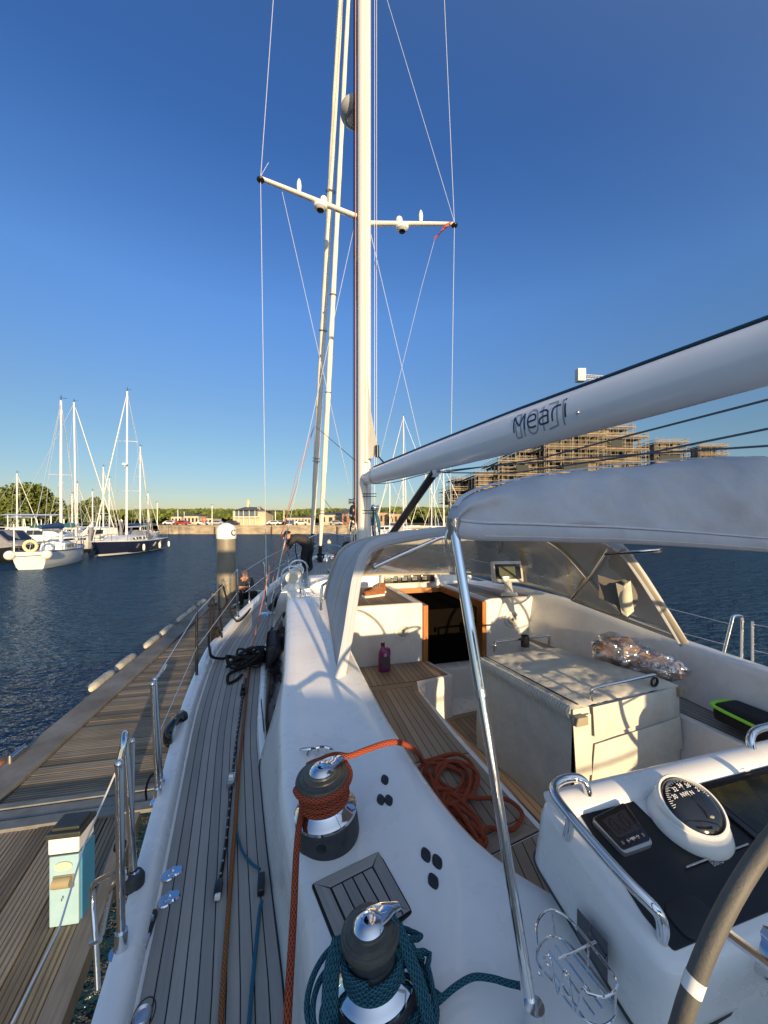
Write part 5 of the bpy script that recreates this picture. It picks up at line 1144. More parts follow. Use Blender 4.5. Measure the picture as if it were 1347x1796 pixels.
# ================================================================ RIG
MX, MY = -.327, 6.0; MTOP = H+14.2
ms = [(.085, 0), (.080, .06), (.05, .11), (0, .13), (-.05, .11), (-.080, .06), (-.085, 0), (-.080, -.07), (-.05, -.12), (-.028, -.135), (-.02, -.128), (-.012, -.10), (.012, -.10), (.02, -.128), (.028, -.135), (.05, -.12), (.080, -.07)]
b = MB(); rows = []
for z in (H-1.2, H-.9, H+.5, H+4, H+9, MTOP): rows.append([W(MX, MY, z)+RT*x*1.28+FW*y*1.2 for x, y in ms])
b.grid(rows, cv=True); b.poly(rows[-1]); mast = b.build('mast', ALU, Y_, angle=40)
b = MB(); b.lathe([(.2, -.0), (.2, .02), (.17, .05), (.16, .10)], W(MX, MY, H-.80), UP, 24); b.build('mast_collar', STEEL, mast)
b = MB()   # furled mainsail edge seen in the slot + clew
b.tube([W(MX, MY, H+.95)-FW*.15, W(MX, MY, H+5)-FW*.145, W(MX, MY, MTOP-.3)-FW*.14], [(.03, .05), (.022, .03), (.018, .02)], 8); 
rows = [[W(MX, MY, H+2.5)-FW*.16, W(MX, MY, H+2.5)-FW*.17], [W(MX, MY, H+1.7)-FW*.16, W(MX, MY, H+1.7)-FW*.26+RT*.06], [W(MX, MY, H+1.15)-FW*.16, W(MX, MY, H+1.2)-FW*.36+RT*.13], [W(MX, MY, H+1.0)-FW*.16, W(MX, MY, H+1.0)-FW*.30+RT*.10]]
b.grid(rows); b.build('furled_mainsail', SAIL, mast)
b = MB(); p = W(MX, MY, H+1.08)-FW*.36+RT*.13; b.tube([p+UP*.1, p-UP*.08], .03, 10); b.tube([p-UP*.05, p-UP*.2-FW*.15+RT*.08], .012, 6); b.build('outhaul_block', BLACK, mast)
# spreaders
TIPP = D(457, 313, 5.30); TIPS = D(797, 393, 6.12); RP = W(MX, MY, H+4.86)-RT*.1; RS_ = W(MX, MY, H+4.80)+RT*.1
for tip, root, cups, lights, side in ((TIPP, RP, (562, 358), (525, 330), -1), (TIPS, RS_, (706, 387), (738, 380), 1)):
    b = MB(); b.tube([root, root.lerp(tip, .5), tip], [(.05, .035), (.045, .03), (.035, .025)], 12, flat=FW); sp = b.build('spreader', ALU, mast)
    b = MB(); b.sphere(tip-UP*.02, .055, 12, 8, (1, 1, .6)); b.build('spreader_tip', BLACK, sp)
    def onsp(px):
        best = min(range(101), key=lambda k: abs(673.5+660*(root.lerp(tip, k/100)).x/(root.lerp(tip, k/100)).y-px)); return root.lerp(tip, best/100)
    p = onsp(lights[0]); b = MB(); b.lathe([(.018, .02), (.03, .05), (.036, .12), (.028, .18), (.01, .22), (0, .225)], p, UP, 12); b.build('aerial', WHITE2, sp)
    p = onsp(cups[0]); b = MB(); b.lathe([(.03, .0), (.06, -.035), (.105, -.06), (.095, -.10), (.06, -.125), (.05, -.128)], p+UP*.01, UP, 20); b.sphere(p+UP*.05-RT*.05*side, .055, 12, 8); b.build('spreader_light', WHITE2, sp)
    b = MB(); b.lathe([(.0, -.135), (.052, -.127)], p+UP*.0, UP, 16); b.build('light_lens', DARKWIN, sp)
# radar
rc = W(MX, MY, H+6.95)+FW*.42-RT*.055; b = MB(); b.lathe([(0, -.11), (.17, -.105), (.235, -.05), (.25, .02), (.235, .09), (.12, .14), (0, .15)], rc, UP, 28); rd_ = b.build('radar', M('radar grey', (.40, .39, .35), .4), mast)
b = MB(); b.lathe([(0, -.125), (.12, -.12), (.14, -.10)], rc, UP, 20); b.tube([rc-UP*.1, rc-UP*.16-FW*.3], .05, 8); b.build('radar_bracket', STEEL, mast)
b = MB(); pz = W(MX, MY, H+4.4)+FW*.16-RT*.08; b.lathe([(0, -.07), (.045, -.06), (.055, .02), (.03, .1), (0, .12)], pz, UP, 12); b.lathe([(0, -.05), (.04, -.04), (.04, .04), (0, .05)], pz-UP*.28, UP, 12); b.build('deck_light', WHITE2, mast)
b = MB(); q = W(MX, MY, H+3.55)-RT*.118+FW*.03
for z0, z1 in ((0, .62), (3.9, 4.3), (4.35, 4.42)): b.box(q+UP*(z0+z1)/2, (.006, .05, z1-z0), (RT, FW, UP))
b.build('side_marking', BLACK, mast, smooth=False)
# mast foot furniture
b = MB()
for px, py in ((612, 905), (616, 918)): pass
mf = W(MX, MY, H)
for dx, z in ((-.14, .35), (-.14, .12), (.14, .25)): b.lathe([(.05, 0), (.052, .02), (.035, .04), (.035, .08), (.05, .10), (0, .11)], mf+UP*z+RT*dx, RT*(1 if dx > 0 else -1), 16)
b.build('mast_winches', CHROME, mast)
b = MB()
for z in (.20, .16, .42, .46): b.tube([mf+UP*z-FW*.16-RT*.05, mf+UP*z-FW*.2+RT*.16], .006, 5)
for k, (dx, dz) in enumerate(((-.17, .1), (-.15, .0), (-.18, -.15))): b.sphere(mf+UP*(dz+.1)+RT*dx, .06, 10, 6, (1, 1, 1.6))
b.build('mast_fittings', BLACK, mast)
b = MB()
rnd = random.Random(4)
for k in range(7): 
    t = rnd.uniform(-.03, .05); b.tube(cr([mf+UP*.12-RT*.17+FW*t, mf-UP*.1-RT*(.20+t)-FW*.05, mf-UP*.45-RT*(.19-t)-FW*.08, mf-UP*.52-RT*.14-FW*.06, mf-UP*.2-RT*(.12+t)-FW*.08, mf+UP*.12-RT*.16], 5), .009, 6)
b.build('halyard_coil', WHITER, mast)
b = MB()
for k in range(6):
    t = rnd.uniform(-.03, .05); b.tube(cr([mf+UP*.3+RT*.17+FW*t, mf-UP*.0+RT*(.24+t), mf-UP*.3+RT*(.27-t), mf-UP*.36+RT*.2, mf-UP*.05+RT*(.16+t), mf+UP*.3+RT*.17], 5), .009, 6)
b.build('halyard_coil', BLUER, mast)
b = MB()
for k in range(5): b.tube([mf+RT*(-.16+.012*k)+FW*(.05-.03*k)+UP*(-.6), mf+RT*(-.15+.010*k)+FW*(.03-.02*k)+UP*11], .0045, 5)
b.tube([mf-RT*.15-FW*.02-UP*.6, mf-RT*.15-FW*.02+UP*11], .006, 5)
b.build('halyards', BLACKR, mast)
b = MB(); b.tube([mf-RT*.145-FW*.08+UP*.0, mf-RT*.145-FW*.08+UP*11], .006, 5); b.build('halyards', M('red fleck line', (.42, .22, .18), .8), mast)
b = MB(); b.tube([mf+RT*.17-FW*.05-UP*.3, mf+RT*.17-FW*.05+UP*11], .0045, 5); b.tube([mf+RT*.19-FW*.1+UP*.8, mf+RT*.19-FW*.1+UP*11], .004, 5); b.build('halyards', WIRE, mast)
# ---- boom
BA = W(MX, MY, H+.70)-FW*.2+RT*.0; BE = D(1347, 617, 1.60); bd = (BE-BA).normalized(); BEX = BE+bd*1.6
bs_ = bd.cross(UP).normalized(); bu = bs_.cross(bd).normalized()
L_ = (BEX-BA).length
def bsec(t, wd, ht): 
    c = BA+bd*t; return [c+bs_*math.cos(a)*wd+bu*(math.sin(a)*ht if math.sin(a) > 0 else math.sin(a)*ht*1.1) for a in [k*2*PI/28 for k in range(28)]]
def bsize(t): k = t/L_; return interp([(0, .07), (.06, .085), (.5, .105), (1, .105)], k), interp([(0, .085), (.05, .115), (.3, .14), (.5, .150), (.75, .13), (1, .12)], k)
b = MB(); rows = [bsec(t, *bsize(t)) for t in [L_*i/30 for i in range(31)]]; b.grid(rows, cv=True); b.poly(rows[0]); b.poly(rows[-1]); boom = b.build('boom', BOOMW, Y_, angle=60)
b = MB()
for s in (-1, 1): b.tube([BA+bd*t+bs_*s*.018+bu*(bsize(t)[1]+.004) for t in [.15+(L_-.3)*i/20 for i in range(21)]], .006, 5)
b.build('sail_track', BLACK, boom)
b = MB(); b.tube([BA+bd*t-bs_*(-.05)*0+bu*(bsize(t)[1]+.02) for t in [.3+(L_-.4)*i/20 for i in range(21)]], .007, 6); b.build('outhaul_line', BLUER, boom)
b = MB(); b.tube([BA-bd*.12, BA+bd*.03], [.05, .075], 14); b.tube([BA-bd*.10+UP*.16, BA-bd*.10-UP*.16], .025, 10); b.build('gooseneck', STEEL, boom)
b = MB(); t=.62; b.grid([[BA+bd*tt+bs_*math.cos(a)*(bsize(tt)[0]+.003)+bu*math.sin(a)*(bsize(tt)[1]+.003)*(1 if math.sin(a)>0 else 1.1) for a in [k*PI/10 for k in range(20)]] for tt in (.30, .345)], cv=True); b.build('boom_collar', M('silver collar', (.5, .5, .5), .3, .5), boom)
# lettering on the near side of the boom (port side faces us)
def boom_text(s, size, t0, cv, bold, mat, name, flip=1, shear=0., lift=.0015, sx=1.0):
    vs, fs = text_geo(s, size, bold); me = bpy.data.meshes.new('t'); me.from_pydata(vs, [], fs); bm = bmesh.new(); bm.from_mesh(me)
    for k in range(-14, 15):
        y = k*size/18; g = bm.verts[:]+bm.edges[:]+bm.faces[:]; bmesh.ops.bisect_plane(bm, geom=g, plane_co=(0, y, 0), plane_no=(0, 1, 0))
    vs = [v.co.copy() for v in bm.verts]; bm.verts.index_update(); fs = [tuple(v.index for v in f.verts) for f in bm.faces]; bm.free(); bpy.data.meshes.remove(me)
    side = -1 if bs_.dot(Vector((-1, 0, 0))) < 0 else 1
    b = MB(); out = []
    for v in vs:
        t = t0+(v.x*sx*flip+v.y*shear); wd, ht = bsize(t); y = v.y+cv; sn = max(-1, min(1, y/ht)); 
        if sn < 0: sn = max(-1, y/(ht*1.1))
        cs_ = math.sqrt(1-sn*sn); out.append(BA+bd*t+bs_*side*(cs_*wd+lift)+bu*y)
    b.add(out, fs); return b.build(name, mat, boom, smooth=False)
def t_of(px):
    best = 0; bd_ = 1e9
    for k in range(2000):
        t = L_*k/2000; q = BA+bd*t; 
        if q.y < .3: break
        e = abs(673.5+660*q.x/q.y-px)
        if e < bd_: bd_ = e; best = t
    return best
ta, tb = t_of(920), t_of(1014)
NAVL = M('navy lettering', (.01, .025, .07), .4); side_ = -1 if bs_.dot(Vector((-1, 0, 0))) < 0 else 1
def bp(t, y, lift):
    wd, ht = bsize(t); hh = ht if y > 0 else ht*1.1; sn = max(-1, min(1, y/hh)); return BA+bd*t+bs_*side_*(math.sqrt(1-sn*sn)*wd+lift)+bu*y
def strokes(lines, t0, sc, cy, w_, mat, name, lift=.002, sh=.0, sx=1):
    b = MB()
    for ln in lines:
        pts = resample(cr([Vector((x, y, 0)) for x, y in ln], 8) if len(ln) > 2 and ln[0] != 'S' else [Vector((x, y, 0)) for x, y in ln], 18); L2 = []
        for i in range(18):
            d = (pts[min(17, i+1)]-pts[max(0, i-1)]).normalized(); n = Vector((-d.y, d.x, 0))*w_/2
            L2.append([bp(t0+(p.x*sx+p.y*sh)*sc, cy+p.y*sc, lift) for p in (pts[i]-n/sc, pts[i]+n/sc)])
        b.grid(L2)
    return b.build(name, mat, boom, smooth=False)
Wt = tb-ta; sc = Wt/4.6
base_y = -.045
LT = {'M': [[(0, 0), (0, 1.1)], [(0, 1.1), (.5, .35)], [(.5, .35), (1.0, 1.1)], [(1.0, 1.1), (1.0, 0)]],
 'e': [[(1.32, .42), (2.0, .46)], [(2.0, .46), (1.95, .78), (1.66, .86), (1.36, .74), (1.3, .42), (1.38, .1), (1.66, 0), (2.0, .03)]],
 'a': [[(2.32, .84), (2.75, .86), (2.98, .72), (3.0, .4), (3.0, .0)], [(3.0, .46), (2.6, .47), (2.33, .34), (2.3, .16), (2.42, .02), (2.7, 0), (3.0, .02)]],
 'r': [[(3.34, 0), (3.34, .55), (3.45, .8), (3.65, .86), (3.98, .86)]], 'i': [[(4.3, 0), (4.3, .84)], [(4.3, 1.05), (4.3, 1.17)]]}
kx = (tb-ta)/4.4; 
for ch_, ln in LT.items():
    strokes(ln, ta, .105, base_y, .013, NAVL, 'letter', sx=kx/.105)
GH = M('pale grey lettering', (.30, .31, .33), .4)
for ln in ([[(0, 0), (0, 1.6)], [(0, 1.6), (.45, 1.6)], [(.45, 1.6), (.45, 0)], [(.45, 0), (.0, 0)]], [[(.75, 0), (.75, 1.6)]], [[(1.1, .8), (1.2, 1.4), (1.55, 1.6), (1.9, 1.4), (2.0, .8), (1.9, .2), (1.55, 0), (1.2, .2), (1.1, .8)]], [[(2.4, 0), (2.4, 1.6)]], [[(2.8, 1.6), (3.5, 1.6)], [(3.5, 1.6), (3.5, .1)], [(3.5, .1), (2.8, 0)]], [[(3.95, 0), (3.95, 1.6)]]):
    strokes(ln, ta+.02, .105, base_y-.045, .012, GH, 'ghost_letter', lift=.001, sx=kx/.105)
b = MB(); t = t_of(1033); wd, ht = bsize(t); p = BA+bd*t+bs_*(wd*.96)*(1 if bs_.x < 0 else -1)*1-bu*.04; b.sphere(p, .012, 10, 6); b.build('boom_plug', STEEL, boom)
# vang
VT = BA+bd*t_of(762)-bu*.17; VB = W(MX, MY, H-.74)-FW*.18
b = MB(); b.tube([VT, VT.lerp(VB, .55)], .045, 14); b.tube([VT.lerp(VB, .5), VB], .033, 12); vg = b.build('boom_strut', BLACK, Y_)
b = MB(); b.prism([VT+bd*x+bu*z-bs_*.03 for x, z in ((-.13, .08), (.13, .08), (.06, -.0), (.03, -.05), (-.02, -.05))], bs_*.06); b.build('bracket', BOOMW, vg, bevel=.006)
# lines under the boom
b = MB()
p0 = BA+bd*t_of(655)-bu*.13; p1 = VT+bu*.02
b.tube(cr([BA+bd*.3-bs_*0-bu*.12, BA+bd*1.0-bu*.17, VT+bu*.0+bd*.05, BA+bd*t_of(1000)-bu*.30, BA+bd*(t_of(1347))-bu*.40], 6), .005, 6)
b.tube([D(770, 829, VT.y), D(900, 830, 2.95), D(1130, 796, 2.1), D(1347, 752, 1.65)], .0055, 6)
b.tube([D(775, 829, VT.y), D(940, 806, 2.8), D(1347, 701, 1.62)], .0055, 6)
b.build('mainsheet_lines', M('grey braid', (.12, .13, .15), .8), boom)
# ---- standing rigging
def wire(pts, r=.005, name='shroud', mat=WIRE): b = MB(); b.tube(pts, r, 6); return b.build(name, mat, Y_)
CPP = P(468, 1076, -1.27); CPS = D(787, 1060, 6.12)
wire([CPP, TIPP, D(480, -10, 5.4)]); wire([CPS, TIPS, D(779, -10, 6.15)]); wire([TIPS+UP*.03, D(676, -10, 6.0)], .004); wire([TIPP+UP*.03, D(471, 285, 5.32)], .003)
wire([D(622, 395, 6.0), P(473, 1073, -1.27)], .0045); wire([D(648, 400, 6.0), D(766, 905, 5.3), D(790, 1010, 5.1)], .0045)
b = MB(); b.tube([CPP, D(463, 985, 5.29)], [.011, .009], 8); q = P(473, 1073, -1.27); b.tube([q, lerp(q, D(622, 395, 6), .16), lerp(q, D(622, 395, 6), .2)], [.014, .012, .006], 8); b.box(CPP-UP*.0+RT*.02, (.10, .05, .03), (RT, FW, UP)); b.lathe([(.0, .02), (.12, .012), (.14, 0)], CPP+UP*.0+RT*.02, UP, 18); b.build('turnbuckles', CHROME, Y_)
# flag halyards and red flag
b = MB(); b.tube([D(495, 337, 5.45), D(557, 610, 5.6), D(612, 850, 5.9)], .004, 5); b.tube([D(763, 418, 6.05), D(739, 505, 6.0), D(652, 860, 5.9)], .003, 5); b.build('flag_halyard', WIRE, Y_)
b = MB(); rows = []
for i in range(8):
    rows.append([D(lerp(787, 763, j/7)+2*math.sin(i*1.3+j)+i*.8*(1-j/7)-i*.2, lerp(394, 420, j/7)-i*1.0*(1-j/10)+2*math.cos(i+j*1.4), 6.05+.03*math.sin(i*1.7+j)) for j in range(8)])
b.grid(rows); o = b.build('flag', M('faded red flag', (.50, .10, .05), .8, var=.4, vs=12), None); tag(o, 'crumpled red courtesy flag hanging under the starboard spreader', 'flag')
# headsails
BOW = P(556, 976, -1.0); MH = W(MX, MY, H+13.8)+FW*.15
def furled(bot, top, r0, label):
    pts = [bot.lerp(top, k/60) for k in range(61)]; R_ = []
    for k in range(61):
        t = k/60; R_.append(.012 if t < .02 or t > .97 else r0*interp([(0, .5), (.05, .8), (.2, 1.1), (.5, .9), (1, .5)], t)*(1+.06*math.sin(k*1.9)))
    b = MB(); b.tube(pts, R_, 12)
    return b.build('furled_headsail', SAIL, Y_, label=label)
_a, _b = D(548, 937, 11.3), D(597, 0, 7.7); F1 = _a+(_a-_b).normalized()*.45; MH = _b+(_b-_a).normalized()*5.0; furled(F1, MH, .078, 'outer furled headsail')
_a, _b = D(563, 937, 10.1), D(611, 0, 7.6); F2 = _a+(_a-_b).normalized()*.72; S2T = _b+(_b-_a).normalized()*2.6; furled(F2, S2T, .062, 'inner furled staysail')
b = MB(); 
for bot, top in ((F1, MH), (F2, S2T)):
    b.tube([bot.lerp(top, -.004), bot.lerp(top, .028)], .05, 10); b.lathe([(.09, 0), (.10, .02), (.06, .05), (.06, .10), (.10, .13), (.09, .15)], bot+UP*.0, (top-bot), 14)
b.build('furler_drums', BLACK, Y_)
b = MB()   # spiral lashings
for bot, top, ts in ((F1, MH, (.155, .16, .35, .52)), (F2, S2T, (.09, .095, .3, .45))):
    for t in ts:
        c = bot.lerp(top, t); ax = (top-bot).normalized(); u = ax.orthogonal().normalized(); v = ax.cross(u); b.tube([c+(u*math.cos(k*PI/6)+v*math.sin(k*PI/6))*(.1 if bot is F1 else .075) for k in range(12)], .012, 5, closed=True)
b.build('sail_ties', M('faded tie', (.22, .2, .17), .8), Y_)
# bow rails
b = MB()
def rp(a, h=.6, side=-1): s = (rail(a)+.05) if side < 0 else (stb(a)-.05); return B(s, a, dh(a)+h)
for side in (-1, 1):
    b.tube(cr([rp(9.9, .0, side), rp(9.95, .62, side), rp(10.6, .66, side), rp(11.5, .70, side), B(CLs, 12.0, -.32)], 6), .014, 8)
    b.tube([rp(10.8, 0, side), rp(10.8, .66, side)], .014, 8); b.tube(cr([rp(9.95, .33, side), rp(11.4, .36, side), B(CLs, 11.95, -.65)], 5), .012, 8)
b.build('pulpit', CHROME, Y_)
for a in (6.9, 8.4):
    for side in (-1, 1): b = MB(); b.tube([rp(a, 0, side), rp(a, .62, side)], .0125, 8); b.build('stanchion', CHROME, Y_)
b = MB()
for side in (-1, 1):
    b.tube([rp(5.6, .6, side), rp(6.9, .62, side), rp(8.4, .62, side), rp(9.95, .62, side)], .004, 5); b.tube([rp(5.6, .3, side), rp(6.9, .31, side), rp(8.4, .31, side), rp(9.95, .33, side)], .004, 5)
b.build('lifelines', WIRE, Y_)
# foredeck: windlass, hatch, cleats
b = MB(); box_ba(b, 1.15, 1.7, 8.2, 8.75, dh(8.5)+.0, dh(8.5)+.06); b.build('fore_hatch', GLOSSB, Y_, bevel=.02)
b = MB(); c = B(1.3, 10.4, dh(10.4)); b.lathe([(.12, 0), (.12, .1), (.08, .14), (.06, .2), (.09, .24), (0, .25)], c, UP, 16); b.box(c+RT*.2+UP*.08, (.3, .2, .16), (RT, FW, UP)); b.build('windlass', CHROME, Y_, bevel=.01)
# dorade vents with guards on the coachroof
for px, py, Yd in ((512, 1012, 5.0), (523, 999, 5.7)):
    p = D(px, py, Yd); b = MB(); d = (-FW*.9-UP*.1).normalized(); hgt = .20
    b.tube([p-UP*hgt, p-UP*.06], [.075, .055], 16); b.tube(cr([p-UP*.08, p, p+d*.05], 4), [.055]*8+[.085], 16); b.sphere(p+FW*.015, .08, 16, 10); v_ = b.build('cowl_vent', WHITE2, Y_)
    b = MB(); b.lathe([(0, .001), (.066, .0)], p+d*.085, d, 20); b.build('mouth', M('vent mouth cream', (.55, .53, .42), .6), v_)
    b = MB(); b.tube(cr([p-RT*.13-UP*hgt, p-RT*.13+UP*.04, p-RT*.06+UP*.13, p+RT*.06+UP*.13, p+RT*.13+UP*.04, p+RT*.13-UP*hgt], 6), .011, 8); b.build('vent_guard', CHROME, Y_)
# coachroof handrails
b = MB(); pts = [D(527, 1030, 4.5), D(535, 1040, 4.2), D(547, 1085, 3.3), D(560, 1135, 2.75), D(574, 1186, 2.42)]; b.tube(cr(pts, 6), .0125, 10)
b.tube([pts[0], pts[0]-UP*.08], .0125, 8); b.tube([pts[4], pts[4]-UP*.03], .02, 12)
b.build('grab_rail', CHROME, Y_)
b = MB(); b.tube(cr([D(590, 1012, 3.6), D(570, 1024, 3.5), D(564, 1034, 3.45), D(563, 1084, 3.42)], 5), .0125, 10); b.lathe([(.03, -.02), (.03, .02), (.015, .03)], D(563, 1084, 3.42), UP, 12); b.build('grab_rail', CHROME, Y_)
# spinnaker pole / boathook lying along the cabin side
b = MB(); b.tube([D(455, 1145, 3.95), D(500, 1075, 4.5)], .018, 8); b.build('boat_hook', BLACK, Y_)
b = MB(); b.tube([D(480, 1062, 5.1), D(499, 1045, 5.6)], .045, 12); b.tube([D(476, 1066, 5.0), D(482, 1060, 5.15)], .05, 12); o = b.build('fender', M('dark fender sock', (.02, .022, .03), .7), None); tag(o, 'dark rolled fender with a pale band on the side deck by the port shrouds', 'fender')
# dark deck bag at the cabin side
b = MB(); p = deckp(480, 1195, .0); rows = []
b.box(p+UP*.16+RT*.03+FW*.30, (.20, .55, .30), (RT, FW, UP)); o = b.build('deck_bag', M('dark bag', (.012, .013, .018), .6, var=.3, vs=10, bump=.01, bs=8), None, bevel=.05, seg=4); tag(o, 'dark bag standing against the cabin side behind the black rope heap', 'bag')
# orange sheet rising from the side deck to the headsail clew
b = MB(); b.tube([deckp(443, 1134, .02), D(470, 1010, 5.2), D(517, 862, 7.6), D(551, 748, 9.3)], .007, 6); b.tube([D(551, 748, 9.3), D(520, 830, 8), D(495, 935, 6.5), D(478, 1020, 5.6)], .005, 6); o = b.build('rope', M('faded coral line', (.45, .16, .09), .8), None); tag(o, 'faded coral sheet rising from the side deck to the outer furled headsail', 'rope')
b = MB(); b.tube([D(554, 748, 9.3), D(585, 775, 8), D(620, 805, 6.4), D(632, 812, 6.1)], .006, 5); b.tube([D(565, 872, 8.2), D(575, 885, 7.8), D(590, 902, 7.2), D(620, 925, 6.6)], .005, 5); o = b.build('rope', M('slate line', (.08, .10, .14), .8), None); tag(o, 'slate-grey line from the furled headsail across to the mast', 'rope')
# ================================================================ CANVAS AND COCKPIT GEAR
def prof(pts, n): return resample(cr(pts, 10), n)
NN = 41
H1 = prof([P(594, 1203, -1.0), D(603, 1160, 2.38), D(612, 1110, 2.42), D(619, 1062, 2.46), D(628, 1010, 2.50), D(643, 968, 2.55), D(675, 950, 2.6), D(730, 939, 2.68), D(787, 932, 2.75), D(900, 930, 2.82), D(1020, 935, 2.82), D(1082, 955, 2.78), D(1120, 1000, 2.74), D(1160, 1062, 2.72), P(1200, 1127, -.86)], NN)
H2 = prof([P(570, 1050, -.68), D(574, 1030, 3.44), D(580, 1008, 3.42), D(590, 980, 3.38), D(604, 960, 3.40), D(640, 946, 3.6), D(700, 936, 3.8), D(790, 930, 3.9), D(880, 930, 3.8), D(940, 938, 3.6), D(975, 955, 3.45), D(1003, 980, 3.32), D(1025, 1005, 3.22), D(1060, 1045, 3.08), D(1100, 1078, 2.95)], NN)
H3 = prof([P(585, 1035, -.66), D(590, 1025, 3.95), D(602, 1015, 4.4), D(640, 1009, 4.85), D(700, 1007, 5.0), D(822, 1007, 5.0), D(900, 1019, 4.7), D(960, 1034, 4.3), D(1003, 1050, 3.85), D(1060, 1070, 3.4), D(1100, 1084, 3.02)], NN)
def lift_row(A, Bq, k, bulge): return [a.lerp(c, k)+UP*bulge*4*k*(1-k) for a, c in zip(A, Bq)]
b = MB(); rows = [lift_row(H1, H2, k/8, .03*(1)) for k in range(9)]
b.grid(rows, us=1, vs=4); md = b.build('spray_hood', CANVAS2, Y_, angle=80); m_ = md.modifiers.new('thick', 'SOLIDIFY'); m_.thickness = .004
b = MB(); rows = [lift_row(H2, H3, k/6, .02) for k in range(7)]; b.grid(rows); b.build('clear_window', VINYL, md)
def pick(A, i0, i1): return A[i0:i1]
b = MB()   # canvas borders and seams of the windows
def seam(i, w=.05):
    r = []
    for k in range(7):
        p = H2[i].lerp(H3[i], k/6)+UP*(.02*4*(k/6)*(1-k/6)+.004); d = (H2[min(i+1, NN-1)]-H2[max(i-1, 0)]).normalized(); r.append([p-d*w/2, p+d*w/2+UP*.001])
    b.grid(r)
for i in (9, 27, 33): seam(i)
b.tube([p+UP*.005 for p in H3], (.012, .022), 8); b.tube([p for p in H2], .016, 8)
b.build('window_border', M('beige canvas', (.42, .38, .30), .8, var=.15, vs=6), md)
b = MB(); _r = lift_row(H1, H2, .52, .03); b.tube([p+UP*.003-RT*.001 for p in _r], (.0018, .006), 6); b.build('seam', MATS['beige canvas'], md)
b = MB(); b.tube([p-UP*.03+FW*.02 for p in H1], .0115, 10); b.tube([p-UP*.015 for p in H2], .0125, 10); hb = b.build('hood_hoops', CHROME, Y_)
b = MB(); b.tube([p+UP*.004+FW*.01 for p in H1], (.008, .034), 8, flat=FW); b.build('hood_hem', M('hood hem', (.42, .44, .47), .8), md)
b = MB(); b.tube([D(655, 996, 2.55), D(700, 975, 2.66), D(770, 944, 2.75), D(790, 940, 2.76)], .016, 10); b.tube([D(1003, 1050, 3.4), D(1040, 1005, 3.1), D(1070, 958, 2.9)], .0125, 10)
b.tube([D(1062, 972, 2.85), D(1160, 965, 2.3)], .011, 8)
b.build('hood_struts', CHROME, Y_)
# starboard canvas wing with a pocket
b = MB(); A = D(1060, 955, 2.95); B2 = D(1092, 962, 2.76); C2 = P(1202, 1128, -.86); D2 = P(1003, 1052, -.72); 
b.grid([[D2.lerp(A, j/6).lerp(C2.lerp(B2, j/6), i/6)+UP*0 for j in range(7)] for i in range(7)]); b.build('side_canvas', VINYL, md)
b = MB(); b.tube([D2, C2+UP*.01], (.012, .022), 6); b.tube([C2, B2], (.012, .024), 6); b.tube([A, D2], (.012, .018), 6)
mid_ = [D(1050, 1010, 2.9), D(1120, 1030, 2.8), D(1130, 1075, 2.78), D(1062, 1055, 2.9)]; b.build('side_border', M('beige canvas', (.42, .38, .30), .8), md)
b = MB(); q = [D(1048, 1008, 2.88), D(1080, 1018, 2.82), D(1095, 1016, 2.80), D(1108, 1022, 2.8)]; q2 = [D(1050, 1048, 2.86), D(1080, 1062, 2.78), D(1090, 1078, 2.76), D(1108, 1072, 2.78)]
b.grid([[x.lerp(y_, k/5)-FW*.05*math.sin(k/5*PI)*(1 if i > 1 else .2) for k in range(6)] for i, (x, y_) in enumerate(zip(q, q2))]); b.build('canvas_pocket', M('pocket mesh', (.14, .13, .11), .9), md)
b = MB(); q = [D(1080, 1022, 2.74), D(1095, 1028, 2.70), D(1106, 1018, 2.74)]; q2 = [D(1090, 1075, 2.72), D(1100, 1082, 2.70), D(1112, 1072, 2.74)]; b.grid([[x.lerp(y_, k/5) for k in range(6)] for x, y_ in zip(q, q2)]); b.sphere(D(1098, 1050, 2.72), .06, 12, 8, (.7, .6, 1.9)); o = b.build('cloth', M('cream cloth', (.55, .52, .42), .9, var=.15, vs=10), None); tag(o, 'cream cloth stuffed in the pocket of the starboard side canvas', 'cloth')
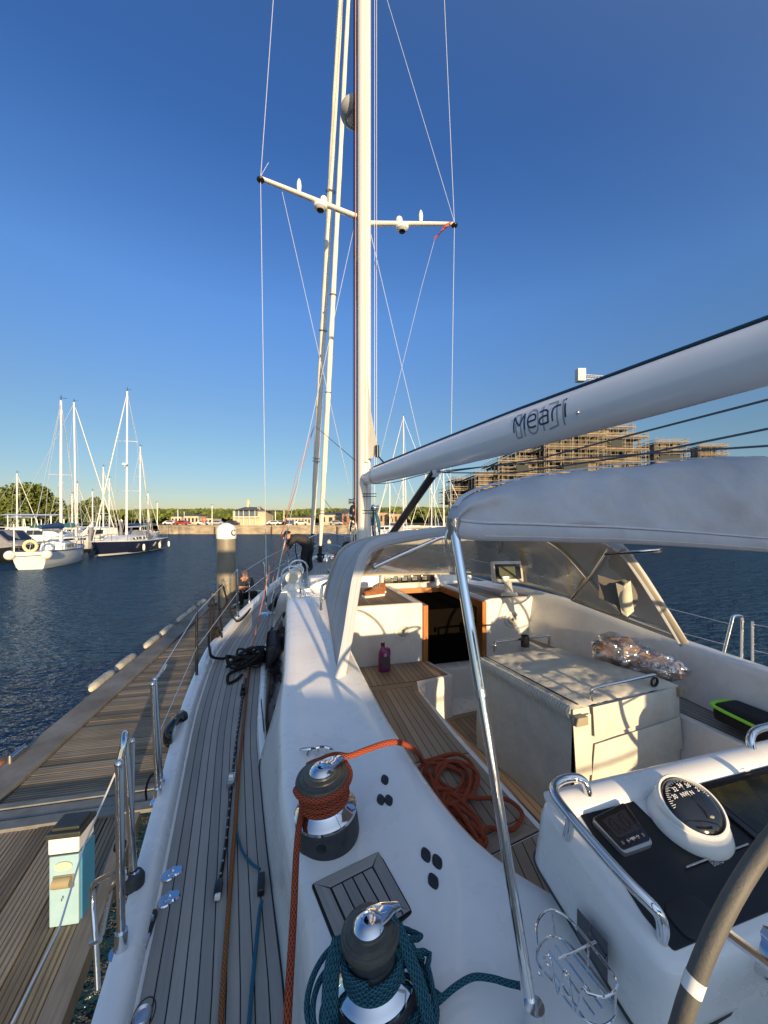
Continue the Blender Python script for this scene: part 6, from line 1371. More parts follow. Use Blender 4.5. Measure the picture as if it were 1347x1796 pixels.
# bimini roll
SL = [  # t, hem h, crest h, crest back offset
 (0.0, -.03, -.01, .02), (.03, -.035, .035, .06), (.08, -.04, .075, .12), (.16, -.042, .11, .18), (.28, -.045, .145, .24), (.42, -.05, .175, .28), (.60, -.055, .21, .30), (.8, -.065, .24, .32), (1.05, -.08, .275, .33), (1.35, -.10, .31, .34), (1.7, -.12, .34, .34), (2.2, -.14, .36, .34), (2.7, -.15, .36, .34)]
P0 = W(.215, 1.15, H)
def bim(t):
    tb = [tuple(r) for r in SL]; return [interp([(r[0], r[k]) for r in tb], t) for k in (1, 2, 3)]
b = MB(); rows = []
Nt = 130
for i in range(Nt+1):
    t = 2.7*(i/Nt)**1.15; hem, cr_h, bo = bim(t); base = P0+RT*t; row = []
    sec = [(0, hem+.035), (.004, hem+.05), (.02, lerp(hem, cr_h, .35)), (.05, lerp(hem, cr_h, .62)), (bo*.35, lerp(hem, cr_h, .84)), (bo*.62, lerp(hem, cr_h, .96)), (bo, cr_h), (bo*1.3+.02, lerp(hem, cr_h, .93)), (bo*1.5+.03, lerp(hem, cr_h, .6)), (bo*1.45+.03, lerp(hem, cr_h, .1)), (bo*.8, hem), (.02, hem+.03)]
    pts = cr([base+FW*x+UP*z for x, z in sec], 3)
    for j, p in enumerate(pts):
        k = min(1, t*4); n_ = noise.noise((t*2.2, j*.16, 1.7)); n2 = noise.noise((t*9-j*.35, j*.22, 5)); n3 = abs(noise.noise((t*3.2+j*.12, j*.09, 9)))
        amp = 1 if 2 < j < 26 else .15
        row.append(p+(-FW*.75+UP*.35)*(n_*.036+n2*.020-n3*.050)*k*amp)
    rows.append(row)
b.grid(rows, cv=True); b.poly(rows[0]); bi = b.build('bimini', CANVAS, Y_, angle=80)
b = MB()
for i_ in (90,): b.tube([p_-FW*.002+UP*.002 for p_ in rows[i_][2:30]], (.0022, .007), 6)
b.build('seam', M('canvas seam', (.40, .41, .43), .8), bi)
b = MB(); hemr = []
for i in range(61):
    t = 2.7*i/60; hem = bim(t)[0]; hemr.append(P0+RT*t+UP*(hem+.012)-FW*.006)
b.tube(hemr, (.011, .026), 12, flat=FW); hm = b.build('bimini_hem', M('hem canvas', (.40, .42, .45), .75, var=.15, vs=8, bump=.003, bs=30), bi)
b = MB()
for dz in (.043, .002):
    b = MB()
    for k in range(230): t = .1+2.5*k/230; b.box(P0+RT*t+UP*(bim(t)[0]+dz)-FW*(.010 if dz > .01 else .018), (.006, .0025, .002), (RT, FW, UP))
    b.build('stitching', M('white thread', (.75, .75, .72), .8), hm, smooth=False)
b = MB(); b.tube([P0+RT*t+UP*(bim(t)[0]+.043)-FW*.004 for t in [2.7*i/60 for i in range(61)]], .0045, 6); b.tube([P0+RT*t+FW*(bim(t)[2]+.01)+UP*(bim(t)[1]+.006) for t in [.05+2.6*i/60 for i in range(61)]], (.003, .012), 6, flat=UP); b.build('piping', M('piping', (.5, .52, .54), .6), bi)
# the long steel pole
PT, PB = W(.213, 1.152, H+.0), P(937, 1800, -1.07)
b = MB(); b.tube([PT-UP*.01, PT.lerp(PB, .42), PT.lerp(PB, .43)], .0150, 20); b.tube([PT.lerp(PB, .425), PB], .0125, 20); b.tube([PB+UP*.045, PB-UP*.02], .021, 16); pl = b.build('bimini_pole', CHROME, Y_)
b = MB(); b.tube([PT.lerp(PB, .415), PT.lerp(PB, .43)], .0165, 20); b.build('pole_collar', STEEL, pl); 
b = MB(); b.tube([PT+UP*.015, PT-UP*.05], [.024, .019], 14); b.tube(cr([PT+UP*.0-RT*.012, PT-UP*.05-RT*.026, PT-UP*.1-RT*.010], 4), .004, 6); b.tube(cr([PT+UP*.0-RT*.02-FW*.02, PT-UP*.03+RT*.0-FW*.03, PT-UP*.07-FW*.02+RT*.01], 4), .003, 6); b.build('pole_joint', STEEL, pl)
b = MB(); b.tube(cr([D(876, 940, 1.3), D(882, 955, 1.3), D(874, 972, 1.3)], 4), .0015, 5); b.tube([D(870, 941, 1.3), D(879, 978, 1.3)], .0012, 4); b.build('zip_cord', BLACK, bi)
# ---- table with canvas cover
TN = -1.10
TC = [P(838, 1150, TN), P(1005, 1240, TN), P(1190, 1197, TN), P(975, 1133, TN)]   # far-left, near-left, near-right, far-right
c = sum(TC, Vector())/4
tb_ = thing('cockpit_table', W(c.x, c.y, H-1.86), 'folded cockpit table under a pale fitted canvas cover with steel grab rails', 'table')
def tq(u, v): return TC[0].lerp(TC[3], u).lerp(TC[1].lerp(TC[2], u), v)   # u to starboard, v aft
b = MB(); rows = []
rnd = random.Random(9)
for i in range(61):
    v = i/60; r = []
    for j in range(61):
        u = j/60; p = tq(u, v); e = min(u, 1-u, v, 1-v); z = .012*noise.noise((u*4, v*4, 2))+.016*abs(noise.noise((u*9+v*2, v*7, 4)))-.02*max(0, 1-e*14)**2
        r.append(p+UP*z)
    rows.append(r)
b.grid(rows)
def skirt(p0, p1, hgt, out, pleat, n=120, sl=.0):
    rows = []; d = (p1-p0)
    for k in range(15):
        t = k/14; r = []
        for i in range(n+1):
            s = i/n; p = p0.lerp(p1, s); w_ = out*(math.sin(s*PI*2*pleat)*.014*math.exp(-t*16)*(1 if pleat > 4 else 0)+.012*noise.noise((s*5, t*3, p0.x*9))+sl*t+.012*math.sin(min(1, t*7)*PI/2))
            r.append(p-UP*(.018+hgt*t)+w_)
        rows.append(r)
    b.grid(rows)
nl = (TC[0]-TC[3]).normalized(); nf = (TC[1]-TC[0]).normalized()
skirt(TC[0], TC[1], .74, nl, 30, 240, 0); skirt(TC[1], TC[2], .74, nf, 0, 60, .0); skirt(TC[2], TC[3], .74, -nl, 0, 40, 0); skirt(TC[3], TC[0], .74, -nf, 0, 20, 0)
b.build('canvas_cover', COVER, tb_, angle=80)
b = MB()   # ruffled drawcord edge
for k in range(46):
    s = k/46; p = TC[0].lerp(TC[1], s)-UP*.018+nl*.012; q = TC[0].lerp(TC[1], s+.6/46)-UP*.05+nl*.022; b.tube(cr([p+UP*.016, (p+q)/2+nl*.020+UP*.012, q+nl*.004-UP*.012], 3), [(.009, .015)]*7, 7)
b.build('ruffle', COVER, tb_)
b = MB(); b.tube([TC[0].lerp(TC[1], s)+UP*.012-nl*.03 for s in (0, .5, 1)], .0035, 6); b.tube([TC[0].lerp(TC[1], s)+UP*.010-nl*.04 for s in (.5, .8, 1)], .003, 6); b.build('cord', BLACK, tb_)
b = MB()   # flap, pocket and fold on the near face
def nf_pt(u, dz, out=.02): return TC[1].lerp(TC[2], u)-UP*dz+nf*out
def panel(pts, th=.006): 
    pp = [nf_pt(*p) for p in pts]; b.prism(pp, nf*th)
panel([(.13, .01, .026), (.86, .01, .026), (.86, .16, .030), (.82, .18, .030), (.18, .205, .030), (.14, .19, .030)])
panel([(.15, .24, .024), (.97, .22, .024), (1.0, .44, .024), (.12, .47, .024)])
panel([(-.03, .05, .020), (.12, .05, .020), (.13, .42, .020), (.0, .42, .020)])
b.build('cover_flaps', COVER, tb_, bevel=.003)
b = MB(); b.box(nf_pt(.02, .07, .03), (.09, .04, .05), (nl*-1, nf, UP)); b.box(nf_pt(1.0, .06, .0), (.05, .05, .06), (nl*-1, nf, UP)); b.build('table_corner', M('weathered trim', (.30, .26, .18), .7), tb_, bevel=.004)
def rail_on(p, q, h=.05, lab='grab_rail', r=.0115):
    b = MB(); d = (q-p).normalized(); b.tube(cr([p-UP*.03, p+UP*(h*.6), p+d*.03+UP*h, p.lerp(q, .5)+UP*h, q-d*.03+UP*h, q+UP*(h*.6), q-UP*.03], 7), r, 12); return b.build(lab, CHROME, tb_)
rail_on(P(1037, 1222, TN+.02), P(1148, 1196, TN+.02), .05); rail_on(P(868, 1138, TN), P(963, 1126, TN), .06)
b = MB(); p = P(868, 1138, TN+.02); b.sphere(p+UP*.03, .02, 10, 8); b.tube([p, p+UP*.06], .014, 10); b.build('rail_knob', CHROME, tb_)
b = MB(); p = P(1148, 1196, TN+.03); b.tube([p+(RT*math.cos(t)*.028+UP*math.sin(t)*.028) for t in [k*PI/8 for k in range(16)]], .007, 8, closed=True); b.build('lanyard_ring', BLACK, tb_)
b = MB(); p = P(921, 1134, TN); b.lathe([(0, 0), (.035, 0), (.038, .03), (.036, .07), (.034, .10), (.030, .10), (.030, .075), (0, .075)], p-UP*.0, UP, 24); o = b.build('camera_lens_cup', GLOSSB, None); o.name = 'cup'; tag(o, 'small glossy black cup standing at the far rail of the covered table', 'cup')
# wrapped loaf bag on the starboard seat back
b = MB(); p = D(1105, 1160, 2.95)
rnd = random.Random(2)
def blob(b, c, r, sc, seed, amp=.16, n=28, m=18, ang=0):
    rows = []
    for i in range(m+1):
        th = PI*i/m; row = []
        for k in range(n):
            ph = 2*PI*k/n; d = Vector((math.sin(th)*math.cos(ph), math.sin(th)*math.sin(ph), math.cos(th))); rr = r*(1+amp*noise.noise(d*2.3+Vector((seed, 0, 0)))+amp*.5*abs(noise.noise(d*6+Vector((seed, 3, 0)))))
            v = Vector((d.x*sc[0], d.y*sc[1], d.z*sc[2]))*rr; row.append(c+Vector((v.x*math.cos(ang)-v.y*math.sin(ang), v.x*math.sin(ang)+v.y*math.cos(ang), v.z)))
        rows.append(row)
    b.grid(rows, cv=True)
sa_ = math.radians(-35)
blob(b, D(1085, 1142, 3.0), .15, (1.1, .8, .7), 1, .25, ang=sa_); blob(b, D(1140, 1168, 2.85), .14, (1.3, .8, .7), 4, .25, ang=sa_)
lo = b.build('bread_loaf', M('bread crust', (.20, .085, .04), .5, var=.6, vs=14, tint=(.42, .34, .25), coat=.3), None); tag(lo, 'crusty loaves inside the clear plastic bag on the starboard seat', 'bread')
b = MB(); rr = random.Random(3); blob(b, D(1085, 1142, 3.0), .165, (1.12, .85, .75), 7, .30, 44, 28, sa_); blob(b, D(1142, 1168, 2.85), .152, (1.35, .85, .75), 9, .30, 44, 28, sa_)
q = D(1172, 1178, 2.8)
for k in range(9):
    a = k*.7; e = q+W(.12+.04*math.sin(a*2), -.02*math.cos(a), .03*math.sin(a)); b.add([q+UP*.03*math.cos(a), q-UP*.03*math.cos(a+1), e+UP*.02, e-UP*.03*math.sin(a)], [(0, 1, 3, 2)])
def bagmat():
    m = bpy.data.materials.new('clear bag'); m.use_nodes = True; t = m.node_tree; t.nodes.remove(t.nodes['Principled BSDF']); L = t.links.new
    tr = t.nodes.new('ShaderNodeBsdfTransparent'); g = t.nodes.new('ShaderNodeBsdfGlossy'); g.inputs['Roughness'].default_value = .1; mx = t.nodes.new('ShaderNodeMixShader'); n = t.nodes.new('ShaderNodeTexNoise'); n.inputs['Scale'].default_value = 22; bp = t.nodes.new('ShaderNodeBump'); bp.inputs['Distance'].default_value = .02
    tc = t.nodes.new('ShaderNodeTexCoord'); L(tc.outputs['Object'], n.inputs['Vector']); L(n.outputs[0], bp.inputs['Height']); L(bp.outputs[0], g.inputs['Normal']); mx.inputs[0].default_value = .40; L(tr.outputs[0], mx.inputs[1]); L(g.outputs[0], mx.inputs[2]); L(mx.outputs[0], t.nodes['Material Output'].inputs[0]); return m
o = b.build('plastic_bag', bagmat(), None); tag(o, 'crinkled clear plastic bag wrapped round the bread on the starboard seat', 'plastic bag')
# green and black bag
b = MB(); c = P(1315, 1262, -1.22); b.box(c, (.22, .30, .12), (RT, FW, UP)); gb = thing('bag', c, 'black bag with lime-green piping on the starboard seat', 'bag'); b.build('body', M('black fabric', (.008, .008, .009), .8), gb, bevel=.05, seg=4)
b = MB(); b.tube(cr([c+RT*-.115+FW*-.10+UP*.02, c+RT*-.118+FW*.08+UP*.035, c+RT*-.09+FW*.15+UP*.04, c+RT*.05+FW*.157+UP*.04, c+RT*.11+FW*.10+UP*.035], 6), (.008, .016), 8, flat=UP); b.build('piping', M('lime piping', (.32, .75, .03), .5), gb)
# magenta bottle
bp_ = P(673, 1183, SH_+.005); bp_ = P(674, 1177, SH_+.006); o = thing('bottle', bp_, 'magenta plastic bottle with a dark label on the cockpit seat corner', 'bottle')
MAG = M('magenta plastic', (.22, .012, .13), .3, coat=.4)
b = MB(); rows = []
for z, w_, d_, ox in ((0, .055, .035, 0), (.01, .06, .04, 0), (.12, .06, .04, 0), (.18, .055, .038, 0), (.215, .04, .03, -.006), (.235, .018, .018, -.014), (.25, .016, .016, -.015)): rows.append([bp_+RT*(ox+w_*math.copysign(abs(math.cos(a))**.7, math.cos(a)))+FW*d_*math.sin(a)+UP*z for a in [k*PI/12 for k in range(24)]])
b.grid(rows, cv=True); b.poly(rows[0]); b.build('body', MAG, o)
b = MB(); b.tube([bp_+UP*.248-RT*.015, bp_+UP*.285-RT*.015], [.021, .019], 16); b.build('cap', M('dark purple cap', (.08, .01, .06), .4), o)
b = MB(); b.tube(cr([bp_+UP*.225-RT*.0+RT*.02, bp_+UP*.21+RT*.05, bp_+UP*.15+RT*.055], 5), .010, 8); b.build('handle', MAG, o)
b = MB(); b.grid([[bp_+RT*(.05*s)-FW*(.0415-.012*s*s)+UP*z for s in (-1, -.5, 0, .5, 1)] for z in (.03, .15)]); b.build('label_patch', M('bottle label', (.03, .02, .03), .4, var=.5, vs=40, tint=(.15, .12, .13)), o)
b = MB(); b.lathe([(0, .001), (.018, .0)], bp_-FW*.043+UP*.17, -FW, 14); b.build('badge', M('silver badge', (.4, .4, .4), .3), o)
# brown shoe
sp_ = P(655, 1046, TOPH+.006); sd = (RT*.95+FW*.25).normalized(); sn = Vector((-sd.y, sd.x, 0))
def shoe(o_, d, n, lab):
    o = thing('shoe', o_, lab, 'shoe'); b = MB(); rows = []
    prof_ = [(-.13, .035, .03), (-.12, .045, .05), (-.06, .048, .055), (-.0, .045, .075), (.05, .04, .095), (.10, .038, .10), (.135, .03, .09), (.142, .015, .06)]
    for x, w_, h_ in prof_: rows.append([o_+d*x+n*w_*math.cos(a)+UP*(.022+max(0, math.sin(a))**.8*h_) for a in [k*PI/8 for k in range(9)]])
    b.grid(rows); b.build('upper', M('tan leather', (.28, .10, .035), .6, var=.3, vs=25), o)
    b = MB(); b.prism([o_+d*x+n*w_*s+UP*.0 for x, w_, s in ([(x, w_+.005, 1) for x, w_, h_ in prof_]+[(x, w_+.005, -1) for x, w_, h_ in prof_[::-1]])], (0, 0, .024)); b.build('sole', WHITE2, o, bevel=.004)
    b = MB(); 
    for k in range(4): b.tube(cr([o_+d*(-.01+.025*k)+n*.03+UP*(.085+.008*k), o_+d*(0+.025*k)+UP*(.108+.008*k), o_+d*(-.01+.025*k)-n*.03+UP*(.085+.008*k)], 3), .004, 6)
    b.build('laces', WHITER, o)
shoe(sp_, sd, sn, 'tan leather deck shoe with white sole, front of the pair on the port shelf'); shoe(sp_+FW*.16+RT*.06, sd, sn, 'tan leather deck shoe half hidden behind the other on the port shelf')
# ================================================================ HELM CONSOLE
hc = thing('console_dummy', (0, 0, 0), 'x', 'x'); bpy.data.objects.remove(hc)
K0 = B(.735, .935, -.80); Tv = (-FW*.355-UP*.08).normalized(); Nv = RT.cross(-Tv).normalized(); Nv = Nv if Nv.z > 0 else -Nv
def K(u, v, w=0): return K0+RT*u+Tv*v+Nv*w
CW, CL = 1.08, .40
b = MB(); rows = []
ol = round_poly([(0, 0), (CW, 0), (CW, CL), (0, CL)], .06, 7)
cx0 = (CW/2, CL/2)
for ins, w_ in ((.0, -.20), (-.002, -.10), (-.004, -.05), (.0, -.02), (.008, -.006), (.022, 0)):
    rows.append([K(lerp(u, cx0[0], ins/.68*1.0), lerp(v, cx0[1], ins/.2*.9), w_) for u, v in ol])
b.grid(rows, cv=True); b.poly(rows[-1]); con = b.build('helm_console', WHITE, Y_, angle=50, merge=True)
b = MB(); rows = []
for ins, w_ in ((.004, -.205), (.03, -.215), (.05, -.30), (.08, -.45), (.09, -.95)): rows.append([K(lerp(u, cx0[0], ins/.68*1.2), lerp(v, cx0[1]-.0, ins/.2*.9), 0)+UP*w_ for u, v in ol])
b.grid(rows, cv=True); b.build('console_base', WHITE, Y_, angle=40)
b = MB(); b.tube([K(lerp(u, cx0[0], -.003), lerp(v, cx0[1], -.006), -.203) for u, v in ol], .004, 6, closed=True); b.build('console_seam', RUBBER, con)
# white roll along the forward edge
b = MB(); b.tube([K(.03, .035, -.004), K(CW/2, .035, -.004), K(CW-.03, .035, -.004)], [(.045, .022)]*3, 18, flat=-Tv); b.build('edge_roll', WHITE, con)
def kp(px, py, w=0):
    p = PL(px, py, K0+Nv*w, Nv); d = p-K0; return d.dot(RT), d.dot(Tv)
PAN = M('console panel black', (.004, .004, .005), .38, var=.3, vs=25, rv=.05, coat=.0)
pc_ = [kp(1014, 1424), kp(1040, 1415), kp(1106, 1402), kp(1160, 1440), kp(1250, 1440), kp(1290, 1345), kp(1347, 1318)]
pu = [p[0] for p in pc_]
b = MB(); pan = [(pc_[0][0], pc_[0][1]), (pc_[2][0], pc_[2][1]), (kp(1150, 1445)[0], kp(1150, 1445)[1]), (.34, .17), (.50, .09), (.56, .075), (CW-.06, .075), (CW-.06, CL-.035), (.05, CL-.035), (.045, CL-.10)]
b.prism([K(u, v, -.002) for u, v in round_poly(pan, .008, 3)], Nv*.005); b.build('panel', PAN, con, smooth=False)
# instrument with LCD
c4 = [kp(x, y, .012) for x, y in ((1037, 1438), (1094, 1409), (1146, 1482), (1095, 1500))]
b = MB(); b.prism([K(u, v, .003) for u, v in round_poly(c4, .012, 5)], Nv*.014); ins_ = b.build('instrument', M('silver bezel', (.45, .46, .47), .3, .7), con, bevel=.004)
def quadin(c, s, t): a = (lerp(c[0][0], c[1][0], s), lerp(c[0][1], c[1][1], s)); d = (lerp(c[3][0], c[2][0], s), lerp(c[3][1], c[2][1], s)); return (lerp(a[0], d[0], t), lerp(a[1], d[1], t))
q = [quadin(c4, s, t) for s, t in ((.03, .03), (.97, .03), (.97, .93), (.03, .93))]; b = MB(); b.prism([K(u, v, .017) for u, v in round_poly(q, .008, 4)], Nv*.003); b.build('face', GLOSSB, ins_)
q = [quadin(c4, s, t) for s, t in ((.15, .15), (.85, .15), (.85, .68), (.15, .68))]; b = MB(); b.poly([K(u, v, .0205) for u, v in q]); b.build('screen', M('violet lcd', (.016, .014, .020), .2, coat=.5), ins_, smooth=False)
ex = (K(*quadin(c4, 1, .5))-K(*quadin(c4, 0, .5))); ey = (K(*quadin(c4, .5, 0))-K(*quadin(c4, .5, 1))); exn = ex.normalized(); eyn = ey.normalized()
b = MB(); put_text(b, '0.0', ey.length*.52, K(*quadin(c4, .5, .44), .0212), exn, eyn, .0004, Nv*.0005); b.build('digits', BLACK, ins_, smooth=False)
b = MB()
for k in range(5): u, v = quadin(c4, .16+.17*k, .80); b.tube([K(u, v, .0205), K(u, v, .0225)], .0045, 8)
b.build('buttons', M('button grey', (.09, .09, .10), .5), ins_)
b = MB(); put_text(b, '< - MENU + >', ey.length*.07, K(*quadin(c4, .5, .80), .0232), exn, eyn, 0, Nv*.0003); b.build('button_marks', WHITE2, ins_, smooth=False)
# compass
cu, cv_ = kp(1209, 1436, .02); KS = .97; CB = K(cu, cv_-.0, 0)
b = MB()
for prof_, in (([(.0, 0), (.098, 0), (.1, .01), (.094, .026), (.088, .036), (.086, .042), (.078, .042)],),): b.lathe([(r_*KS, z_*KS) for r_, z_ in prof_], CB, Nv, 48)
cb = b.build('compass', WHITE2, con)
tilt = (Nv*.93-RT*.12+Tv*.22).normalized(); CT = CB+Nv*.052*KS-Tv*.006
b = MB(); b.lathe([(r_*KS, z_*KS) for r_, z_ in [(.082, -.03), (.086, .0), (.085, .012), (.080, .020), (.0755, .020), (.0745, .012)]], CT, tilt, 48); b.build('bezel', WHITE2, cb)
b = MB(); b.lathe([(r_*KS, z_*KS) for r_, z_ in [(.0748, .012), (.068, .020), (.054, .028), (.03, .034), (0, .036)]], CT, tilt, 40); dome = b.build('dome', GLOSSB, cb)
b = MB(); tx = (RT-tilt*RT.dot(tilt)).normalized(); ty_ = tilt.cross(tx)
def dm(r, a): z = interp([(0, .036), (.03, .034), (.054, .028), (.068, .020), (.0748, .012)], r); return CT+tilt*(z*KS+.0008)+(tx*math.cos(a)*r+ty_*math.sin(a)*r)*KS
for k in range(36):
    a = PI*(.02+.96*k/35); r0 = .058 if k % 2 else .054; r1 = .064
    p0, p1 = dm(r0, a), dm(r1, a); b.tube([p0, p1], .0008, 4)
b.build('degree_marks', WHITE2, cb)
b = MB()
for s, a, r, sz_ in (('30', 2.62, .046, .0155), ('32', 2.10, .044, .0155), ('34', 1.57, .043, .0155), ('36', 1.02, .044, .0155), ('2', .5, .046, .0155), ('NW', 2.05, .022, .0145), ('N', .95, .022, .0145)):
    p = dm(r, a); put_text(b, s, sz_, p, tx, ty_, .0002, tilt*.001)
b.build('numerals', WHITE2, cb, smooth=False)
b = MB(); b.tube([dm(.012, 1.5), dm(.042, 1.5)], .0006, 4); b.build('lubber_line', WHITE2, cb)
b = MB(); p = dm(.045, -1.2); b.sphere(CT+tilt*.026*KS+(tx*.012-ty_*.038)*KS, .008, 10, 6, (1.6, 1, .6)); b.build('lamp_window', M('amber resin', (.35, .30, .14), .3), cb)
# chart plotter
c5 = [kp(1262, 1345, .006), kp(1420, 1290, .006), kp(1520, 1400, .006), kp(1330, 1455, .006)]
b = MB(); b.prism([K(u, v, .003) for u, v in [(.50, .09), (1.0, .09), (1.0, .25), (.50, .25)]], Nv*.008); pt_ = b.build('chart_plotter', GLOSSB, con, bevel=.003)
b = MB(); b.poly([K(u, v, .0125) for u, v in [(.52, .105), (.98, .105), (.98, .235), (.52, .235)]]); b.build('screen', M('plotter screen', (.035, .032, .008), .15, var=.8, vs=14, tint=(.004, .004, .005)), pt_, smooth=False)
b = MB(); p0, p1 = K(*kp(1203, 1521, .008), .008), K(*kp(1312, 1480, .008), .008); b.tube([p0, p1], .0022, 8); b.build('panel_strip', STEEL, con)
lg = K(*kp(1257, 1512, .004), .0040); ldir = (p1-p0).normalized(); b = MB(); put_text(b, 'B&G', .020, lg, ldir, Nv.cross(ldir), .0004, Nv*.0006); b.build('logo', M('logo grey', (.3, .3, .3), .5), con, smooth=False)
b = MB(); u, v = kp(1311, 1352, .014); b.box(K(u, v, .014), (.022, .003, .001), (RT, Tv, Nv)); b.build('plotter_light', WHITE2, pt_, smooth=False)
b = MB(); u, v = kp(1215, 1605, .01); ring = []
for t_, w_ in ((1, .002), (.97, .007), (.8, .009), (0, .009)): ring.append([K(u+.055*t_*math.copysign(abs(math.cos(a))**.6, math.cos(a)), v+.036*t_*math.copysign(abs(math.sin(a))**.6, math.sin(a)), w_) for a in [k*PI/16 for k in range(32)]])
b.grid(ring, cv=True); b.build('pocket_lid', M('lid black', (.008, .008, .009), .5), con)
# handrails on the console
def hr(px, w, r=.0125, foot=()):
    b = MB(); pts = [PL(x, y, K0+Nv*ww, Nv) for (x, y), ww in zip(px, w)]; b.tube(cr(pts, 7), r, 14); return b.build('grab_rail', CHROME, con)
hr([(1031, 1402), (1030, 1384), (1022, 1369), (1006, 1364), (985, 1368), (972, 1380), (975, 1397), (1000, 1431), (1050, 1490), (1100, 1545), (1140, 1585), (1157, 1606), (1163, 1630), (1161, 1652)], [.0, .03, .048, .05, .05, .05, .052, .055, .055, .055, .05, .04, .02, -.005])
b = MB(); p = PL(1002, 1437, K0+Nv*.052, Nv); b.tube([p, p-Nv*.06], .0125, 12); b.build('rail_leg', CHROME, con)
hr([(1322, 1322), (1316, 1300), (1322, 1284), (1340, 1276), (1370, 1274), (1420, 1300), (1500, 1400)], [0, .03, .048, .05, .05, .05, .05])
# cup holder basket on the port side of the console
b = MB(); hT = -.925; hB_ = -1.02
top = cr([P(942, 1660, hT), P(941, 1622, hT), P(955, 1600, hT), P(975, 1597, hT), P(1005, 1618, hT), P(1045, 1668, hT), P(1078, 1712, hT), P(1080, 1735, hT), P(1060, 1748, hT), P(1030, 1742, hT)], 6, False)
botp = cr([P(944, 1690, hB_), P(943, 1668, hB_), P(955, 1648, hB_), P(975, 1643, hB_), P(1000, 1658, hB_), P(1042, 1708, hB_), P(1078, 1757, hB_), P(1077, 1786, hB_), P(1050, 1800, hB_), P(1015, 1780, hB_), P(975, 1728, hB_)], 6, True)
b.tube(top, .0028, 8); b.tube(botp, .0028, 8, closed=True)
tr_ = resample(top, 24); br = resample(botp+[botp[0]], 40)
for i, j in ((1, 1), (7, 8), (13, 15), (19, 23)): b.tube([tr_[i], br[j]], .0024, 6)
for k in range(5):
    s0 = P(lerp(950, 1030, k/4), lerp(1695, 1790, k/4)-8*0, hB_); 
for k in range(4):
    a_ = P(lerp(952, 985, k/3), lerp(1678, 1648, k/3), hB_); c_ = P(lerp(1028, 1072, k/3), lerp(1792, 1760, k/3), hB_); b.tube([a_, c_], .0022, 6)
f0, f1 = P(944, 1664, hT), P(1030, 1742, hT); zz = []
for k in range(12): s = k/11; zz.append(f0.lerp(f1, s)-UP*(.0 if (k//2) % 2 else .05))
b.tube(cr(zz, 4), .0026, 8)
b.tube([P(978, 1682, hT-.01), P(1045, 1652, hT-.01)], .0028, 8)
b.build('wire_basket', CHROME, con)
b = MB(); b.poly([D(1012, 1592, .93), D(1066, 1654, .84), D(1066, 1726, .84), D(1012, 1640, .93)]); b.build('side_window', DARKWIN, con, smooth=False)
# helm wheel
wa = .41; R_w = .88; wh = -1.185
wh_s = 0.0
def fitwheel():
    p1 = (1.34-.583-.0, -.513); 
    return None
s1_, h1_ = .757, -.513; s2_, h2_ = .57, -.733
# circle through both rim points with radius R
mx_, mh_ = (s1_+s2_)/2, (h1_+h2_)/2; dx_, dh_ = s1_-s2_, h1_-h2_; dd = math.hypot(dx_, dh_); Rw = .50; ap = math.sqrt(Rw*Rw-dd*dd/4)
cs_, chh = mx_+dh_/dd*ap, mh_-dx_/dd*ap
b = MB(); ring = [B(cs_+Rw*math.cos(t), wa, chh+Rw*math.sin(t)) for t in [k*2*PI/96 for k in range(96)]]
b.tube(ring, .0128, 16, closed=True); wl = b.build('steering_wheel', M('grey leather rim', (.095, .09, .078), .6, var=.2, vs=20, bump=.0006, bs=300), Y_)
b = MB(); k0 = min(range(96), key=lambda k: (Vector((673.5+660*ring[k].x/ring[k].y, 918-660*(ring[k].z-H)/ring[k].y))-Vector((1228, 1740))).length if ring[k].y > .1 else 1e9); a0 = k0*2*PI/96
b.tube([B(cs_+Rw*math.cos(a0+t), wa, chh+Rw*math.sin(a0+t)) for t in (-.02, 0, .02)], .0133, 20); b.build('rim_tape', WHITE2, wl)
b = MB()
for k in range(6): t = k*PI/3+.35; b.tube([B(cs_, wa, chh), B(cs_+Rw*math.cos(t), wa, chh+Rw*math.sin(t))], .008, 8)
b.tube([B(cs_, wa-.04, chh), B(cs_, wa+.2, chh)], .05, 16); b.build('spokes', CHROME, wl)
# aft cockpit: twin wheel, plus unseen seat blocks added to shade the cockpit
b = MB(); box_ba(b, -.15, 2.0, -2.75, -2.0, -1.9, -.47); b.build('shade_seat_block', WHITE, Y_, bevel=.06, seg=4)
b = MB(); box_ba(b, 2.85, 3.3, -2.75, -2.0, -1.9, -.5); b.build('shade_seat_block', WHITE, Y_, bevel=.06, seg=4)
b = MB(); c = B(-.62, -1.9, -.75); b.lathe([(0, -.4), (.26, -.39), (.3, -.33), (.3, .33), (.26, .39), (0, .4)], c, FW, 24); lr = b.build('shade_canister', WHITE2, Y_)  # unseen canister added to shade the port side deck
s2c, s2h = 2.74, -.86
b = MB(); ring2 = [B(s2c+.5*math.cos(t), wa, s2h+.5*math.sin(t)) for t in [k*2*PI/72 for k in range(72)]]; b.tube(ring2, .018, 12, closed=True)
w2 = b.build('steering_wheel', MATS['grey leather rim'], Y_); b = MB()
for k in range(6): t = k*PI/3+.2; b.tube([B(s2c, wa, s2h), B(s2c+.5*math.cos(t), wa, s2h+.5*math.sin(t))], .008, 8)
b.build('spokes', CHROME, w2)
b = MB(); box_ba(b, 2.38, 2.62, .55, .85, -1.75, -1.05); b.build('console_base', WHITE, Y_, bevel=.08, seg=5)  # slim unseen block, added to cast a shadow on the table cover
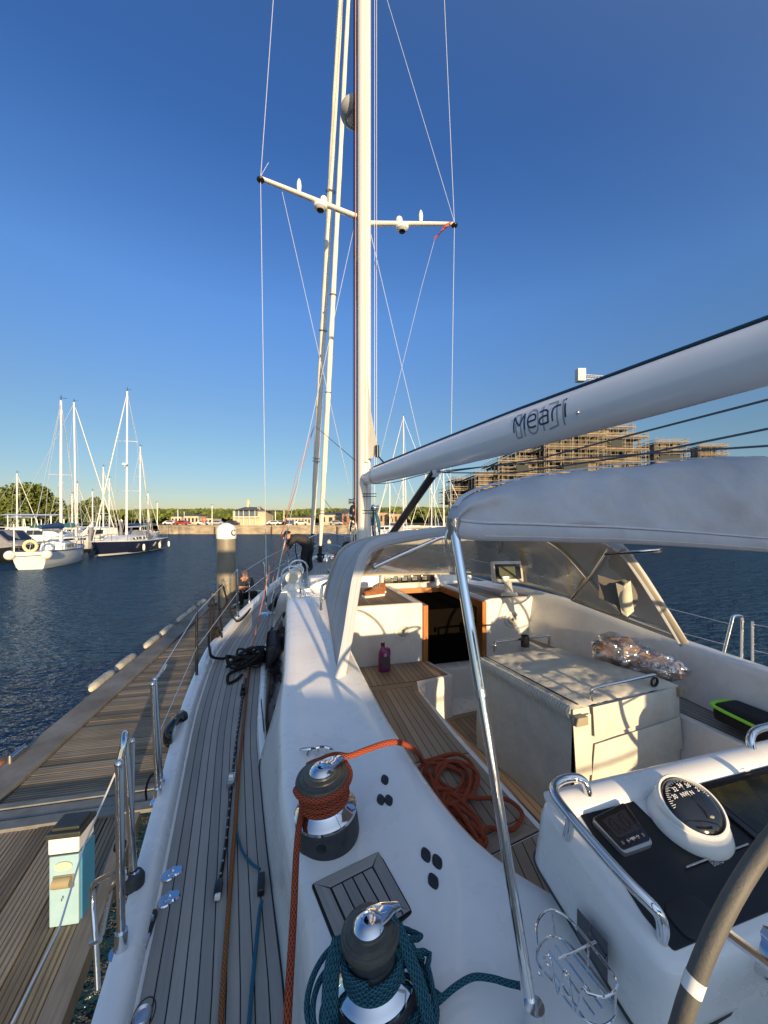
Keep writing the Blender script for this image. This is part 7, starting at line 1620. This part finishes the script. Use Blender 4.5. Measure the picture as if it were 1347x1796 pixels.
# unseen gantry and tilted panel, added to shade the bimini
b = MB(); 
for sx_ in (.1, 2.9): b.tube(cr([B(sx_, -2.7, -1.4), B(sx_, -2.75, -.2), B(sx_+(.1 if sx_ < 1 else -.1), -2.6, .40)], 5), .016, 10)
b.tube([B(.2, -2.6, .42), B(2.8, -2.6, .42)], .016, 10); b.build('shade_gantry', CHROME, Y_)
b = MB(); pa = (UP*.80+FW*.6).normalized(); pb_ = RT.cross(pa); b.box(B(1.5, -2.45, .60), (2.9, .74, .03), (RT, pa, pb_)); b.build('shade_panel', M('shade panel dark', (.01, .012, .03), .15, coat=.5), Y_, bevel=.005)
b = MB(); box_ba(b, .7, 3.0, -1.95, .6, -1.9, -1.75); b.build('helm_sole', WHITE, Y_, smooth=False)
teak_patch([(1.1, -1.8), (2.7, -1.8), (2.7, .55), (1.1, .55)], lambda x, y, l: B(x, y, -1.75+l), Y_, TEAKB, pitch=.05, margin=.07)
b = MB()
for side in (-1, 1): b.tube(cr([rp(-1.0, .0, side), rp(-1.0, .6, side), rp(-2.0, .62, side), B(CLs+side*1.3, -2.9, -.88), B(CLs+side*.5, -2.95, -.88)], 6), .0125, 8); b.tube(cr([rp(-1.0, .3, side), rp(-2.0, .32, side), B(CLs+side*1.3, -2.9, -1.2)], 6), .0125, 8)
b.build('pushpit', CHROME, Y_)
# starboard gate stanchions
def G(px, py, a): 
    r = ray(px, py); t = a/ r.dot(FW); return r*t+W(0, 0, H)
b = MB(); A_ = 2.12
for (x0, y0, x1, y1) in ((1263, 1153, 1283, 1092), (1300, 1168, 1302, 1086), (1320, 1182, 1320, 1090)): b.tube([G(x0, y0+20, A_), G(x1, y1, A_)], .0125, 10)
b.tube(cr([G(1283, 1092, A_), G(1287, 1081, A_), G(1300, 1081, A_), G(1302, 1088, A_)], 5), .0125, 10); b.build('gate_rail', CHROME, Y_)
b = MB(); b.tube([G(1320, 1095, A_), G(1420, 1112, 1.6)], .003, 5); b.tube([G(1320, 1140, A_), G(1420, 1165, 1.6)], .003, 5); b.tube([G(1283, 1095, A_), rp(5.6, .6, 1)], .003, 5); b.tube([G(1270, 1130, A_), rp(5.6, .3, 1)], .003, 5); b.build('lifelines', WIRE, Y_)
# ================================================================ PEOPLE
SKIN = M('skin', (.50, .24, .15), .5, var=.12, vs=30); CHAR = M('charcoal cloth', (.032, .030, .028), .85, var=.3, vs=20); DARKC = M('black cloth', (.010, .010, .012), .85, var=.3, vs=20); NAVYC = M('dark jacket', (.022, .024, .024), .75, var=.3, vs=14)
HAIRG = M('grey hair', (.25, .23, .2), .8); HAIRD = M('dark hair', (.03, .022, .015), .8)
def figure(label, joints, edges, mats, extra=None, hands=()):
    """joints: name -> (Vector, radius, material index)"""
    names = list(joints); idx = {n: i for i, n in enumerate(names)}
    V = [Vector(joints[n][0]) for n in names]; Rr = [joints[n][1] for n in names]; Mi = [joints[n][2] for n in names]; E = [(idx[a], idx[b]) for a, b in edges]
    for wname, direction, spread in hands:          # palm + five unequal, bent fingers
        w_ = V[idx[wname]]; d = Vector(direction).normalized(); s = Vector(spread); s = (s-d*s.dot(d)).normalized(); n = d.cross(s)
        palm = w_+d*.075; V.append(palm); Rr.append(.030); Mi.append(0); pi_ = len(V)-1; E.append((idx[wname], pi_))
        for k, (off, ln) in enumerate(((-.030, .060), (-.010, .075), (.010, .082), (.030, .074))):
            a_ = palm+s*off+d*.03; m_ = a_+d*ln*.5+n*.010; e_ = m_+d*ln*.35+n*.030
            for q, r_ in ((a_, .0105), (m_, .009), (e_, .008)):
                V.append(q); Rr.append(r_); Mi.append(0); E.append((pi_ if q is a_ else len(V)-2, len(V)-1))
        q = w_+d*.035-s*.035; V.append(q); Rr.append(.012); Mi.append(0); E.append((idx[wname], len(V)-1)); V.append(q+d*.035-s*.015+n*.02); Rr.append(.010); Mi.append(0); E.append((len(V)-2, len(V)-1))
    me = bpy.data.meshes.new('person'); me.from_pydata(V, E, []); ob = bpy.data.objects.new('person', me); C.collection.objects.link(ob)
    sk = ob.modifiers.new('skin', 'SKIN'); sk.use_smooth_shade = True; sub = ob.modifiers.new('s', 'SUBSURF'); sub.levels = 2; sub.render_levels = 2
    lay = me.skin_vertices[0].data if len(me.skin_vertices) else None
    if lay is None:
        bm = bmesh.new(); bm.from_mesh(me); bm.verts.layers.skin.verify(); bm.to_mesh(me); bm.free(); lay = me.skin_vertices[0].data
    for i, r in enumerate(Rr): lay[i].radius = (r, r); lay[i].use_root = (i == 0)
    dg = bpy.context.evaluated_depsgraph_get(); m2 = bpy.data.meshes.new_from_object(ob.evaluated_get(dg)); m2.name = 'body'
    bpy.data.objects.remove(ob); bpy.data.meshes.remove(me)
    base = Vector(V[0]); base.z = min(v.z for v in V)-.03
    m2.materials.clear()
    for m_ in mats: m2.materials.append(m_)
    segs = [(V[a], V[b], Mi[a], Mi[b]) for a, b in E]
    for p in m2.polygons:
        best = 1e9; mi = 0
        for a, b, ma, mb_ in segs:
            d = b-a; t = max(0, min(1, (p.center-a).dot(d)/max(1e-9, d.length_squared))); q = (a+d*t-p.center).length
            if q < best: best = q; mi = ma if t < .5 else mb_
        p.material_index = mi; p.use_smooth = True
    for v in m2.vertices: v.co -= base
    o = thing('person', base, label, 'person'); body = bpy.data.objects.new('body', m2); C.collection.objects.link(body); body.parent = o; body['_o'] = list(base)
    return o, body
def head_parts(o, c, face, up, hair=None, r=.085, cap=None, beard=None):
    f = Vector(face).normalized(); u = Vector(up); u = (u-f*u.dot(f)).normalized(); s = f.cross(u)
    def hp(x, y, z): return c+s*x+u*y+f*z
    b = MB(); b.sphere(hp(-.032, .01, r-.010), .011, 8, 6); b.sphere(hp(.032, .01, r-.010), .011, 8, 6); b.build('eyes', M('eye', (.06, .05, .045), .3), o)
    b = MB(); b.tube([hp(0, .015, r-.008), hp(0, -.015, r+.018), hp(0, -.028, r+.012)], [.008, .014, .010], 8); b.build('nose', SKIN, o)
    b = MB(); b.tube([hp(-.024, -.05, r-.016), hp(0, -.053, r-.004), hp(.024, -.05, r-.016)], [.004, .006, .004], 6); b.build('mouth', M('lips', (.35, .12, .09), .5), o)
    for q in (-1, 1): b = MB(); b.sphere(hp(q*(r-.004), -.005, -.005), .024, 8, 6, (.5, .7, 1.2)); b.build('ear', SKIN, o)
    if hair:
        b = MB(); rows = []
        for i in range(7):
            th = i/6*1.35; rows.append([c+u*(math.cos(th)*(r+.022)+.012)+(s*math.cos(k*PI/8)*(r+.008)+f*math.sin(k*PI/8)*(r+.010))*math.sin(th)-f*.018 for k in range(16)])
        b.grid(rows, cv=True); b.build('cap' if cap else 'hair', hair, o)
    if beard: b = MB(); b.sphere(hp(0, -.062, r-.035), .045, 10, 8, (1, 1, .8)); b.build('beard', beard, o)
def dd(x, y, Y): return D(x, y, Y)
# bending at the side of the foredeck, working on a stay
Yp = 8.6; hz = dh(8.6)
foot = lambda x, Y: W(X(x, Y), Y, H+dh(8.4)+.03)
J = dict(hip=(dd(541, 955, Yp), .145, 1), belly=(dd(533, 944, Yp-.06), .150, 2), chest=(dd(520, 941, Yp-.1), .150, 2), neck=(dd(511, 942, Yp-.14), .065, 2), head=(dd(504, 940, Yp-.18), .085, 0), chin=(dd(501, 944, Yp-.2), .06, 0),
 sl=(dd(516, 944, Yp-.28), .075, 2), el=(dd(509, 957, Yp-.33), .052, 2), wl=(dd(502, 966, Yp-.36), .034, 0), sr=(dd(514, 942, Yp+.08), .075, 2), er=(dd(506, 952, Yp+.06), .052, 2), wr=(dd(500, 962, Yp-.02), .034, 0),
 hl=(dd(538, 960, Yp-.12), .115, 1), kl=(dd(532, 978, Yp-.14), .080, 1), al=(foot(536, Yp-.16)+UP*.07, .055, 1), tl=(foot(527, Yp-.26)+UP*.02, .042, 3), hr=(dd(544, 960, Yp+.1), .115, 1), kr=(dd(541, 979, Yp+.1), .080, 1), ar=(foot(546, Yp+.1)+UP*.07, .055, 1), tr=(foot(539, Yp+.0)+UP*.02, .042, 3))
E_ = [('hip', 'belly'), ('belly', 'chest'), ('chest', 'neck'), ('neck', 'head'), ('head', 'chin'), ('chest', 'sl'), ('sl', 'el'), ('el', 'wl'), ('chest', 'sr'), ('sr', 'er'), ('er', 'wr'), ('hip', 'hl'), ('hl', 'kl'), ('kl', 'al'), ('al', 'tl'), ('hip', 'hr'), ('hr', 'kr'), ('kr', 'ar'), ('ar', 'tr')]
o, body = figure('person in charcoal jacket and black trousers bending forward to work at the foredeck stay', J, E_, [SKIN, DARKC, CHAR, BLACK], hands=(('wl', (-.5, -.1, -.8), (0, 1, 0)), ('wr', (-.5, -.2, -.8), (0, 1, 0))))
head_parts(o, J['head'][0], (-.85, -.3, -.45), (-.5, 0, .85), hair=DARKC, cap=True)
b = MB(); b.tube(cr([dd(519, 950, Yp-.38), dd(518, 965, Yp-.4), dd(521, 980, Yp-.4), dd(519, 992, Yp-.35), dd(510, 997, Yp-.3)], 5), .012, 6); q = b.build('rope', BLACKR, None); tag(q, 'black line hanging from the stay beside the bending person', 'rope')
# crouching on the pontoon end
Yp = 10.4; gz = H+HP
foot = lambda x, Y: W(X(x, Y), Y, gz+.03)
J = dict(hip=(dd(433, 1043, Yp+.15), .15, 1), belly=(dd(431, 1033, Yp+.1), .15, 2), chest=(dd(430, 1022, Yp+.02), .16, 2), neck=(dd(430, 1012, Yp-.02), .06, 0), head=(dd(429, 1003, Yp-.05), .088, 0), chin=(dd(429, 1007, Yp-.10), .062, 0),
 sl=(dd(420, 1017, Yp), .08, 2), el=(dd(417, 1030, Yp-.06), .055, 2), wl=(dd(423, 1033, Yp-.26), .035, 0), sr=(dd(440, 1017, Yp), .08, 2), er=(dd(443, 1029, Yp-.08), .055, 2), wr=(dd(430, 1030, Yp-.28), .035, 0),
 hl=(dd(427, 1045, Yp+.08), .11, 1), kl=(dd(423, 1040, Yp-.32), .085, 1), al=(foot(424, Yp-.12)+UP*.06, .055, 1), tl=(foot(423, Yp-.36)+UP*.02, .042, 3), hr=(dd(440, 1045, Yp+.1), .11, 1), kr=(dd(447, 1038, Yp-.28), .085, 1), ar=(foot(443, Yp-.08)+UP*.06, .055, 1), tr=(foot(445, Yp-.32)+UP*.02, .042, 3))
o, body = figure('bald person in a dark jacket crouching on the pontoon end beside the lettered piling', J, E_, [SKIN, DARKC, NAVYC, BLACK], hands=(('wl', (.8, -.3, .1), (0, 0, 1)), ('wr', (-.8, -.3, 0), (0, 0, 1))))
head_parts(o, J['head'][0], (.05, -1, -.25), (0, 0, 1), beard=HAIRG)
# seated at the mast foot, mostly hidden by the spray hood
Yp = 6.35; gz = H+dh(6)
J = dict(hip=(dd(603, 1012, Yp+.1), .15, 1), belly=(dd(602, 1000, Yp+.05), .14, 2), chest=(dd(603, 984, Yp), .15, 2), neck=(dd(606, 972, Yp-.02), .06, 0), head=(dd(608, 962, Yp-.05), .088, 0), chin=(dd(606, 967, Yp-.1), .06, 0),
 sl=(dd(592, 980, Yp-.05), .075, 2), el=(dd(588, 995, Yp-.12), .052, 2), wl=(dd(590, 1005, Yp-.3), .034, 0), sr=(dd(617, 982, Yp), .075, 2), er=(dd(618, 998, Yp-.1), .052, 2), wr=(dd(606, 1004, Yp-.3), .034, 0),
 hl=(dd(597, 1014, Yp), .11, 1), kl=(dd(589, 1008, Yp-.42), .08, 1), al=(dd(590, 1038, Yp-.5), .052, 1), tl=(dd(586, 1042, Yp-.7), .042, 3), hr=(dd(610, 1014, Yp), .11, 1), kr=(dd(606, 1008, Yp-.42), .08, 1), ar=(dd(607, 1038, Yp-.5), .052, 1), tr=(dd(606, 1042, Yp-.7), .042, 3))
o, body = figure('seated person in black with an orange vest, mostly hidden by the grey spray hood', J, E_, [SKIN, DARKC, DARKC, BLACK], hands=(('wl', (.6, -.5, -.2), (0, 0, 1)), ('wr', (-.6, -.5, 0), (0, 0, 1))))
head_parts(o, J['head'][0], (-.5, -.8, -.2), (0, 0, 1), hair=HAIRD)
b = MB(); rows = []
for z_, r_ in ((-.16, .165), (0, .178), (.12, .165)): rows.append([J['chest'][0]+W(math.cos(k*PI/10)*r_, math.sin(k*PI/10)*r_*.95, z_) for k in range(20)])
b.grid(rows, cv=True); b.build('vest', M('orange vest', (.55, .08, .02), .7), o)
# ================================================================ every separate piece an object of its own
SPLIT = {'columns': 'column', 'posts': 'post', 'fenders': 'fender', 'ball_fenders': 'ball_fender', 'lifelines': 'lifeline', 'hood_struts': 'hood_strut', 'gate_rail': 'gate_rail',
 'sail_ties': 'sail_tie', 'door_frame': 'door_frame', 'table_corner': 'table_corner', 'mast_winches': 'mast_winch', 'mast_fittings': 'mast_fitting', 'deck_fillers': 'deck_filler', 'halyards': 'halyard',
 'turnbuckles': 'turnbuckle', 'furler_drums': 'furler_drum', 'infill_walls': 'infill_wall', 'floor_slabs': 'floor_slab', 'walkways': 'walkway', 'track_bolts': 'bolt', 'buttons': 'button', 'eyes': 'eye',
 'cover_flaps': 'flap', 'fender_piles': 'fender_pile', 'floats': 'float', 'joint_plates': 'joint_plate', 'side_marking': 'side_marking', 'hood_hoops': 'hood_hoop', 'spokes': 'spokes', 'flag_halyard': 'flag_halyard',
 'mainsheet_lines': 'mainsheet_line', 'toe_rail': 'toe_rail', 'boot_stripe': 'boot_stripe', 'sail_track': 'sail_track', 'pulpit': 'pulpit', 'pushpit': 'pushpit', 'cord': 'cord', 'zip_cord': 'zip_cord', 'shade_gantry': 'shade_gantry_frame',
 'grab_rail': 'grab_rail', 'laces': 'lace', 'boarding_rail': 'boarding_rail', 'piping': 'piping', 'seam': 'seam', 'debris_netting': 'debris_netting', 'shade_inner_wall': 'shade_inner_wall'}
RENAME = {'deck_boards': 'decking', 'degree_marks': 'degree_scale', 'numerals': 'card_lettering', 'button_marks': 'button_legend', 'digits': 'readout', 'spokes': 'spoke', 'shade_panel': 'shade_panel'}
def islands(me):
    n = len(me.vertices); par = list(range(n))
    def find(x):
        while par[x] != x: par[x] = par[par[x]]; x = par[x]
        return x
    for p in me.polygons:
        v = p.vertices; a = find(v[0])
        for q in v[1:]:
            b_ = find(q)
            if b_ != a: par[b_] = a
    return [find(i) for i in range(n)]
for ob in [o_ for o_ in C.objects if o_.type == 'MESH']:
    base = ob.name.split('.')[0]
    if base in RENAME: ob.name = RENAME[base]
    if base not in SPLIT: continue
    me = ob.data; isl = islands(me); roots = sorted(set(isl)); 
    if len(roots) > 1:
        bb = {r: [Vector((1e9,)*3), Vector((-1e9,)*3)] for r in roots}
        for v, r in zip(me.vertices, isl):
            lo, hi = bb[r]
            for k in range(3): lo[k] = min(lo[k], v.co[k]); hi[k] = max(hi[k], v.co[k])
        cl = {r: r for r in roots}
        def f2(x):
            while cl[x] != x: x = cl[x]
            return x
        m_ = .008
        for i, r in enumerate(roots):
            for q in roots[i+1:]:
                if all(bb[r][0][k] <= bb[q][1][k]+m_ and bb[q][0][k] <= bb[r][1][k]+m_ for k in range(3)):
                    a, b_ = f2(r), f2(q)
                    if a != b_: cl[b_] = a
        groups = {}
        for r in roots: groups.setdefault(f2(r), set()).add(r)
        if 1 < len(groups) <= 100:
            gs = list(groups.values())
            for g in gs[1:]:
                c_ = ob.copy(); c_.data = me.copy(); C.collection.objects.link(c_); c_.name = SPLIT[base]
                bm = bmesh.new(); bm.from_mesh(c_.data); bm.verts.ensure_lookup_table(); bmesh.ops.delete(bm, geom=[bm.verts[i] for i in range(len(isl)) if isl[i] not in g], context='VERTS'); bm.to_mesh(c_.data); bm.free()
            bm = bmesh.new(); bm.from_mesh(me); bm.verts.ensure_lookup_table(); bmesh.ops.delete(bm, geom=[bm.verts[i] for i in range(len(isl)) if isl[i] not in gs[0]], context='VERTS'); bm.to_mesh(me); bm.free()
    if not ob.name.startswith(SPLIT[base]) or base != SPLIT[base]: ob.name = SPLIT[base]
